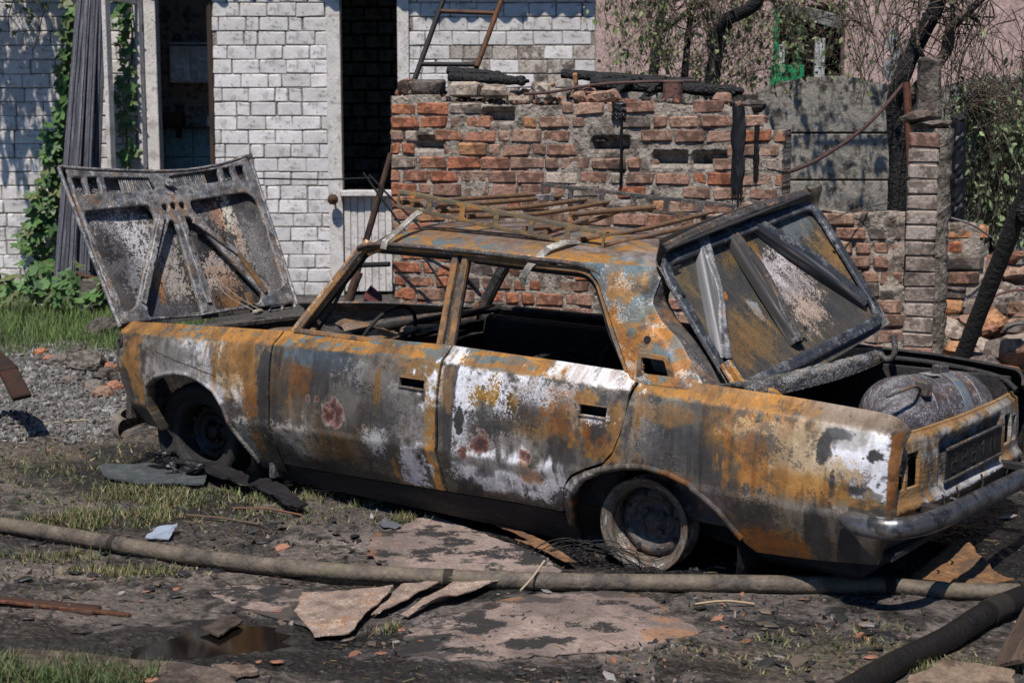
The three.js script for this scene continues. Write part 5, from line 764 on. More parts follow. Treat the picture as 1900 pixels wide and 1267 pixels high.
// a wall in its own frame: s along x, y up, face at z = 0
function ruin(opt) {
  const { g, len, top, pitch = .078, bl = .185, depth = .25, seed = 1, holes = [], pal, y0 = 0, tone, lump: lm = .012, zjit = .009 } = opt; const r = rng(seed); let n = 0; const rest = [];
  const rows = Math.ceil((opt.maxTop || 2) / pitch);
  for (let k = 0; k < rows; k++) {
    const y = y0 + k * pitch + pitch / 2; let x = -(k % 2) * bl * .5 - r() * .05;
    while (x < len) {
      const hd = r() < .3; let L = hd ? bl * .52 : bl * (.92 + r() * .2); let a = Math.max(x, -.012 + r() * .02), b = Math.min(x + L, len + (r() - .5) * .03); x += L;
      if (b - a < .05) continue; const cx = (a + b) / 2; if (y + pitch * .35 > top(cx) + (r() - .5) * .02) continue;
      if (holes.some(h => cx > h[0] && cx < h[1] && Math.abs(y - h[2]) < pitch * .6)) continue;
      const LL = Math.round((b - a - .010) * 50) / 50; const geo = brickGeo(redGeo, LL, pitch - .010, .11, Math.floor(r() * 6), .009, .007);
      const pos = V3(cx, y + (r() - .5) * .006, -.055 + (r() - .5) * zjit - (r() < .05 ? .02 : 0)), m = redMats[tone ? tone(r, cx, y) : pickTone(r, cx, y)], rz = (r() - .5) * .035, ry = (r() - .5) * .06;
      if (n < 298 && y > (opt.visY || 0)) { const b2 = part('brick', geo, m, g); b2.position.copy(pos); b2.rotation.set(0, ry, rz); n++; } else { const q = geo.clone(); q.rotateZ(rz); q.translate(pos.x, pos.y, pos.z); rest.push(q); }
    }
  }
  if (rest.length) part('brickwork', merge(rest), redMats[3], g).userData.kind = 'stuff';
  // mortar body: lumpy front that smears over some bricks, ragged top
  const nx = Math.ceil(len / .016), ny = Math.ceil((opt.maxTop || 2) / .016), cols = []; const zf = (x, y) => -.007 + (fbm(x * 9 + seed, y * 9, 3) - .52) * lm * 1.6 + (fbm(x * 40, y * 40 + seed, 2) - .5) * .012;
  for (let i = 0; i <= nx; i++) { const x = len * i / nx, row = []; const T = top(x) - .012; for (let j = 0; j <= ny; j++) { const y = Math.min(y0 + (opt.maxTop || 2) * j / ny, T); const hole = holes.some(h => x > h[0] && x < h[1] && Math.abs(y - h[2]) < pitch * .42); row.push(V3(x, y, hole ? -.085 : zf(x, y))); } const e = row[ny]; row.push(V3(x, e.y + (fbm(x * 30, 3, 2) - .5) * .02, -depth * .5), V3(x, e.y - .01, -depth), V3(x, y0, -depth)); cols.push(row); }
  const bot = cols[0].map(q => V3(.004, q.y, q.z)), close = (c, x) => { const a = c.map(q => V3(x, q.y, Math.min(q.z, -.01))); return a.map(q => V3(x, Math.min(q.y, 9), -depth + .01)); };
  cols.unshift(close(cols[0], cols[0][0].x + .002)); cols.push(close(cols[cols.length - 1], len - .002));
  part('mortar', sheet(cols, null, 0, (i, j, p) => [p.x, p.y]), mortarMat, g);
  return n;
}
{
  const th = Math.atan2(.8, 2.185), wall = thing('ruined_brick_wall', 'ruined red brick wall with missing bricks and black drips behind the car', 'brick wall', null, [-.722, 0, -8.9], -th);
  const len = 2.33; const P = (px, z) => 0;
  const top = x => x < .1 ? 1.845 : x < .30 ? 1.85 : x < 2.02 ? 1.80 + (fbm(x * 5, 1, 2) - .5) * .03 - x * .008 : x < 2.15 ? 1.77 : x < 2.22 ? 1.70 : 1.645 + (fbm(x * 30, 9, 2) - .5) * .03;
  ruin({ g: wall, len, top, maxTop: 1.90, seed: 7, visY: .40, holes: [[.17, .35, 1.56], [.58, .78, 1.72], [1.25, 1.46, 1.56], [1.60, 1.80, 1.483], [1.82, 2.02, 1.483]] });
  // tar runs down the face
  const tar = mat(0x141314, { roughness: .5, map: grainTex });
  const drip = (x, y1, y0, w, sd) => { const cols = []; for (let i = 0; i <= 14; i++) { const t = i / 14, row = []; for (let j = 0; j <= 30; j++) { const u = j / 30, y = lerp(y0 + (fbm(i * .9 + sd, 2, 2)) * (y1 - y0) * .3, y1, u); row.push(V3(x + (t - .5) * w * (.7 + .6 * fbm(u * 6 + sd, t + 4, 2)), y, .012 + .012 * Math.sin(t * 3.14) + (fbm(t * 4 + sd, u * 12, 2) - .5) * .012)); } cols.push(row); } part('tar_run', sheet(cols, null, .004, (i, j, p) => [p.x, p.y]), tar, wall); };
  drip(2.085, 1.76, 1.20, .075, 3); drip(2.185, 1.66, 1.32, .028, 5); drip(1.405, 1.79, 1.68, .085, 8); drip(1.425, 1.70, 1.28, .018, 9);
  // loose bricks and rubble on top: each its own thing
  const put = (name, label, cat, grp, geo, m, s, y, z, rot) => { const o = single(name, geo, m, label, cat, grp); const q = wall.localToWorld(V3(s, y, z)); o.position.copy(q); o.rotation.set(rot[0], -th + rot[1], rot[2]); return o; };
  wall.updateMatrixWorld();
  const bk = (l, h, d, sd) => chamBox(l, h, d, .012, .018, rng(sd));
  put('loose_brick', 'sooty loose brick lying at the left end of the wall top', 'brick', 'loose bricks on the wall', bk(.2, .075, .12, 1), redMats[10], .20, 1.885, -.1, [.05, .2, .02]);
  put('loose_brick', 'dark broken brick second from the left on the wall top', 'brick', 'loose bricks on the wall', bk(.11, .085, .13, 2), redMats[6], .08, 1.888, -.1, [.0, .9, .05]);
  put('loose_brick', 'brown brick with a pale mortar face on the wall top', 'brick', 'loose bricks on the wall', bk(.19, .085, .14, 3), redMats[8], .46, 1.868, -.08, [0, -.1, -.04]);
  put('loose_brick', 'pale mortar-caked half brick beside the brown one', 'brick', 'loose bricks on the wall', bk(.15, .07, .12, 4), redMats[5], .64, 1.850, -.05, [.1, .3, .04]);
  put('loose_brick', 'lone brown half brick on the wall top near the burnt tree', 'brick', 'loose bricks on the wall', bk(.1, .06, .1, 5), redMats[9], 1.97, 1.815, -.08, [0, .4, .05]);
  put('loose_brick', 'charred leaning brick at the right shoulder of the wall', 'brick', 'loose bricks on the wall', bk(.12, .06, .1, 6), redMats[10], 2.14, 1.765, -.1, [.05, .3, -.2]);
  { const q = rng(515); for (let k = 0; k < 16; k++) { const s0 = .72 + k * .036 + q() * .05, sz = .03 + q() * .03; put('rubble_lump', 'small broken brick lump among the rubble on the wall top', 'rubble', 'brick lumps on the wall top', k % 3 ? lump(sz, 1.3, .8, 1, 520 + k, 1, .3) : bk(sz * 2.6, sz * 1.3, sz * 1.6, 540 + k), redMats[[4, 5, 8, 3, 10, 2, 6][Math.floor(q() * 7)]], s0, top(s0) + sz * .5 + (k % 4 === 1 ? .04 : 0), -.06 - q() * .14, [q() * .8, q() * 6, q() * .8]); } }
  // mortar crumbs and charcoal along the top
  { const rr = rng(77), ms = [], cs = [], g0 = lump(.5, 1, .7, 1, 5, 0, .3); for (let k = 0; k < 420; k++) { const s = rr() * 2.1, z = -.03 - rr() * .2, sz = .012 + rr() * rr() * .045; const q = wall.localToWorld(V3(s, top(s) + sz * .15, z)); ms.push(new THREE.Matrix4().compose(q, new THREE.Quaternion().setFromEuler(new THREE.Euler(rr() * 6, rr() * 6, rr() * 6)), V3(sz, sz, sz))); const v = rr(); cs.push(v < .35 ? new THREE.Color().setRGB(.04, .035, .033) : v < .75 ? new THREE.Color().setRGB(.30, .26, .22) : new THREE.Color().setRGB(.3, .12, .07)); } stuff('rubble_crumbs', g0, mat(0xffffff, { map: grainTex }), ms, cs, 'crumbs of mortar and charcoal along the top of the red wall', 'rubble'); }
  // charred timbers across the top, behind
  const char = M.char = mat(0x1b1918, { map: grainTex, roughness: .75, bumpMap: grainBump, bumpScale: .02 });
  const beam = (label, a, b, w, t, sd) => { const o = thing('charred_beam', label, 'beam', 'charred timbers on the ruin'); const pa = wall.localToWorld(V3(...a)), pb = wall.localToWorld(V3(...b)); const g = tube([pa, pa.clone().lerp(pb, .5), pb], u => w * (.9 + .25 * fbm(u * 9, sd, 2)), 24, 7, true, .35); part('timber', g, char, o); const c = lump(w * .9, 1.2, .6, 1, sd, 1, .4); c.translate(pb.x, pb.y, pb.z); part('burnt_end', c, char, o); return o; };
  beam('charred flat timber under the foot of the ladder', [.30, 1.945, -.2], [.80, 1.915, -.12], .028, .03, 3); beam('thinner charred timber beneath the ladder rung', [.28, 1.985, -.22], [.62, 1.955, -.2], .024, .03, 4); beam('thick charred log lying behind the wall top on the right', [1.15, 1.90, -.3], [2.0, 1.85, -.32], .036, .05, 5); beam('short charred stick leaning on the wall top behind the cable', [1.30, 1.80, -.12], [1.40, 1.92, -.26], .018, .02, 6); beam('charred stick leaning beside the rusty tin', [1.50, 1.80, -.12], [1.60, 1.93, -.26], .016, .02, 7); beam('upper charred log across the ruin', [.95, 1.96, -.36], [1.75, 1.90, -.38], .028, .04, 8);
  const tin = thing('rusty_tin', 'rusty pinkish tin standing on the wall top', 'tin'); const tp = wall.localToWorld(V3(1.68, 1.79, -.13)); part('body', new THREE.CylinderGeometry(.055, .055, .11, 24, 1, true).translate(tp.x, tp.y + .055, tp.z), mat(0x7d5a52, { map: sootTex }), tin); part('rim', new THREE.TorusGeometry(.055, .004, 6, 24).rotateX(Math.PI / 2).translate(tp.x, tp.y + .11, tp.z), mat(0x6d5048), tin);
  const cab = [V3(.85, 1.835, .02), V3(1.0, 1.845, .01), V3(1.25, 1.885, -.04), V3(1.5, 1.90, -.1), V3(1.8, 1.905, -.16)].map(q => wall.localToWorld(q)); single('rusty_rod', tube(cab, .009, 40, 7), mat(0x5f463f, { map: grainTex }), 'long bent rusty rod lying along the wall top', 'rod');
  // splinters and red shards
  const rr = rng(91); for (const [s, y, z, l, nm] of [[.95, 1.87, -.15, .14, 'pale splintered shard left of the bent rod'], [1.08, 1.90, -.22, .12, 'orange shard standing up behind the bent rod']]) { const g = chamBox(.02, l, .03, .006, .02, rr); const o = single('splinter', g, redMats[7], nm, 'shard'); o.position.copy(wall.localToWorld(V3(s, y, z))); o.rotation.set(.3, rr() * 3, (rr() - .5) * 2); }
  // ladder standing on the wall top
  const lad = thing('metal_ladder', 'dark metal ladder standing on the wall and leaning on the white house', 'ladder'); const lm = mat(0x3c3129, { map: darkTex, roughness: .7 }), lm2 = mat(0xb08c5c, { map: brownTex, roughness: .7 });
  const A0 = V3(-0.594,1.929,-9.15), A1 = V3(-0.435,2.446,-9.6), B0 = V3(-0.215,2.009,-9.15), B1 = V3(-0.068,2.446,-9.6); const ext = (p, q, k) => p.clone().lerp(q, k); part('rail', tube([A0, A1, ext(A0, A1, 2.4)], .017, 12, 8), lm, lad); part('rail', tube([B0, B1, ext(B0, B1, 2.4)], .017, 12, 8), lm2, lad);
  for (const [t, s2] of [[.2, .04], [.86, .80], [1.5, 1.5], [2.1, 2.1]]) part('rung', tube([ext(A0, A1, t), ext(B0, B1, s2)], .014, 6, 8), t < .3 ? lm : lm2, lad);
}
{ // low rough wall and the standing pillar to the right
  const low = thing('low_brick_wall', 'low rough brick wall between the tall wall and the pillar', 'brick wall', null, [1.45, 0, -8.35], -.33);
  ruin({ g: low, len: .75, top: x => 1.2 + (fbm(x * 8, 5, 2) - .5) * .03, maxTop: 1.25, seed: 17, pitch: .079, bl: .19, lump: .05, zjit: .03, tone: (r, x, y) => [3, 6, 9, 6, 4, 10, 3][Math.floor(r() * 7)], visY: .3 });
  const pil = thing('brick_pillar', 'free-standing narrow brick pillar right of the boot lid', 'brick pillar', null, [2.085, 0, -7.9], -.25);
  const r = rng(55); const pilMats = [[.46, .38, .33], [.52, .44, .39], [.38, .31, .27], [.46, .28, .22]].map(t => mat(new THREE.Color().setRGB(...t), { map: sootTex, bumpMap: grainBump, bumpScale: .005, roughness: .92 })); for (let k = 0; k < 20; k++) { const y = .03 + k * .0815; const b = part('brick', chamBox(.15 + r() * .008, .076, .2, .006, .006, r), pilMats[[0, 1, 2, 1, 0, 3][Math.floor(r() * 6)]], pil); b.position.set(.085 + (r() - .5) * .005, y, -.1); b.rotation.set(0, (r() - .5) * .03, (r() - .5) * .02);  }
  part('joint_mortar', box(.018, .15, 0, 1.62, -.19, -.008, .004), mat(0x9a9086, { map: sootTex }), pil); part('mortar', tube([V3(.15, 0, -.1), V3(.15, .8, -.1), V3(.148, 1.64, -.1)], .082, 70, 12, true, .2), mat(0x9a9086, { map: sootTex, bumpMap: grainBump, bumpScale: .01 }), pil);
  part('cap_stone', lump(.09, 1.1, .35, 1, 66, 1, .3).translate(.12, 1.66, -.1), redMats[10], pil);
  // base course stepping out to the left
  const base = thing('brick_footing', 'grey sooty brick footing at the bottom of the pillar', 'brick wall', null, [1.62, 0, -8.0], -.2); ruin({ g: base, len: .5, top: x => .80 + x * .02, maxTop: .86, seed: 27, pitch: .082, bl: .24, tone: (r) => [9, 5, 4, 10, 3][Math.floor(r() * 5)], visY: .2, lump: .03 });
  // concrete stub, iron pipe and charred post above/behind
  const st = thing('concrete_stub', 'broken concrete stub standing on the pillar top', 'concrete post'); part('post', chamBox(.11, .34, .11, .012, .02, rng(4)).translate(2.215, 1.84, -8.02), mat(0x8a8077, { map: sootTex, bumpMap: grainBump, bumpScale: .01 }), st); part('broken_foot', lump(.07, 1.4, .5, 1, 9, 1, .35).translate(2.17, 1.70, -8.0), mat(0x77695e, { map: sootTex }), st);
  single('rusty_pipe', tube([V3(2.248,0.951,-8.3), V3(2.208,1.459,-8.3), V3(2.171,1.894,-8.3)], .021, 20, 10), mat(0x7a4a38, { map: sootTex }), 'upright rusty pipe beside the brick pillar', 'pipe');
  const cp = thing('charred_post', 'black crackled charred post behind the pillar', 'post'); const a = V3(2.682,1.057,-9), b = V3(2.669,1.682,-9); const tg = tube([V3(a.x, 0, a.z), a, b], .05, 60, 14, true, .1); { const p = tg.attributes.position; for (let i = 0; i < p.count; i++) { const x = p.getX(i) - a.x, y = p.getY(i), z = p.getZ(i) - a.z, k = 1 + .22 * (Math.max(0, Math.sin(y * 95) * Math.sin(Math.atan2(z, x) * 5 + y * 20)) - .3); p.setX(i, a.x + x * k); p.setZ(i, a.z + z * k); } tg.computeVertexNormals(); } part('trunk', tg, mat(0x161517, { roughness: .42, map: grainTex }), cp); part('broken_top', lump(.045, 1, .8, 1, 14, 1, .4).translate(b.x, b.y + .01, b.z), M.char, cp);
  // rubble wall right of the pillar
  const rw = thing('rubble_wall', 'broken brick wall stub right of the pillar', 'brick wall', null, [2.31, 0, -8.4], -.1); ruin({ g: rw, len: .75, top: x => x < .32 ? 1.12 : x < .45 ? .93 : .80 - (x - .45) * .3, maxTop: 1.2, seed: 37, pitch: .085, bl: .26, tone: (r, x, y) => y > .95 ? [0, 7, 2][Math.floor(r() * 3)] : [9, 10, 6, 3, 10][Math.floor(r() * 5)], visY: .2, lump: .05, zjit: .05 });
  // slanting charred beam in front
  const sb = thing('slanting_beam', 'thick charred timber slanting up to the right edge of the photograph', 'beam'); const p0 = V3(2.319,0.444,-7.6), p1 = V3(2.491,1.364,-7.2); const dn = p0.clone().lerp(p1, -.45), up = p0.clone().lerp(p1, 1.35); const bg = tube([dn, p0, p1, up], u => .042 + .003 * fbm(u * 14, 4, 2), 50, 9, true, .07); part('timber', bg, mat(0x2a2624, { map: woodTex, roughness: .75, bumpMap: grainBump, bumpScale: .006 }), sb); part('frayed_edge', lump(.05, .7, 1.6, .7, 21, 1, .4).translate(p1.x - .01, p1.y - .12, p1.z), M.char, sb);
}
{ // rubble heap at the right
  const r = rng(303); const names = [];
  const spots = []; for (let k = 0; k < 46; k++) { const px = 1745 + r() * 175, py = 560 + r() * 130; spots.push([px, py]); }
  const tint = ['orange-red', 'pale', 'grey', 'dark'];
  const P = (i) => i;
  const heap = [[2.382,0.671,-8.1, .09, 7], [2.366,0.58,-8, .09, 8], [2.396,0.543,-7.95, .07, 5], [2.68,0.587,-8.3, .10, 7], [2.62,0.539,-8.2, .08, 2], [2.551,0.477,-8, .07, 8], [2.788,0.526,-8.3, .13, 4], [2.736,0.477,-8, .13, 5], [2.602,0.462,-7.9, .09, 10], [2.656,0.448,-7.8, .12, 6], [2.366,0.455,-7.6, .08, 10], [2.418,0.451,-7.5, .08, 10], [2.496,0.426,-7.4, .08, 1], [2.889,0.59,-8.4, .10, 9], [2.855,0.895,-8.6, .10, 2], [2.905,0.817,-8.6, .12, 4], [2.786,0.656,-8.5, .1, 10], [2.544,0.569,-8.2, .09, 9], [2.369,0.477,-7.8, .08, 7], [2.846,0.509,-8.2, .14, 10], [2.977,0.681,-8.7, .14, 6], [2.816,0.728,-8.7, .12, 10]];
  const words = ['orange-red brick lump at the left foot of the rubble heap', 'pale plaster lump at the foot of the pillar', 'grey lump below the pale plaster lump', 'bright orange-red tile shard in the rubble heap', 'dull red lump under the bright tile shard', 'light grey block in the middle of the rubble heap', 'large tan slab on the rubble heap', 'tan slab at the right of the heap', 'black burnt lump in the heap', 'dark wide stone low in the heap', 'black stone beside the foot of the slanting beam', 'black stone right of the slanting beam foot', 'small orange brick near the boot edge', 'brown lump at the right edge of the heap', 'dull red brick on the wall stub at the right', 'tan brick above the rubble by the right edge', 'black chunk behind the slanting beam', 'brown chunk left of the slanting beam', 'orange chunk low beside the slanting beam', 'black heap stone at the far right', 'dark chunk high at the far right', 'black chunk above the rubble behind the beam'];
  heap.forEach((h, i) => { const g = i % 3 === 0 ? chamBox(h[3] * 1.9, h[3] * .75, h[3] * 1.1, .012, .03, r) : lump(h[3] * .8, 1.25, .62, 1, 400 + i, 1, .28); const o = single('rubble_chunk', g, redMats[h[4]], words[i], 'rubble', 'rubble heap right of the pillar'); o.position.set(h[0], h[1], h[2]); o.rotation.set((r() - .5) * .8, r() * 6, (r() - .5) * .9); });
  // earth and ash mound the chunks lie on
  const cols = []; for (let i = 0; i <= 50; i++) { const row = []; for (let j = 0; j <= 50; j++) { const x = 1.9 + i / 50 * 3.2, z = -10.2 + j / 50 * 3.4; const d = 1 - Math.hypot((x - 3.6) / 1.7, (z + 8.5) / 1.6); row.push(V3(x, Math.max(-.05, ss(0, .7, d) * .62 + (fbm(x * 4, z * 4, 4) - .5) * .28 * ss(0, .2, d) - .04), z)); } cols.push(row.reverse()); } struct('rubble_mound', sheet(cols, null, 0, (i, j, p) => [p.x, p.z]), mat(0x9a8a7c, { map: sootTex, bumpMap: grainBump, bumpScale: .03 }), 'mound of ash and broken brick right of the pillar');
  const ms = [], cs = [], g0 = lump(.5, 1, .7, 1, 6, 0, .35); for (let k = 0; k < 900; k++) { const x = 2.2 + r() * 2.4, z = -9.6 + r() * 2.6; const d = 1 - Math.hypot((x - 3.6) / 1.7, (z + 8.5) / 1.6); if (d < .02) continue; const y = ss(0, .7, d) * .62 + (fbm(x * 4, z * 4, 4) - .5) * .28 * ss(0, .2, d) - .03, s = .02 + r() * r() * .12; ms.push(new THREE.Matrix4().compose(V3(x, y, z), new THREE.Quaternion().setFromEuler(new THREE.Euler(r() * 6, r() * 6, r() * 6)), V3(s * 1.4, s * .8, s))); const t = [[.08, .07, .06], [.42, .18, .11], [.4, .31, .26], [.2, .14, .11], [.5, .44, .38]][Math.floor(r() * 5)]; cs.push(new THREE.Color().setRGB(...t)); } stuff('rubble_bits', g0, mat(0xffffff, { map: grainTex }), ms, cs, 'small broken brick and ash bits on the heap', 'rubble');
}
{ // rods and pipes between the house and the car
  const dk = mat(0x1f1c1b, { map: grainTex }), ru = mat(0x5d4334, { map: sootTex });
  single('black_rod', tube([V3(-0.857,1.392,-8.6), V3(-0.369,0.682,-8.6), V3(-.05, 0, -8.55)], .007, 10, 6), dk, 'thin black rod slanting down behind the front window, steeper of two', 'rod'); single('black_rod', tube([V3(-0.833,1.376,-8.7), V3(-0.171,0.665,-8.7), V3(.25, 0, -8.6)], .007, 10, 6), dk, 'thin black rod slanting down behind the front window, flatter of two', 'rod');
  single('leaning_pipe', tube([V3(-0.72,1.494,-8.95), V3(-0.976,0.648,-9), V3(-1.13, 0, -9.0)], .02, 14, 9), ru, 'rusty brown pipe leaning at the left end of the red wall', 'pipe'); single('cross_bar', tube([V3(-0.911,0.831,-8.9), V3(-0.728,0.846,-8.8)], .016, 6, 7), dk, 'short black bar between the leaning pipe and the red wall', 'bar'); single('short_pipe', tube([V3(-0.916,0.794,-8.85), V3(-0.966,0.655,-8.85), V3(-1.12, 0, -8.9)], .028, 8, 9), ru, 'short stubby rusty pipe in front of the leaning one', 'pipe');
  single('wire', tube([V3(-1.692,1.315,-10), V3(-1.21,1.32,-9.6), V3(-0.855,1.343,-9.2)], .006, 12, 5), dk, 'thin dark wire stretched across the white wall', 'wire'); const kn = thing('rusty_ball', 'small round rusty knob on the sill post', 'knob'); const kp = V3(-1.784,0.959,-14.85); part('ball', lump(.055, 1, 1, 1, 8, 2, .08).translate(kp.x, kp.y, kp.z), mat(0x5a3a2e, { map: sootTex }), kn); part('pin', tube([kp, kp.clone().add(V3(0, 0, -.14))], .012, 4, 6), dk, kn);
  const sign = thing('red_triangle', 'small dull red triangular sheet standing behind the front window', 'metal sheet'); const tp = [V3(-0.904,0.638,-9), V3(-0.857,0.704,-9), V3(-0.79,0.638,-9)]; const sh = extrude(poly([[tp[0].x, 0.0], [tp[0].x, tp[0].y], [tp[1].x, tp[1].y], [tp[2].x, tp[2].y], [tp[2].x, 0.0]]), .008, .002, 1); sh.translate(0, 0, -9.0); part('sheet', boxUV(sh), mat(0x7a4440, { map: grainTex }), sign); part('rivet', lump(.008, 1, 1, 1, 3, 1, .1).translate(tp[1].x, tp[1].y - .03, -8.988), dk, sign);
}

// ---------- concrete fence, pink house, trees ----------
const leafGeo = (() => { const s = poly([[0, 0], [.28, .18], [.36, .5], [.2, .85], [0, 1.1], [-.2, .85], [-.36, .5], [-.28, .18]]); const g = new THREE.ShapeGeometry(s); const p = g.attributes.position; for (let i = 0; i < p.count; i++) p.setZ(i, -.12 * Math.abs(p.getX(i)) + .06 * p.getY(i) * p.getY(i)); g.computeVertexNormals(); return g; })();
{
  const cm = mat(0xa5a199, { map: sootTex, bumpMap: grainBump, bumpScale: .008 }); const FZ = -17;
  const panel = (x0, x1, label) => {
    const f = thing('concrete_fence', label, 'fence'); const mid = (x0 + x1) / 2, wv = (x1 - x0) / 2; const H0 = [0, .55, 1.09, 1.62];
    for (let k = 0; k < 3; k++) part('panel', box(x0 + .06, x1 - .06, H0[k], H0[k + 1] - .018, FZ - .05, FZ, .012), cm, f);
    const pts = [[x0 + .06, 1.625]]; pts.push([x1 - .06, 1.625]); for (let i = 0; i <= 14; i++) { const x = lerp(x1 - .06, x0 + .06, i / 14); pts.push([x, 2.06 + .19 * (1 - ((x - mid) / wv) ** 2)]); } const tg = extrude(poly(pts), .04, .005, 1); tg.translate(0, 0, FZ - .048); part('arched_panel', boxUV(tg), cm, f); part('joint_backing', box(x0 + .07, x1 - .07, .3, 1.9, FZ - .08, FZ - .055, .003), mat(0x4a4744, { map: sootTex }), f);
    for (const x of [x0, x1]) part('post', box(x - .07, x + .07, 0, 2.05, FZ - .09, FZ + .07, .015), mat(0x55514d, { map: sootTex }), f); return f;
  };
  panel(.75, 2.55, 'weathered grey concrete fence section behind the burnt tree'); panel(2.7, 4.5, 'weathered grey concrete fence section with an arched top at the centre'); panel(4.65, 6.5, 'grey concrete fence section behind the shrub at the right edge');
}
{
  const HZ = -24, pk = mat(0xd2b3a8, { map: grainTex, bumpMap: grainBump, bumpScale: .01 }); const h = thing('pink_house', 'pale pink plastered house beyond the fence', 'house');
  const seg = [box(.4, 4.15, 0, 4.4, HZ - .3, HZ, .01), box(5.28, 11, 0, 4.4, HZ - .3, HZ, .01), box(4.15, 5.28, 0, 1.75, HZ - .3, HZ, .01), box(4.15, 5.28, 3.6, 4.4, HZ - .3, HZ, .01), box(.4, .7, 0, 4.4, HZ - 5, HZ - .31, .01), box(10.7, 11, 0, 4.4, HZ - 5, HZ - .31, .01), box(.4, 11, 0, 4.4, HZ - 5.2, HZ - 5.01, .01)]; part('plaster_wall', merge(seg), pk, h);
  const bare = mat(0x9aa0a4, { map: sootTex }); const r = rng(12); for (const [x, y, s] of [[6.05, 3.05, .16], [6.12, 2.85, .13], [6.0, 2.6, .15], [6.2, 2.72, .1], [6.9, 3.1, .08]]) { const pts = []; for (let k = 0; k < 14; k++) { const a = k / 14 * 6.283, q = s * (.6 + .6 * fbm(Math.cos(a) * 2 + x * 3, Math.sin(a) * 2 + y, 2)); pts.push([x + q * .8 * Math.cos(a), y + q * 1.4 * Math.sin(a)]); } const g = extrude(poly(pts), .003, 0); g.translate(0, 0, HZ + .002); part('bare_patch', boxUV(g), bare, h); }
  const w = new THREE.Group(); w.name = 'window'; w.userData.label = 'broken window with green frame remains'; h.add(w); const gr = mat(0x1f9a5e, { roughness: .5, map: grainTex }); part('frame_post', box(4.16, 4.24, 1.76, 3.59, HZ - .14, HZ - .04, .008), gr, w); part('mullion', box(4.55, 4.60, 1.76, 3.3, HZ - .14, HZ - .05, .008), gr, w); part('lower_panel', box(4.1, 4.64, 1.9, 2.68, HZ + .004, HZ + .03, .008), gr, w); part('sash_piece', box(4.24, 4.34, 2.5, 3.0, HZ - .14, HZ - .06, .008), mat(0xb9bcb8), w); part('sash_piece', box(4.82, 4.98, 2.45, 3.1, HZ - .14, HZ - .06, .008), mat(0xa9aaa6), w);
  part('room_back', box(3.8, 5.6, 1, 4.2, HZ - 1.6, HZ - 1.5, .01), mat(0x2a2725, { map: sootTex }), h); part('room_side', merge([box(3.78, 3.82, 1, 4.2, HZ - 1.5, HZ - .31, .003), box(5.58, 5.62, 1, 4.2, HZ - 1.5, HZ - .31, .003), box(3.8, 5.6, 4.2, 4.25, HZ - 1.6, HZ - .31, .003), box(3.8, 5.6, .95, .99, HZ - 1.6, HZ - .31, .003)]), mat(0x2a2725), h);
  const ro = new THREE.Group(); ro.name = 'roof'; h.add(ro); part('slope', (() => { const g = box(.0, 11.4, -.04, .04, -3.2, .45, .01); g.rotateX(.22); g.translate(0, 4.55, HZ - .2); return g; })(), mat(0x5a544e, { map: sootTex }), ro); part('eaves', box(.1, 11.3, 4.12, 4.3, HZ + .2, HZ + .26, .01), scorchWood, ro);
  const bd = single('loose_plank', bar(V3(3.544,3.259,-20), V3(4.344,3.05,-20), .03, .17, V3(0, 1, .3), .006), mat(0xe7e6e4, { map: woodTex }), 'pale plank hanging loose in front of the green window', 'plank');
}
const barkMat = mat(0x7a6a5c, { map: sootTex, bumpMap: grainBump, bumpScale: .02 }), burntBark = mat(0x1a1817, { map: grainTex, bumpMap: grainBump, bumpScale: .02 });
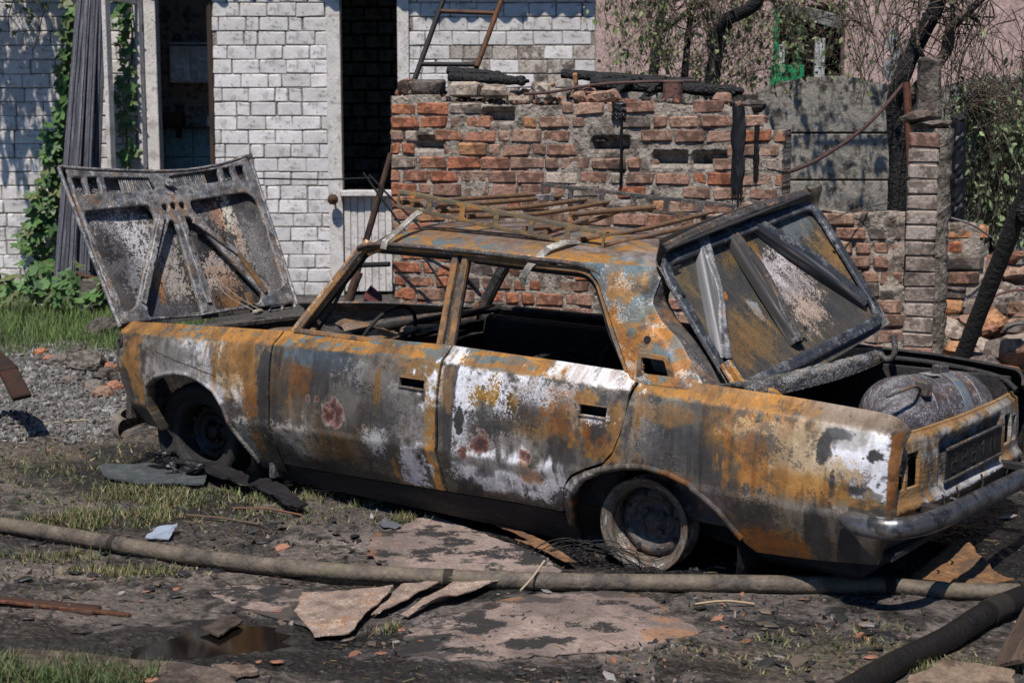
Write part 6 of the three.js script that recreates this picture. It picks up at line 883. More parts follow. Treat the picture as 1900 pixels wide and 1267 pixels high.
function twigTree(opt) {
  const { label, trunk, limbs, twigs, seed, z, leafCols, dens = 1, leafSize = .05, group } = opt; const r = rng(seed); const t = thing(opt.name || 'scorched_tree', label, 'tree', group);
  const tp = trunk.pts.map(q => V3(...q)); tp[0].y = Math.min(tp[0].y, 0); const gap = part('trunk', tube(tp, u => lerp(trunk.r0, trunk.r1, u) * (1 + .1 * fbm(u * 20, seed, 2)), 50, 10, true, .12), trunk.m || barkMat, t);
  const paths = [new THREE.CatmullRomCurve3(tp)]; (limbs || []).forEach(l => { const lp = l.pts.map(q => V3(...q)); part('limb', tube(lp, u => lerp(l.r0, l.r1, u), 30, 8, true, .12), l.m || barkMat, t); paths.push(new THREE.CatmullRomCurve3(lp)); });
  const tg = [], lv = []; const M4 = new THREE.Matrix4(), cols = [];
  const leaf = (p, sc) => { const g = leafGeo.clone(); const wx = .5 + r() * .7; M4.compose(p, new THREE.Quaternion().setFromEuler(new THREE.Euler(Math.PI + (r() - .5) * 3, r() * 6.28, (r() - .5) * 1.2)), V3(sc * wx, sc * (.7 + r() * .6), sc)); g.applyMatrix4(M4); const c = leafCols[Math.floor(r() * leafCols.length)], n = g.attributes.position.count, a = new Float32Array(n * 3); const k = .7 + r() * .6; for (let i = 0; i < n; i++) { a[i * 3] = c[0] * k; a[i * 3 + 1] = c[1] * k; a[i * 3 + 2] = c[2] * k; } g.setAttribute('color', new THREE.BufferAttribute(a, 3)); lv.push(g.index ? g.toNonIndexed() : g); };
  for (let k = 0; k < twigs; k++) {
    const cv = paths[Math.floor(r() * paths.length)], p = cv.getPointAt(.35 + r() * .65); let q; if (opt.box) { const b = opt.box; q = V3(lerp(b[0], b[1], r()), lerp(b[2], b[3], r()), lerp(b[4], b[5], r())); if (r() < .5) p.copy(q).add(V3((r() - .5) * .7, .25 + r() * .4, (r() - .5) * .6)); } else q = p.clone().add(V3((r() - .5) * opt.spread, (r() - .35) * opt.spread, (r() - .5) * opt.spread));
    const mid = p.clone().lerp(q, .5).add(V3((r() - .5) * .18, .08 + r() * .1, (r() - .5) * .15)); tg.push(clean(tube([p, mid, q], u => lerp(.006, .002, u) * (opt.tw || 1), 6, 4, false)));
    for (let s = 0; s < 2; s++) { const e = q.clone().add(V3((r() - .5) * .3, -.05 - r() * .22, (r() - .5) * .2)); const f = p.clone().lerp(q, .4 + r() * .5); tg.push(clean(tube([f, f.clone().lerp(e, .5).add(V3((r() - .5) * .06, .02, 0)), e], .0022 * (opt.tw || 1), 4, 3, false))); const nl = Math.floor(r() * 5 * dens); for (let i = 0; i < nl; i++) leaf(f.clone().lerp(e, r()).add(V3((r() - .5) * .06, (r() - .5) * .06, (r() - .5) * .06)), leafSize * (.6 + r() * .8)); }
  }
  part('twigs', mergeGeometries(tg), trunk.twigM || barkMat, t).userData.kind = 'stuff';
  if (lv.length) { const g = mergeGeometries(lv); part('crown', g, new THREE.MeshPhysicalMaterial({ vertexColors: true, roughness: .8, side: THREE.DoubleSide, transmission: .25, thickness: 0 }), t).userData.kind = 'stuff'; }
  return t;
}
const dryGreen = [[.18, .24, .08], [.26, .3, .12], [.13, .17, .06], [.2, .17, .09], [.1, .12, .06]];
twigTree({ name: 'burnt_tree', label: 'burnt tree behind the red wall, black below and bending right', seed: 61, trunk: { pts: [[1.664,0.839,-12.5], [1.645,1.865,-12.5], [1.661,2.169,-12.4], [1.695,2.422,-12.3], [1.74,2.522,-12.2], [1.845,2.569,-12.1], [1.922,2.62,-12], [2.013,2.902,-12]], r0: .085, r1: .045, m: burntBark }, limbs: [{ pts: [[1.695,2.422,-12.3], [1.648,2.594,-12.3], [1.533,2.945,-12.4]], r0: .05, r1: .03 }, { pts: [[1.484,2.058,-13], [1.515,2.468,-13], [1.562,2.919,-13]], r0: .035, r1: .02, m: burntBark }], twigs: 170, box: [.75, 2.0, 2.1, 3.1, -13.4, -12.0], leafCols: dryGreen, dens: 2.6, leafSize: .042, tw: .75 });

twigTree({ name: 'leafy_tree', label: 'loose half-dead branches hanging in front of the pink wall at the top', seed: 62, trunk: { pts: [[1.342,0.745,-14], [1.309,2.092,-14], [1.353,2.533,-14], [1.434,3.067,-14]], r0: .06, r1: .04, m: burntBark }, limbs: [{ pts: [[1.353,2.533,-14], [1.687,2.744,-13.6], [2.162,2.829,-13], [2.634,2.661,-12.6], [2.951,2.429,-12.4]], r0: .035, r1: .01 }], twigs: 150, box: [1.9, 3.05, 2.05, 3.1, -13.4, -12.2], leafCols: dryGreen, dens: 2.4, leafSize: .042, tw: .75 });
twigTree({ name: 'forked_tree', label: 'dark forked tree behind the brick pillar', seed: 63, trunk: { pts: [[2.633,0.612,-10.2], [2.63,1.093,-10.2], [2.633,1.422,-10.2], [2.598,1.784,-10.2], [2.602,1.961,-10.1], [2.694,2.191,-10.1], [2.783,2.412,-10], [2.861,2.688,-10]], r0: .07, r1: .05, m: burntBark }, limbs: [{ pts: [[2.635,1.766,-10.2], [2.706,1.89,-10.1], [2.798,2.045,-10], [2.882,2.168,-10], [2.875,2.3,-9.9], [2.953,2.396,-9.8], [3.088,2.556,-9.7]], r0: .05, r1: .02 }, { pts: [[2.798,2.045,-10], [2.67,2.145,-9.9], [2.647,2.3,-9.9], [2.665,2.472,-9.9]], r0: .016, r1: .01 }, { pts: [[2.885,1.951,-9.8], [2.962,2.191,-9.8], [3.129,2.362,-9.8]], r0: .008, r1: .005 }, { pts: [[2.854,2.15,-10], [2.877,2.438,-9.9], [2.94,2.609,-9.9]], r0: .025, r1: .015 }], twigs: 90, box: [2.3, 3.2, 1.95, 2.75, -10.8, -9.4], leafCols: dryGreen, dens: .35, leafSize: .045 });
twigTree({ name: 'leafy_shrub', label: 'dusty green shrub in front of the fence at the right edge', seed: 64, trunk: { pts: [[3.278,0.485,-10], [3.216,1.067,-10], [3.157,1.568,-10], [3.079,1.887,-10]], r0: .025, r1: .008, m: burntBark }, limbs: [{ pts: [[3.216,1.067,-10], [3.277,1.43,-9.8], [3.369,1.708,-9.8]], r0: .012, r1: .005 }, { pts: [[2.89,1.656,-9.6], [2.918,1.808,-9.6], [2.955,1.893,-9.6]], r0: .012, r1: .01, m: burntBark }], twigs: 380, box: [2.95, 3.6, .95, 1.95, -10.6, -9.5], leafCols: [[.17, .23, .1], [.23, .29, .13], [.12, .17, .07], [.17, .18, .1]], dens: 2.2, leafSize: .042, tw: .6 });
single('slack_cable', tube([V3(1.511,1.402,-8.2), V3(1.642,1.444,-8.3), V3(1.883,1.545,-8.6), V3(2.159,1.695,-9), V3(2.442,1.921,-9.4)], .011, 30, 7), mat(0x5a4038, { map: grainTex }), 'rusty cable sagging from the wall end up to the forked tree', 'cable');
single('thin_wire', tube([V3(1.678,1.143,-8), V3(1.843,1.195,-8.1), V3(2.071,1.237,-8.2)], .004, 14, 5), mat(0x4a3a34), 'thin rusty wire over the low wall', 'wire');
single('loop_wire', tube([V3(2.511,0.68,-7.9), V3(2.621,0.747,-8), V3(2.722,0.777,-8), V3(2.809,0.771,-8)], .007, 20, 6), mat(0x5a3a34), 'rusty bent wire arching over the rubble heap', 'wire');
single('wire_end', tube([V3(2.365,1.166,-8.1), V3(2.49,1.128,-8.1), V3(2.642,1.048,-8.2)], .006, 14, 5), mat(0x6d6460), 'grey wire running from the pillar to the right', 'wire');
// trees that stand outside the picture and dapple the fence and the left end of the white wall
twigTree({ name: 'shade_tree', label: 'leafy tree whose crown stands above the picture over the concrete fence', seed: 65, trunk: { pts: [[6.6, 0, -14.8], [6.5, 2.2, -14.8], [6.0, 3.9, -14.9], [5.0, 4.9, -15]], r0: .12, r1: .05 }, limbs: [{ pts: [[6.0, 3.9, -14.9], [4.4, 4.3, -15.2], [3.0, 4.2, -15.3]], r0: .05, r1: .02 }], twigs: 90, box: [2.4, 5.6, 3.5, 5.2, -15.9, -14.6], leafCols: dryGreen, dens: 1.1, leafSize: .1 });
twigTree({ name: 'shade_tree', label: 'leafy branch tree standing outside the left border of the picture', seed: 66, trunk: { pts: [[-6.9, 0, -13.6], [-6.8, 2.5, -13.6], [-6.4, 3.8, -13.7], [-5.6, 4.4, -13.8]], r0: .1, r1: .04 }, limbs: [{ pts: [[-6.4, 3.8, -13.7], [-5.6, 3.9, -13.9], [-4.9, 3.8, -14]], r0: .04, r1: .015 }], twigs: 190, box: [-6.0, -4.6, 3.35, 4.6, -14.3, -13.5], leafCols: dryGreen, dens: 1.2, leafSize: .11 });

// ---------- ground: one sheet, mud, ash, gravel and trodden grass ----------
const GX0 = -6, GX1 = 3.6, GZ0 = -15.4, GZ1 = -3.4;
// [x, z, rx, rz, colour, strength, softness, grain]
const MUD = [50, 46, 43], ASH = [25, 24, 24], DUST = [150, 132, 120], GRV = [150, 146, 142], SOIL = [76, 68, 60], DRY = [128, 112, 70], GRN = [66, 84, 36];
const GROUND = [
  [-2.93,-9.387, .9, 1.9, GRV, .95, .25, 1.2], [-4.199,-12.642, 1.5, 2.2, GRN, .9, .3, .5], [-3.553,-12.642, 1.2, 1.4, SOIL, .7, .3, .6], [-2.76,-10.036, .35, .7, [120, 110, 102], .8, .3, 1],
  [-2.323,-7.578, .9, .45, [100, 84, 66], .8, .35, .8], [-1.965,-7.078, .8, .3, DRY, .55, .35, 1], [-2.174,-6.743, .6, .3, SOIL, .8, .35, .8], [-1.526,-6.638, .5, .16, DRY, .5, .4, 1], [-1.763,-6.158, .3, .2, [60, 70, 36], .7, .3, 1],
  [-1.372,-5.24, .9, .16, [46, 42, 40], .8, .35, .6], [-1.149,-5.819, .7, .2, [44, 41, 39], .75, .35, .7], [-1.033,-5.901, .9, .3, [78, 68, 60], .8, .4, .7], [-1.134,-5.74, .5, .15, [80, 70, 60], .6, .4, .7], [-1.787,-5.374, .3, .06, DUST, .6, .3, .5], [-1.23,-5.306, .6, .14, [86, 74, 62], .7, .35, .8],
  [-0.412,-5.819, .34, .2, DUST, .85, .3, .5], [-0.104,-5.588, .4, .17, [150, 130, 118], .8, .3, .5], [-0.624,-5.05, .42, .15, [156, 138, 126], .85, .3, .5], [-0.452,-4.817, .2, .14, [176, 158, 140], .6, .3, .8], [0.092,-4.931, .55, .2, [146, 126, 116], .9, .3, .4], [0.354,-4.708, .5, .13, [140, 122, 112], .75, .35, .5], [-0.285,-4.454, .5, .12, [134, 118, 108], .65, .35, .6],
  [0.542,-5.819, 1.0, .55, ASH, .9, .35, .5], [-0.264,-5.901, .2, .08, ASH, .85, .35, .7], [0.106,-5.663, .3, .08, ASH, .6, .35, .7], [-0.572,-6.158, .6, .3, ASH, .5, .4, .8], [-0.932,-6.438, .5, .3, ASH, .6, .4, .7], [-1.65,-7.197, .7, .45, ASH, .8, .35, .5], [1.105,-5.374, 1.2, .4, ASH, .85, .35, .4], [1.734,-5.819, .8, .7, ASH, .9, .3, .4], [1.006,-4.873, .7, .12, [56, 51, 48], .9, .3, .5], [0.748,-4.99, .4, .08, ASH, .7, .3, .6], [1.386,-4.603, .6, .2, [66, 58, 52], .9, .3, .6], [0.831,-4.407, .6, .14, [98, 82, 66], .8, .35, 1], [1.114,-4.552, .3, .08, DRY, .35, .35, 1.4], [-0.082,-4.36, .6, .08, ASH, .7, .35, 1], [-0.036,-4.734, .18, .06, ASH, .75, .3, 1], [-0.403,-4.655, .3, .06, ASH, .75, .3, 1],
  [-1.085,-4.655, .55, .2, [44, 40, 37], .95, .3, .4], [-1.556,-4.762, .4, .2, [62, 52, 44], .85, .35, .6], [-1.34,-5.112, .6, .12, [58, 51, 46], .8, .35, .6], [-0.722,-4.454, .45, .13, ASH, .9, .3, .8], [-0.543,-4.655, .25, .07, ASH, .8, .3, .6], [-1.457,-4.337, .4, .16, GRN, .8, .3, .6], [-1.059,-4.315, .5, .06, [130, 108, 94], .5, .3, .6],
];
const gTex = tex(2048, 2048, (x, y) => {
  const X = lerp(GX0, GX1, x), Zc = lerp(GZ0, GZ1, y);
  const n1 = fbm(X * 3.1, Zc * 3.1, 4) - .5, n2 = fbm(X * 17 + 3, Zc * 17, 3) - .5, n3 = vn(X * 190, Zc * 190) - .5, n4 = fbm(X * 60 + 1, Zc * 60, 2) - .5;
  let c = mix3(SOIL, MUD, ss(-.1, .12, n1 + n2 * .5));
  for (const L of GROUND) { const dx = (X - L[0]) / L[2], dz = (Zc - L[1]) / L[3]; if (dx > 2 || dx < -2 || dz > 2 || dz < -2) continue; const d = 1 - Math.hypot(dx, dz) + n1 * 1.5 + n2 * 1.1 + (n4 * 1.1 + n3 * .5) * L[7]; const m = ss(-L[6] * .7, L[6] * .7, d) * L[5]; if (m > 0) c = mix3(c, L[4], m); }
  // flecks: charcoal, brick dust, straw
  const f = fbm(X * 70 + 9, Zc * 70, 3) + n1 * .35; if (f > .66) c = mix3(c, [38, 35, 33], ss(.66, .74, f) * .75); const f2 = fbm(X * 120 + 70, Zc * 120 + 4, 2); if (f2 > .78) c = mix3(c, [180, 166, 150], ss(.78, .82, f2) * .6); const f3 = fbm(X * 70 + 33, Zc * 130, 2); if (f3 > .8) c = mix3(c, [140, 84, 58], .5);
  const big = fbm(X * 1.1 + 30, Zc * 1.6, 3) - .5; c = mix3(c, [40, 37, 35], ss(-.01, .13, big + n2 * .4) * .6); c = mix3(c, [140, 120, 106], ss(.06, .18, fbm(X * 1.4 + 80, Zc * 2.2 + 9, 3) - .5 + n2 * .4) * .5); const lum = (c[0] + c[1] + c[2]) / 3; c = mix3(c, [lum, lum, lum], .25); return mul3(c, .86 * (1 + n3 * .28 + n4 * .55 + n2 * .4));
}, { clamp: true });
const gBump = tex(1408, 1408, (x, y) => { const X = lerp(GX0, GX1, x), Zc = lerp(GZ0, GZ1, y); const k = 128 + (fbm(X * 34, Zc * 34, 3) - .5) * 150 + (fbm(X * 110 + 9, Zc * 110, 2) - .5) * 130; return [k, k, k]; }, { data: true, clamp: true });
const gRough = tex(640, 640, (x, y) => { const X = lerp(GX0, GX1, x), Zc = lerp(GZ0, GZ1, y); const i = (Math.floor(y * 2047) * 2048 + Math.floor(x * 2047)) * 4, d = gTex.image.data, l = (d[i] + d[i + 1] + d[i + 2]) / 3; const k = lerp(110, 245, ss(34, 84, l)) + (vn(X * 120, Zc * 120) - .5) * 90; return [k, k, k]; }, { data: true, clamp: true });
const PUD = [-1.182,-4.655];
function groundY(x, z) {
  let y = (fbm(x * 1.3 + 7, z * 1.3, 3) - .5) * .07 + (fbm(x * 7, z * 7 + 3, 3) - .5) * .028 + (fbm(x * 26, z * 26, 2) - .5) * .012;
  const pd = Math.hypot((x - PUD[0]) / .5, (z - PUD[1]) / .2) + (fbm(x * 5 + 3, z * 5, 3) - .5) * .9; y = lerp(-.021 + y * .22, y, ss(.9, 2.1, pd));
  return y;
}
{
  const xs = [-70, -40, -20, -12, -8]; for (let x = GX0; x <= GX1 + .001; x += .045) xs.push(x); xs.push(5, 8, 14, 30, 70); const zs = [-140, -80, -45, -30, -22, -18]; for (let z = GZ0; z <= GZ1 + .001; z += .045) zs.push(z); zs.push(-2, 0, 4, 12, 40);
  const cols = xs.map(x => zs.map(z => V3(x, groundY(x, z) - (z < -15 ? .03 : 0), z)).reverse());
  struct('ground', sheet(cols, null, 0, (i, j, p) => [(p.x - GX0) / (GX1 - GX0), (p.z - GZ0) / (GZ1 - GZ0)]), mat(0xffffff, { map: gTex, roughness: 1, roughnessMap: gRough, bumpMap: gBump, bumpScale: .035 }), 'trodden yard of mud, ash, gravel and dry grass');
}
const Q = (x, y, z) => new THREE.Quaternion().setFromEuler(new THREE.Euler(x, y, z));
const inPoly = (x, z, P) => { let c = false; for (let i = 0, j = P.length - 1; i < P.length; j = i++) if ((P[i][1] > z) !== (P[j][1] > z) && x < (P[j][0] - P[i][0]) * (z - P[i][1]) / (P[j][1] - P[i][1]) + P[i][0]) c = !c; return c; };
{ // gravel
  const r = rng(700), P = [[-3.922,-11.051], [-3.358,-11.337], [-2.767,-10.272], [-2.178,-8.151], [-2.269,-7.784], [-2.811,-7.855]]; const ms = [], cs = []; let n = 0; const xs = P.map(p => p[0]), zs = P.map(p => p[1]); const b = [Math.min(...xs), Math.max(...xs), Math.min(...zs), Math.max(...zs)];
  for (let k = 0; k < 26000; k++) { const x = lerp(b[0], b[1], r()), z = lerp(b[2], b[3], r()); if (!inPoly(x + (r() - .5) * .3, z + (r() - .5) * .5, P)) continue; if (fbm(x * 4, z * 4, 2) < .33) continue; const s = .012 + r() * r() * .035; ms.push(new THREE.Matrix4().compose(V3(x, groundY(x, z) + s * .25, z), Q(r() * 6, r() * 6, r() * 6), V3(s * 1.2, s * .75, s))); const v = .12 + r() * r() * .42, tn = r(); cs.push(new THREE.Color().setRGB(v, v * (.86 + tn * .12), v * (.74 + tn * .22))); }
  stuff('gravel', lump(.5, 1, .8, 1, 3, 0, .3), mat(0xffffff, { map: grainTex }), ms, cs, 'light grey gravel patch left of the car front', 'gravel');
}
{ // scattered char, chips and straw over the yard
  const r = rng(701), ms = [], cs = [], st = [], sc = []; const wet = (x, z) => Math.hypot((x - PUD[0]) / .55, (z - PUD[1]) / .22) < 1.1;
  for (let k = 0; k < 26000; k++) { const z = -4.1 - Math.pow(r(), 1.5) * 5.5, x = (r() - .5) * 2 * (-z) * .37; const dens = fbm(x * 2.3 + 5, z * 2.3, 3); if (r() > ss(.44, .62, dens) || wet(x, z)) continue; const s = .0025 + Math.pow(r(), 3) * .016; const q = new THREE.Matrix4().compose(V3(x, groundY(x, z) + s * .2, z), Q(r() * 6, r() * 6, r() * 6), V3(s * (1 + r() * 1.6), s * .5, s)); ms.push(q); const t = r(); cs.push(t < .8 ? new THREE.Color().setRGB(.022, .02, .019) : t < .86 ? new THREE.Color().setRGB(.26, .23, .2) : t < .9 ? new THREE.Color().setRGB(.25, .10, .055) : new THREE.Color().setRGB(.16, .12, .09)); }
  stuff('char_crumbs', lump(.5, 1, .6, 1, 9, 0, .35), mat(0xffffff, { roughness: .7 }), ms, cs, 'black char crumbs and small chips strewn over the ground', 'debris');
  { const fm = [], fc = []; for (let k = 0; k < 2600; k++) { const z = -4.2 - Math.pow(r(), 1.3) * 4.6, x = (r() - .5) * 2 * (-z) * .37; if (fbm(x * 2.1 + 44, z * 2.1 + 8, 3) < .5 || wet(x, z)) continue; const s2 = .012 + Math.pow(r(), 2.5) * .05; fm.push(new THREE.Matrix4().compose(V3(x, groundY(x, z) + s2 * .12, z), Q((r() - .5) * .5, r() * 6.28, (r() - .5) * .5), V3(s2 * (1 + r()), s2 * .25, s2 * (.6 + r() * .5)))); const t = r(), v = .6 + r() * .8; fc.push(t < .6 ? new THREE.Color().setRGB(.02 * v, .019 * v, .018 * v) : t < .78 ? new THREE.Color().setRGB(.1 * v, .075 * v, .055 * v) : t < .9 ? new THREE.Color().setRGB(.2 * v, .18 * v, .16 * v) : new THREE.Color().setRGB(.22 * v, .1 * v, .06 * v)); }
    stuff('char_flakes', lump(.5, 1, .8, 1, 19, 0, .4), mat(0xffffff, { roughness: .6 }), fm, fc, 'flat flakes of charred wood, felt and brick lying about the yard', 'debris'); }
  for (let k = 0; k < 1700; k++) { const z = -4.1 - Math.pow(r(), 1.4) * 5, x = (r() - .5) * 2 * (-z) * .37; if (fbm(x * 1.9 + 15, z * 1.9, 3) < .48) continue; if (wet(x, z)) continue; const l = .015 + r() * r() * .08; st.push(new THREE.Matrix4().compose(V3(x, groundY(x, z) + .005, z), Q((r() - .5) * .4, r() * 6.28, (r() - .5) * .4), V3(l, .0022, .0026))); const v = .3 + r() * .6; const t = r(); sc.push(t < .6 ? new THREE.Color().setRGB(.24 * v, .18 * v, .09 * v) : t < .8 ? new THREE.Color().setRGB(.16 * v, .09 * v, .045 * v) : new THREE.Color().setRGB(.07 * v, .055 * v, .04 * v)); }
  stuff('straw', new THREE.BoxGeometry(1, 1, 1, 3, 1, 1), mat(0xffffff), st, sc, 'straw and wood splinters lying on the mud', 'straw');
}
// grass
const bladeGeo = (() => { const pos = [], n = 4; const P = t => [(1 - t) * .5 * (t < .9 ? 1 : .4), t, .35 * t * t]; for (let i = 0; i < n; i++) { const a = P(i / n), b = P((i + 1) / n); pos.push(-a[0], a[1], a[2], a[0], a[1], a[2], b[0], b[1], b[2], -a[0], a[1], a[2], b[0], b[1], b[2], -b[0], b[1], b[2]); } const g = new THREE.BufferGeometry(); g.setAttribute('position', new THREE.Float32BufferAttribute(pos, 3)); g.computeVertexNormals(); return g; })();
const grassMat = new THREE.MeshPhysicalMaterial({ color: 0xffffff, roughness: .75, side: THREE.DoubleSide, transmission: .2, thickness: 0 });
function grassPatch(name, label, regions, seed, cols, hgt) {
  const r = rng(seed), ms = [], cs = []; for (const [cx, cz, rx, rz, n, hk, gk] of regions) for (let k = 0; k < n; k++) { const a = r() * 6.283, q = Math.sqrt(r()); const x = cx + Math.cos(a) * q * rx, z = cz + Math.sin(a) * q * rz; if (fbm(x * 9 + 2, z * 9, 3) < .36 + q * .16 && r() > .12) continue; const h = hgt * (hk || 1) * (.4 + r() * .9), w = .004 + r() * .004; ms.push(new THREE.Matrix4().compose(V3(x, groundY(x, z) - .005, z), Q((r() - .3) * .9 * (gk || 1), r() * 6.28, (r() - .5) * .9 * (gk || 1)), V3(w * 1.5, h, h))); const c = cols[Math.floor(r() * cols.length)], v = .65 + r() * .7; cs.push(new THREE.Color().setRGB(c[0] * v, c[1] * v, c[2] * v)); }
  stuff(name, bladeGeo, grassMat, ms, cs, label, 'grass');
}
grassPatch('grass', 'fresh green grass below the white wall at the left', [[-4.199,-12.642, 1.6, 2.4, 15000, 1], [-3.703,-13.015, 1.0, 1.6, 5000, 1]], 801, [[.11, .20, .035], [.15, .24, .05], [.08, .15, .03], [.20, .22, .08]], .10);
grassPatch('dry_grass', 'thin trampled yellow-green grass around the front of the car and the hose', [[-2.2,-7.078, 1.0, .7, 3800, .7, 2.2], [-1.44,-6.249, .9, .35, 1500, .6, 2.2], [-1.787,-5.374, .7, .25, 700, .6, 2.2], [-1.588,-6.587, .5, .16, 2200, .8, 1.5], [-1.314,-6.438, .35, .1, 1300, .8, 1.2], [-1.74,-6.158, .32, .18, 3000, .9, 1.4], [-0.474,-6.07, .14, .05, 600, .9, 1.4], [-0.807,-6.389, .25, .1, 500, .8, 1.3], [-1.475,-5.409, .3, .06, 700, .7, 1.3], [-1.856,-5.588, .3, .1, 700, .7, 1.4], [-0.418,-4.734, .06, .03, 250, .8], [0.894,-4.479, .7, .14, 800, .5, 2.2], [1.173,-4.655, .4, .1, 500, .6, 1.7], [1.382,-4.36, .2, .05, 500, .8, 1.4], [-1.03,-6.158, .5, .15, 700, .6, 1.6]], 802, [[.20, .19, .07], [.13, .17, .05], [.26, .21, .10], [.16, .12, .06], [.09, .13, .04], [.3, .25, .13]], .05);
grassPatch('foreground_grass', 'green grass tuft in the bottom left corner', [[-1.475,-4.292, .44, .16, 5500, .8, 1.5], [-1.25,-4.243, .22, .05, 1600, .6, 1.4]], 803, [[.08, .13, .03], [.11, .15, .045], [.17, .16, .07], [.05, .08, .025]], .065);

// ---------- hoses and pipes lying across the yard ----------
const hoseTex = burnt(41, [[98, 86, 72], [[78, 69, 59], .0, .8, .2], [[112, 100, 85], .06, .6, .2], [[56, 50, 45], .05, .8, .3], [[96, 92, 62], .14, .6, .2]]);
const onG = (x, z, h = 0) => V3(x, groundY(x, z) + h, z);
{
  const h = thing('long_hose', 'long muddy brown hose lying across the yard in front of the car', 'hose'); const R = .0315; const pts = [[-2.262,-6.018], [-2.101,-5.942], [-1.764,-5.772], [-1.578,-5.671], [-1.255,-5.501], [-0.884,-5.36], [-0.618,-5.293], [-0.254,-5.214], [0.176,-5.162], [0.558,-5.143], [0.959,-5.124], [1.338,-5.106]].map(q => V3(q[0], R * .9 + groundY(q[0], q[1]) * .25, q[1]));
  part('tube', tube(pts, R, 150, 16, true, .03), mat(0xffffff, { map: hoseTex, roughness: .75, bumpMap: grainBump, bumpScale: .004 }), h);
  const e = pts[pts.length - 1]; const p2 = [e.clone(), onG(1.54,-5.075, R * .95), onG(1.78,-5.038, R)]; part('end_tube', tube(p2, R * .96, 30, 16, true, .03), mat(0xffffff, { map: hoseTex, roughness: .7, bumpMap: grainBump, bumpScale: .004 }), h);
  for (const k of [3, 7]) part('band', tube([pts[k].clone().lerp(pts[k + 1], .02), pts[k].clone().lerp(pts[k + 1], .1)], R * 1.05, 4, 18), mat(0x6a6056, { map: hoseTex }), h);
  const col = tube([e.clone().add(V3(-.018, 0, 0)), e.clone().add(V3(.018, 0, 0))], R * 1.14, 4, 20); part('coupling', col, mat(0x4b443c, { map: hoseTex }), h); const e2 = p2[2]; part('coupling', tube([e2, e2.clone().add(V3(.07, -.002, .0))], R * 1.15, 4, 20), mat(0x393430, { map: hoseTex }), h);
  const b = thing('black_pipe', 'dark sooty pipe slanting out of the bottom right corner', 'pipe'); const q = [onG(0.946,-4.099, .03), onG(1.162,-4.337, .035), onG(1.388,-4.552, .045), onG(1.592,-4.762, .05), onG(1.82,-4.978, .05)]; part('tube', tube(q, .039, 50, 16, true, .03), mat(0x4a4440, { map: hoseTex, roughness: .6, bumpMap: grainBump, bumpScale: .004 }), b); part('sleeve', tube([q[3].clone().lerp(q[2], .1), q[3], q[3].clone().lerp(q[4], .25)], .043, 8, 16), mat(0x5d544c, { map: hoseTex }), b);
}
// ---------- sheets of rusty metal and boards on the ground ----------
const sheetMat = mat(0xffffff, { map: burnt(51, [[134, 114, 102], [[148, 128, 114], .0, .7, .3], [[138, 98, 64], .08, .75, .2], [[96, 82, 72], .06, .7, .3], [[190, 176, 160], .15, .6, .6]]), roughness: .75, bumpMap: grainBump, bumpScale: .004 });
const rustSheet = mat(0xffffff, { map: burnt(52, [[120, 86, 56], [[142, 102, 64], .0, .8, .2], [[88, 64, 46], .04, .8, .2], [[72, 60, 54], .12, .7, .3]]), roughness: .75, bumpMap: grainBump, bumpScale: .004 });
function flatSheet(name, label, cat, pts, lifts, t, m, curl = .01, seed = 1, hug = .85, off = .011) { // polygon lying on the ground, each corner lifted
  const cx = pts.reduce((a, q) => a + q[0], 0) / pts.length, cz = pts.reduce((a, q) => a + q[1], 0) / pts.length, cl = lifts.reduce((a, b) => a + b, 0) / lifts.length; const pos = [], N = pts.length, E = 10, rings = 9; const P = (i, k) => { const a = pts[i % N], b = pts[(i + 1) % N]; return [a, b]; };
  const edge = []; for (let i = 0; i < N; i++) for (let e = 0; e < E; e++) { const f = e / E, a = pts[i], b = pts[(i + 1) % N]; const w = (fbm(i * 3 + f * 4 + seed, 2, 3) - .5) * (hug < .8 ? .09 : .02); edge.push([lerp(a[0], b[0], f) + w, lerp(a[1], b[1], f) + w * .6, lerp(lifts[i], lifts[(i + 1) % N], f)]); }
  const cols = []; for (let i = 0; i <= edge.length; i++) { const q = edge[i % edge.length], row = []; for (let k = 0; k <= rings; k++) { const f = k / rings, x = lerp(cx, q[0], f), z = lerp(cz, q[1], f); row.push(V3(x, off + groundY(x, z) * hug + lerp(cl * .8, q[2], f) + (fbm(x * 6 + seed, z * 6, 2) - .5) * curl, z)); } cols.push(row.reverse()); }
  const g = sheet(cols, null, t, (i, j, p) => [p.x, p.z]); const o = thing(name, label, cat, 'metal sheets and boards on the mud'); part('plate', g, m, o); return o;
}
flatSheet('metal_sheet', 'large pale rusty sheet with a sharp bent corner below the hose', 'metal sheet', [[-0.748,-5.124], [-0.423,-5.137], [-0.432,-5.062], [-0.53,-4.665], [-0.639,-4.655], [-0.749,-4.931]], [.0, .015, .025, .01, .0, 0], .004, sheetMat, .01, 2);
flatSheet('metal_sheet', 'narrow rusty sheet strip just right of the pale sheet', 'metal sheet', [[-0.397,-5.175], [-0.249,-5.207], [-0.435,-4.873], [-0.475,-4.873]], [.01, .015, .012, .0], .004, sheetMat, .006, 4);
flatSheet('metal_sheet', 'long pointed sheet crossing under the hose at the centre', 'metal sheet', [[-0.195,-5.201], [-0.01,-5.188], [-0.277,-4.919], [-0.354,-4.839], [-0.383,-4.862]], [.02, .02, .03, .0, 0], .004, sheetMat, .006, 6);
flatSheet('metal_sheet', 'thin ochre strip lying in front of the rear door', 'metal sheet', [[-0.1,-5.959], [-0.044,-5.95], [0.147,-5.633], [0.105,-5.618]], [.03, .03, .02, .02], .004, rustSheet, .004, 8);
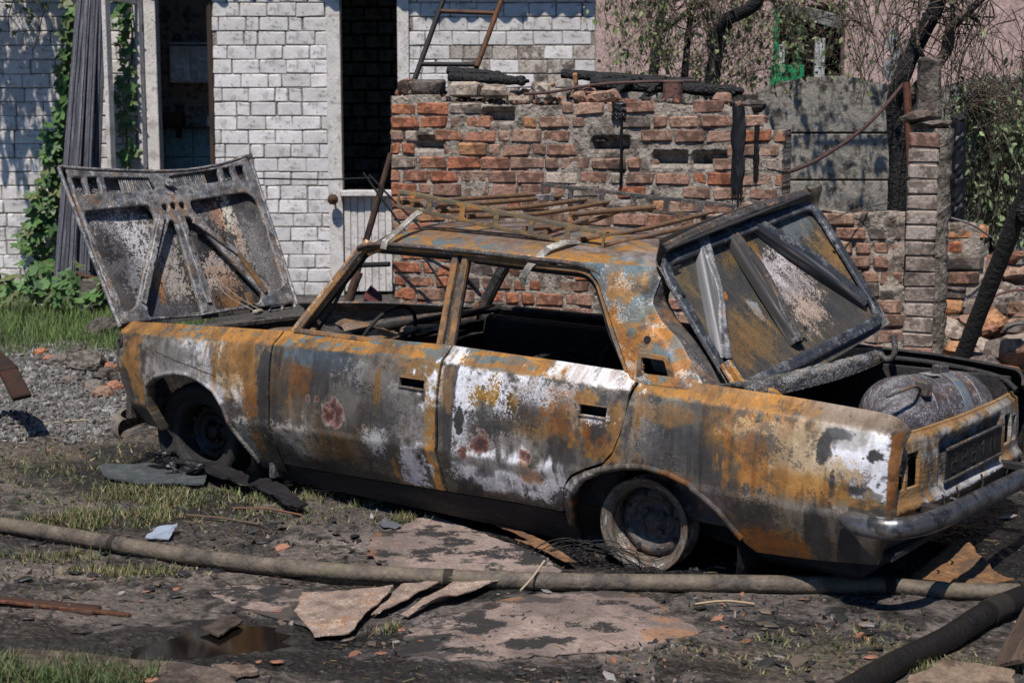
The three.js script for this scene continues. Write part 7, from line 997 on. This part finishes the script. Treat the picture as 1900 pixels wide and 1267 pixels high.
flatSheet('metal_sheet', 'ochre strip pointing at the rear wheel', 'metal sheet', [[0.011,-5.709], [0.126,-5.618], [0.239,-5.416], [0.192,-5.402]], [.02, .03, .02, .02], .004, rustSheet, .004, 9);
flatSheet('rusty_plate', 'orange rusty plate behind the hose end under the bumper', 'metal sheet', [[1.472,-5.32], [1.689,-5.588], [1.77,-5.648], [1.779,-5.444], [1.78,-5.227], [1.463,-5.214]], [.0, .02, .03, .03, .01, 0], .005, rustSheet, .01, 11);
flatSheet('rusty_plate', 'lower thin rusty plate edge beside the orange plate', 'metal sheet', [[1.517,-5.266], [1.776,-5.306], [1.806,-5.188], [1.507,-5.162]], [.005, .02, .02, 0], .005, rustSheet, .006, 12);
flatSheet('asphalt_slab', 'dark broken slab lying flat along the bottom edge', 'slab', [[-1.564,-4.464], [-1.374,-4.445], [-1.187,-4.369], [-0.856,-4.279], [-0.81,-4.204], [-1.414,-4.204]], [.0, .01, .01, .0, -.02, -.02], .02, mat(0x6d5f56, { map: sootTex, bumpMap: grainBump, bumpScale: .01 }), .01, 13);
flatSheet('felt_scrap', 'dark roofing scrap at the edge of the puddle', 'scrap', [[-1.029,-4.74], [-0.951,-4.873], [-0.904,-4.817], [-0.956,-4.665]], [.0, .002, .002, .0], .006, mat(0x5a4d44, { map: sootTex }), .006, 14);
flatSheet('pale_slab', 'pale muddy slab piece at the bottom centre', 'slab', [[-0.911,-4.351], [-0.79,-4.36], [-0.761,-4.288], [-0.837,-4.261]], [.0, .0, .0, .0], .012, mat(0x8d7a6b, { map: sootTex }), .006, 16);
flatSheet('pale_slab', 'pale flat slab in the bottom right by the pipe', 'slab', [[1.191,-4.261], [1.324,-4.333], [1.497,-4.261], [1.457,-4.141], [1.143,-4.141]], [.01, .02, .02, .0, 0], .015, mat(0x94806e, { map: sootTex }), .006, 17);
const slabTex = tex(1024, 1024, (x, y) => { const a = fbm(x * 9, y * 9, 4) - .5, b = fbm(x * 40 + 7, y * 40, 3) - .5, c = vn(x * 420, y * 420) - .5; let q = mix3([138, 120, 110], [112, 97, 89], ss(-.1, .12, a)); q = mix3(q, [58, 52, 48], ss(.0, .15, fbm(x * 6 + 30, y * 11, 4) - .5 + b * .5) * .85); q = mix3(q, [30, 28, 27], ss(.07, .19, fbm(x * 13 + 60, y * 22 + 5, 4) - .5 + b * .5 + c * .2) * .9); q = mix3(q, [140, 96, 62], ss(.16, .26, fbm(x * 7 + 90, y * 7, 3) - .5 + b * .3) * .6); return mul3(q, 1 + c * .2 + b * .35); });
slabTex.repeat.set(.4, .4); slabTex.offset.set(.5, .3);
const slabMat = mat(0xffffff, { map: slabTex, roughness: .85, bumpMap: grainBump, bumpScale: .006 });
flatSheet('pale_ground_slab', 'broad pinkish flat slab in the mud below the hose at the centre', 'slab', [[-0.129,-4.902], [0.095,-5.099], [0.327,-5.137], [0.456,-5.075], [0.549,-4.873], [0.621,-4.718], [0.446,-4.552], [0.084,-4.479], [-0.166,-4.416], [-0.354,-4.479], [-0.318,-4.708]], [0, .004, .004, .002, 0, -.004, -.006, -.004, -.004, -.004, 0], .004, slabMat, .006, 31, .7, .004);
flatSheet('pale_ground_slab', 'pinkish flat slab between the hose and the rear door', 'slab', [[-0.549,-5.901], [-0.344,-6.176], [-0.11,-5.884], [0.104,-5.588], [0.189,-5.333], [-0.099,-5.306], [-0.46,-5.347], [-0.567,-5.626]], [0, .004, .004, 0, 0, .004, .004, 0], .004, slabMat, .006, 33, .7, .004);
flatSheet('pale_ground_slab', 'pale muddy flat slab left of the bent metal sheet', 'slab', [[-1.104,-5.175], [-0.936,-5.214], [-0.752,-5.15], [-0.666,-4.931], [-0.623,-4.734], [-0.786,-4.873], [-0.997,-5.02]], [-.004, 0, .002, 0, 0, -.006, -.006], .004, slabMat, .006, 35, .7, .004);
{ const g = chamBox(.10, .02, .5, .004, .006, rng(3)); const o = single('short_plank', g, mat(0x7a6454, { map: woodTex, bumpMap: grainBump, bumpScale: .004 }), 'short brown plank standing on edge at the right border', 'plank'); const c = [1.611,-4.552]; o.position.set(c[0] + .02, .07, c[1] + .02); o.rotation.set(.2, -.55, .5); }
{ // wiper-like blackened mudguard and rubber strip by the front wheel
  flatSheet('mud_flap', 'grey-blue rounded strip lying in front of the front wheel', 'strip', [[-1.98,-6.963], [-1.99,-7.125], [-1.813,-7.102], [-1.439,-6.94], [-1.414,-6.69], [-1.612,-6.69], [-1.892,-6.808]], [.005, .01, .015, .02, .01, .005, .005], .008, mat(0x5a5f60, { map: grainTex, roughness: .45 }), .004, 21);
  flatSheet('rubber_strip', 'long melted black rubber strip trailing from the front wheel', 'strip', [[-1.484,-6.907], [-1.396,-6.851], [-1.099,-6.587], [-0.876,-6.203], [-0.913,-6.14], [-1.131,-6.487], [-1.412,-6.743]], [.06, .07, .05, .02, .02, .04, .05], .012, mat(0x282526, { map: grainTex, roughness: .55 }), .01, 22);
  flatSheet('glass_shard', 'bluish curved glass shard beside the hose at the left', 'shard', [[-1.473,-5.796], [-1.446,-5.884], [-1.366,-5.917], [-1.359,-5.836], [-1.369,-5.756]], [.0, .02, .025, .02, .0], .004, mat(0x8c96a4, { roughness: .15 }), .004, 23);
  flatSheet('foil_scrap', 'crumpled silvery scrap on the mud before the front door', 'scrap', [[-0.556,-6.027], [-0.533,-6.07], [-0.504,-6.044], [-0.455,-5.967], [-0.479,-5.934], [-0.528,-5.959]], [.0, .015, .0, .01, .0, .0], .003, mat(0xb9bcc4, { metalness: .8, roughness: .3 }), .03, 24);
}
{ // long splintered board with orange raw wood at the left edge
  const o = thing('splintered_board', 'orange splintered board half sunk in mud at the left edge', 'board'); const a = onG(-1.837,-5.002, .008), b = onG(-1.424,-4.931, .004); part('plank', bar(a, b, .075, .025, V3(0, 1, 0), .006), mat(0x6d4a38, { map: woodTex }), o); part('raw_edge', bar(onG(-1.821,-4.954, .022), onG(-1.304,-4.896, .006), .02, .012, V3(0, 1, 0), .004), mat(0x96603f, { map: woodTex }), o);
  const sticks = [[430, 945, 560, 962, 'long thin reddish twig on the mud before the front door'], [1010, 1092, 970, 1112, 'pale thin twig lying across the hose at the centre'], [345, 962, 480, 975, 'thin stick left of the reddish twig'], [1290, 1102, 1400, 1101, 'pale splinter just below the hose by the rear wheel'], [640, 1130, 700, 1118, 'short pale straw on the pale sheet'], [60, 790, 210, 775, 'long pale stalk over the gravel']];
  const XZ = [[-1.216,-6.295, -0.89,-6.14], [0.03,-5.038, 0.117,-5.201], [-1.381,-6.14, -1.054,-6.027], [0.635,-4.978, 0.842,-4.99], [-0.573,-4.931, -0.469,-5.002], [-2.674,-8.151, -2.286,-8.389]]; XZ.forEach((q, i) => single('twig', tube([onG(q[0], q[1], i === 1 ? .03 : .012), onG((q[0] + q[2]) / 2, (q[1] + q[3]) / 2, i === 1 ? .06 : .02), onG(q[2], q[3], i === 1 ? .10 : .01)], .0045, 10, 5), mat([0x6b4634, 0xa09078, 0x5d4a3a, 0xa08a6c, 0xa8946c, 0xa39a7c][i]), sticks[i][4], 'twig'));
}
// ---------- puddle ----------
{ const pts = []; for (let k = 0; k < 60; k++) { const a = k / 60 * 6.283, q = 1 + (fbm(Math.cos(a) * 2.2 + 9, Math.sin(a) * 2.2, 3) - .5) * .8; pts.push([PUD[0] + Math.cos(a) * .52 * q, -(PUD[1] + Math.sin(a) * .21 * q)]); } const g = new THREE.ShapeGeometry(poly(pts)); g.rotateX(-Math.PI / 2); g.translate(0, -.0198, 0); struct('puddle', g, new THREE.MeshPhysicalMaterial({ color: 0x15110e, roughness: .06, metalness: 0, side: THREE.DoubleSide, ior: 1.33, specularIntensity: 1 }), 'dark muddy puddle in the foreground'); }
// ---------- stones and scraps left of the car ----------
{
  const r = rng(900), st = mat(0x8c847c, { map: sootTex, bumpMap: grainBump, bumpScale: .015 }), st2 = mat(0x6d655e, { map: sootTex, bumpMap: grainBump, bumpScale: .02 }), rd = redMats[2];
  const L = [[-3.319,-11.955, .22, st2, 'large grey boulder behind the front of the car'], [-2.907,-10.036, .22, st, 'largest pale concrete block on the gravel edge'], [-3.162,-10.272, .12, st, 'grey stone left of the concrete block'], [-3.196,-10.779, .10, st2, 'dark rough stone above the concrete block'], [-3.436,-10.726, .09, redMats[1], 'small orange brick bit at the edge of the grass'], [-3.279,-10.469, .08, rd, 'red brick bit beside the orange one'], [-2.76,-10.036, .09, rd, 'red brick half by the fender'], [-2.66,-9.347, .12, st, 'flat grey stone below the concrete block'], [-2.544,-9.387, .10, redMats[2], 'red and grey brick end near the fender'], [-2.54,-9.093, .10, redMats[9], 'brown brick low beside the fender'], [-2.688,-9.701, .13, st2, 'flat dark slab tucked under the fender'], [-2.888,-9.594, .08, st, 'small pale stone at the left of the flat stone']];
  L.forEach((q, i) => { const g = lump(q[2] * .62, 1.25, .72, 1, 910 + i, i < 3 ? 2 : 1, i < 3 ? .14 : .22); const o = single('stone', g, q[3], q[4], 'stone', 'stones beside the gravel'); o.position.copy(onG(q[0], q[1], q[2] * .2)); o.rotation.set((r() - .5) * .5, r() * 6, (r() - .5) * .5); });
  const stump = thing('wood_stump', 'pale sawn stump behind the bonnet in the grass', 'stump'); const c = [-3.755,-13.411]; part('trunk', tube([V3(c[0], -.05, c[1]), V3(c[0] + .01, .30, c[1])], .17, 10, 14, true, .15), mat(0x9b948a, { map: woodTex }), stump); part('cut_top', new THREE.CylinderGeometry(.15, .16, .02, 18).translate(c[0] + .01, .305, c[1]), mat(0xa59b8c, { map: woodTex }), stump);
  const rs = thing('rusty_tin_sheet', 'small rusty brown tin sheet propped on the stump behind the bonnet', 'metal sheet'); const p = [V3(-3.972,0.369,-13.5), V3(-3.715,0.301,-13.45), V3(-3.603,0.195,-13.2), V3(-3.808,0.238,-13.25)]; const gg = sheet([[p[0], p[3]], [p[1], p[2]]], null, .006, (i, j, q) => [q.x, q.y]); part('plate', gg, mat(0xa08878, { map: brownTex }), rs); part('bent_edge', bar(p[0], p[1], .012, .012, V3(0, 1, 0), .002), mat(0x8a7464, { map: brownTex }), rs);
  const bm = thing('bent_beam_end', 'bent rusty iron end at the far left edge', 'scrap'); const b0 = [V3(-2.94,0.418,-8.2), V3(-2.794,0.388,-8.1), V3(-2.743,0.329,-8), V3(-2.609,0.222,-7.8)]; part('plate', bar(b0[0], b0[2], .12, .03, V3(0, 1, .3), .006), mat(0x5a4438, { map: brownTex }), bm); part('lower_plate', bar(b0[2], b0[3], .10, .03, V3(0, 1, .3), .006), mat(0x6b4a34, { map: brownTex }), bm); part('prop', bar(V3(b0[0].x, -.02, b0[0].z), b0[0], .06, .06, V3(0, 0, 1), .006), mat(0x4a3a30, { map: brownTex }), bm);
}
// ---------- creeper on the white wall ----------
{
  const v = thing('climbing_vine', 'green five-leaved creeper climbing the white wall at the left', 'vine'); const r = rng(1001);
  const leaflet = (() => { const g = leafGeo.clone(); return g; })();
  const palm = []; for (let k = 0; k < 4; k++) { const gs = []; for (const a of [-1.9, -.95, 0, .95, 1.9]) { const q = leaflet.clone(); const s = (a === 0 ? 1 : Math.abs(a) < 1 ? .92 : .7) * (.9 + r() * .2); q.scale(s * .8, s, s); q.rotateX((r() - .5) * .5); q.rotateZ(a + (r() - .5) * .3); gs.push(q.index ? q.toNonIndexed() : q); } const g = mergeGeometries(gs.map(clean)); palm.push(g); }
  const gm = [[.06, .13, .028], [.08, .17, .035], [.045, .10, .025], [.10, .19, .05], [.13, .15, .05]].map(c => new THREE.MeshPhysicalMaterial({ color: new THREE.Color().setRGB(...c), roughness: .6, side: THREE.DoubleSide, transmission: .2, thickness: 0, map: null }));
  const add = (x, y, z, s, mi, down = 1) => { const m = part('leaf', palm[Math.floor(r() * 4)], gm[mi], v); m.position.set(x, y, z); m.rotation.set(-.5 + (r() - .5) * 1.1, (r() - .5) * 1.3, Math.PI + (r() - .5) * 1.6 * down); m.scale.setScalar(s * (.75 + r() * .5)); };
  const stem = (pts, w) => part('stem', tube(pts.map(q => V3(...q)), w, 30, 6, true, .2), mat(0x5a4a36, { map: grainTex }), v);
  // trail up the wall: [x, y, half width] in metres
  const band = [[-4.242,2.997, .085], [-4.301,2.586, .085], [-4.356,2.275, .065], [-4.394,1.858, .085], [-4.471,1.543, .13], [-4.572,1.174, .16], [-4.684,0.802, .2], [-4.739,0.534, .22], [-4.654,0.265, .16], [-4.794,0.022, .32]];
  for (let k = 0; k < 214; k++) { const t = Math.pow(r(), .8), y = lerp(2.95, .05, t); let j = 0; while (j < band.length - 2 && band[j + 1][1] > y) j++; const f = clamp((y - band[j][1]) / (band[j + 1][1] - band[j][1]), 0, 1.2), cx = lerp(band[j][0], band[j + 1][0], f), hw2 = lerp(band[j][2], band[j + 1][2], f); add(cx + (r() + r() - 1) * hw2 * 1.15, y, -14.86 + r() * .2, .105, Math.floor(r() * 5)); }
  // second trail inside the sash and hanging tendrils at the top
  for (let k = 0; k < 70; k++) add(lerp(-3.90, -3.72, r()) + (r() < .2 ? .06 : 0), lerp(1.25, 2.95, r()), -14.87 + r() * .12, .075, Math.floor(r() * 5));
  for (let k = 0; k < 12; k++) add(lerp(-5.1, -4.55, r()), lerp(2.5, 2.9, r()), -14.8, .05, 4);
  stem([[-4.505,-0.071,-14.9], [-4.555,0.795,-14.92], [-4.452,1.596,-14.92], [-4.355,2.385,-14.92], [-4.266,3.008,-14.92]], .012); stem([[-3.814,1.17,-14.92], [-3.832,1.86,-14.92], [-3.742,2.437,-14.92], [-3.775,3.008,-14.92]], .010); stem([[-4.422,2.962,-14.7], [-4.547,2.733,-14.7], [-4.598,2.528,-14.7], [-4.666,2.399,-14.7]], .005); stem([[-4.787,2.962,-14.7], [-4.875,2.733,-14.7], [-4.877,2.579,-14.7]], .005);
  // seedlings and weeds at the wall foot
  const wd = thing('weed_clump', 'leafy weeds at the foot of the leaning boards', 'weeds'); const st = []; for (let k = 0; k < 26; k++) { const b = V3(lerp(-4.85, -3.6, r()), 0, lerp(-13.9, -13.0, r())); const h = .18 + r() * .3, tip = b.clone().add(V3((r() - .5) * .3, h, (r() - .5) * .2)); st.push(tube([b.clone().setY(-.02), b.clone().lerp(tip, .6).add(V3(0, .05, 0)), tip], .004, 8, 4)); for (let i = 0; i < 3; i++) { const m = part('leaf', palm[Math.floor(r() * 4)], gm[Math.floor(r() * 5)], wd); m.position.copy(b.clone().lerp(tip, .5 + i * .25)); m.rotation.set(-.9 + (r() - .5), (r() - .5) * 2, Math.PI + (r() - .5) * 2); m.scale.setScalar(.08 + r() * .05); } } part('stems', merge(st), mat(0x5c6b34), wd);
}
renderer.render(scene, camera);
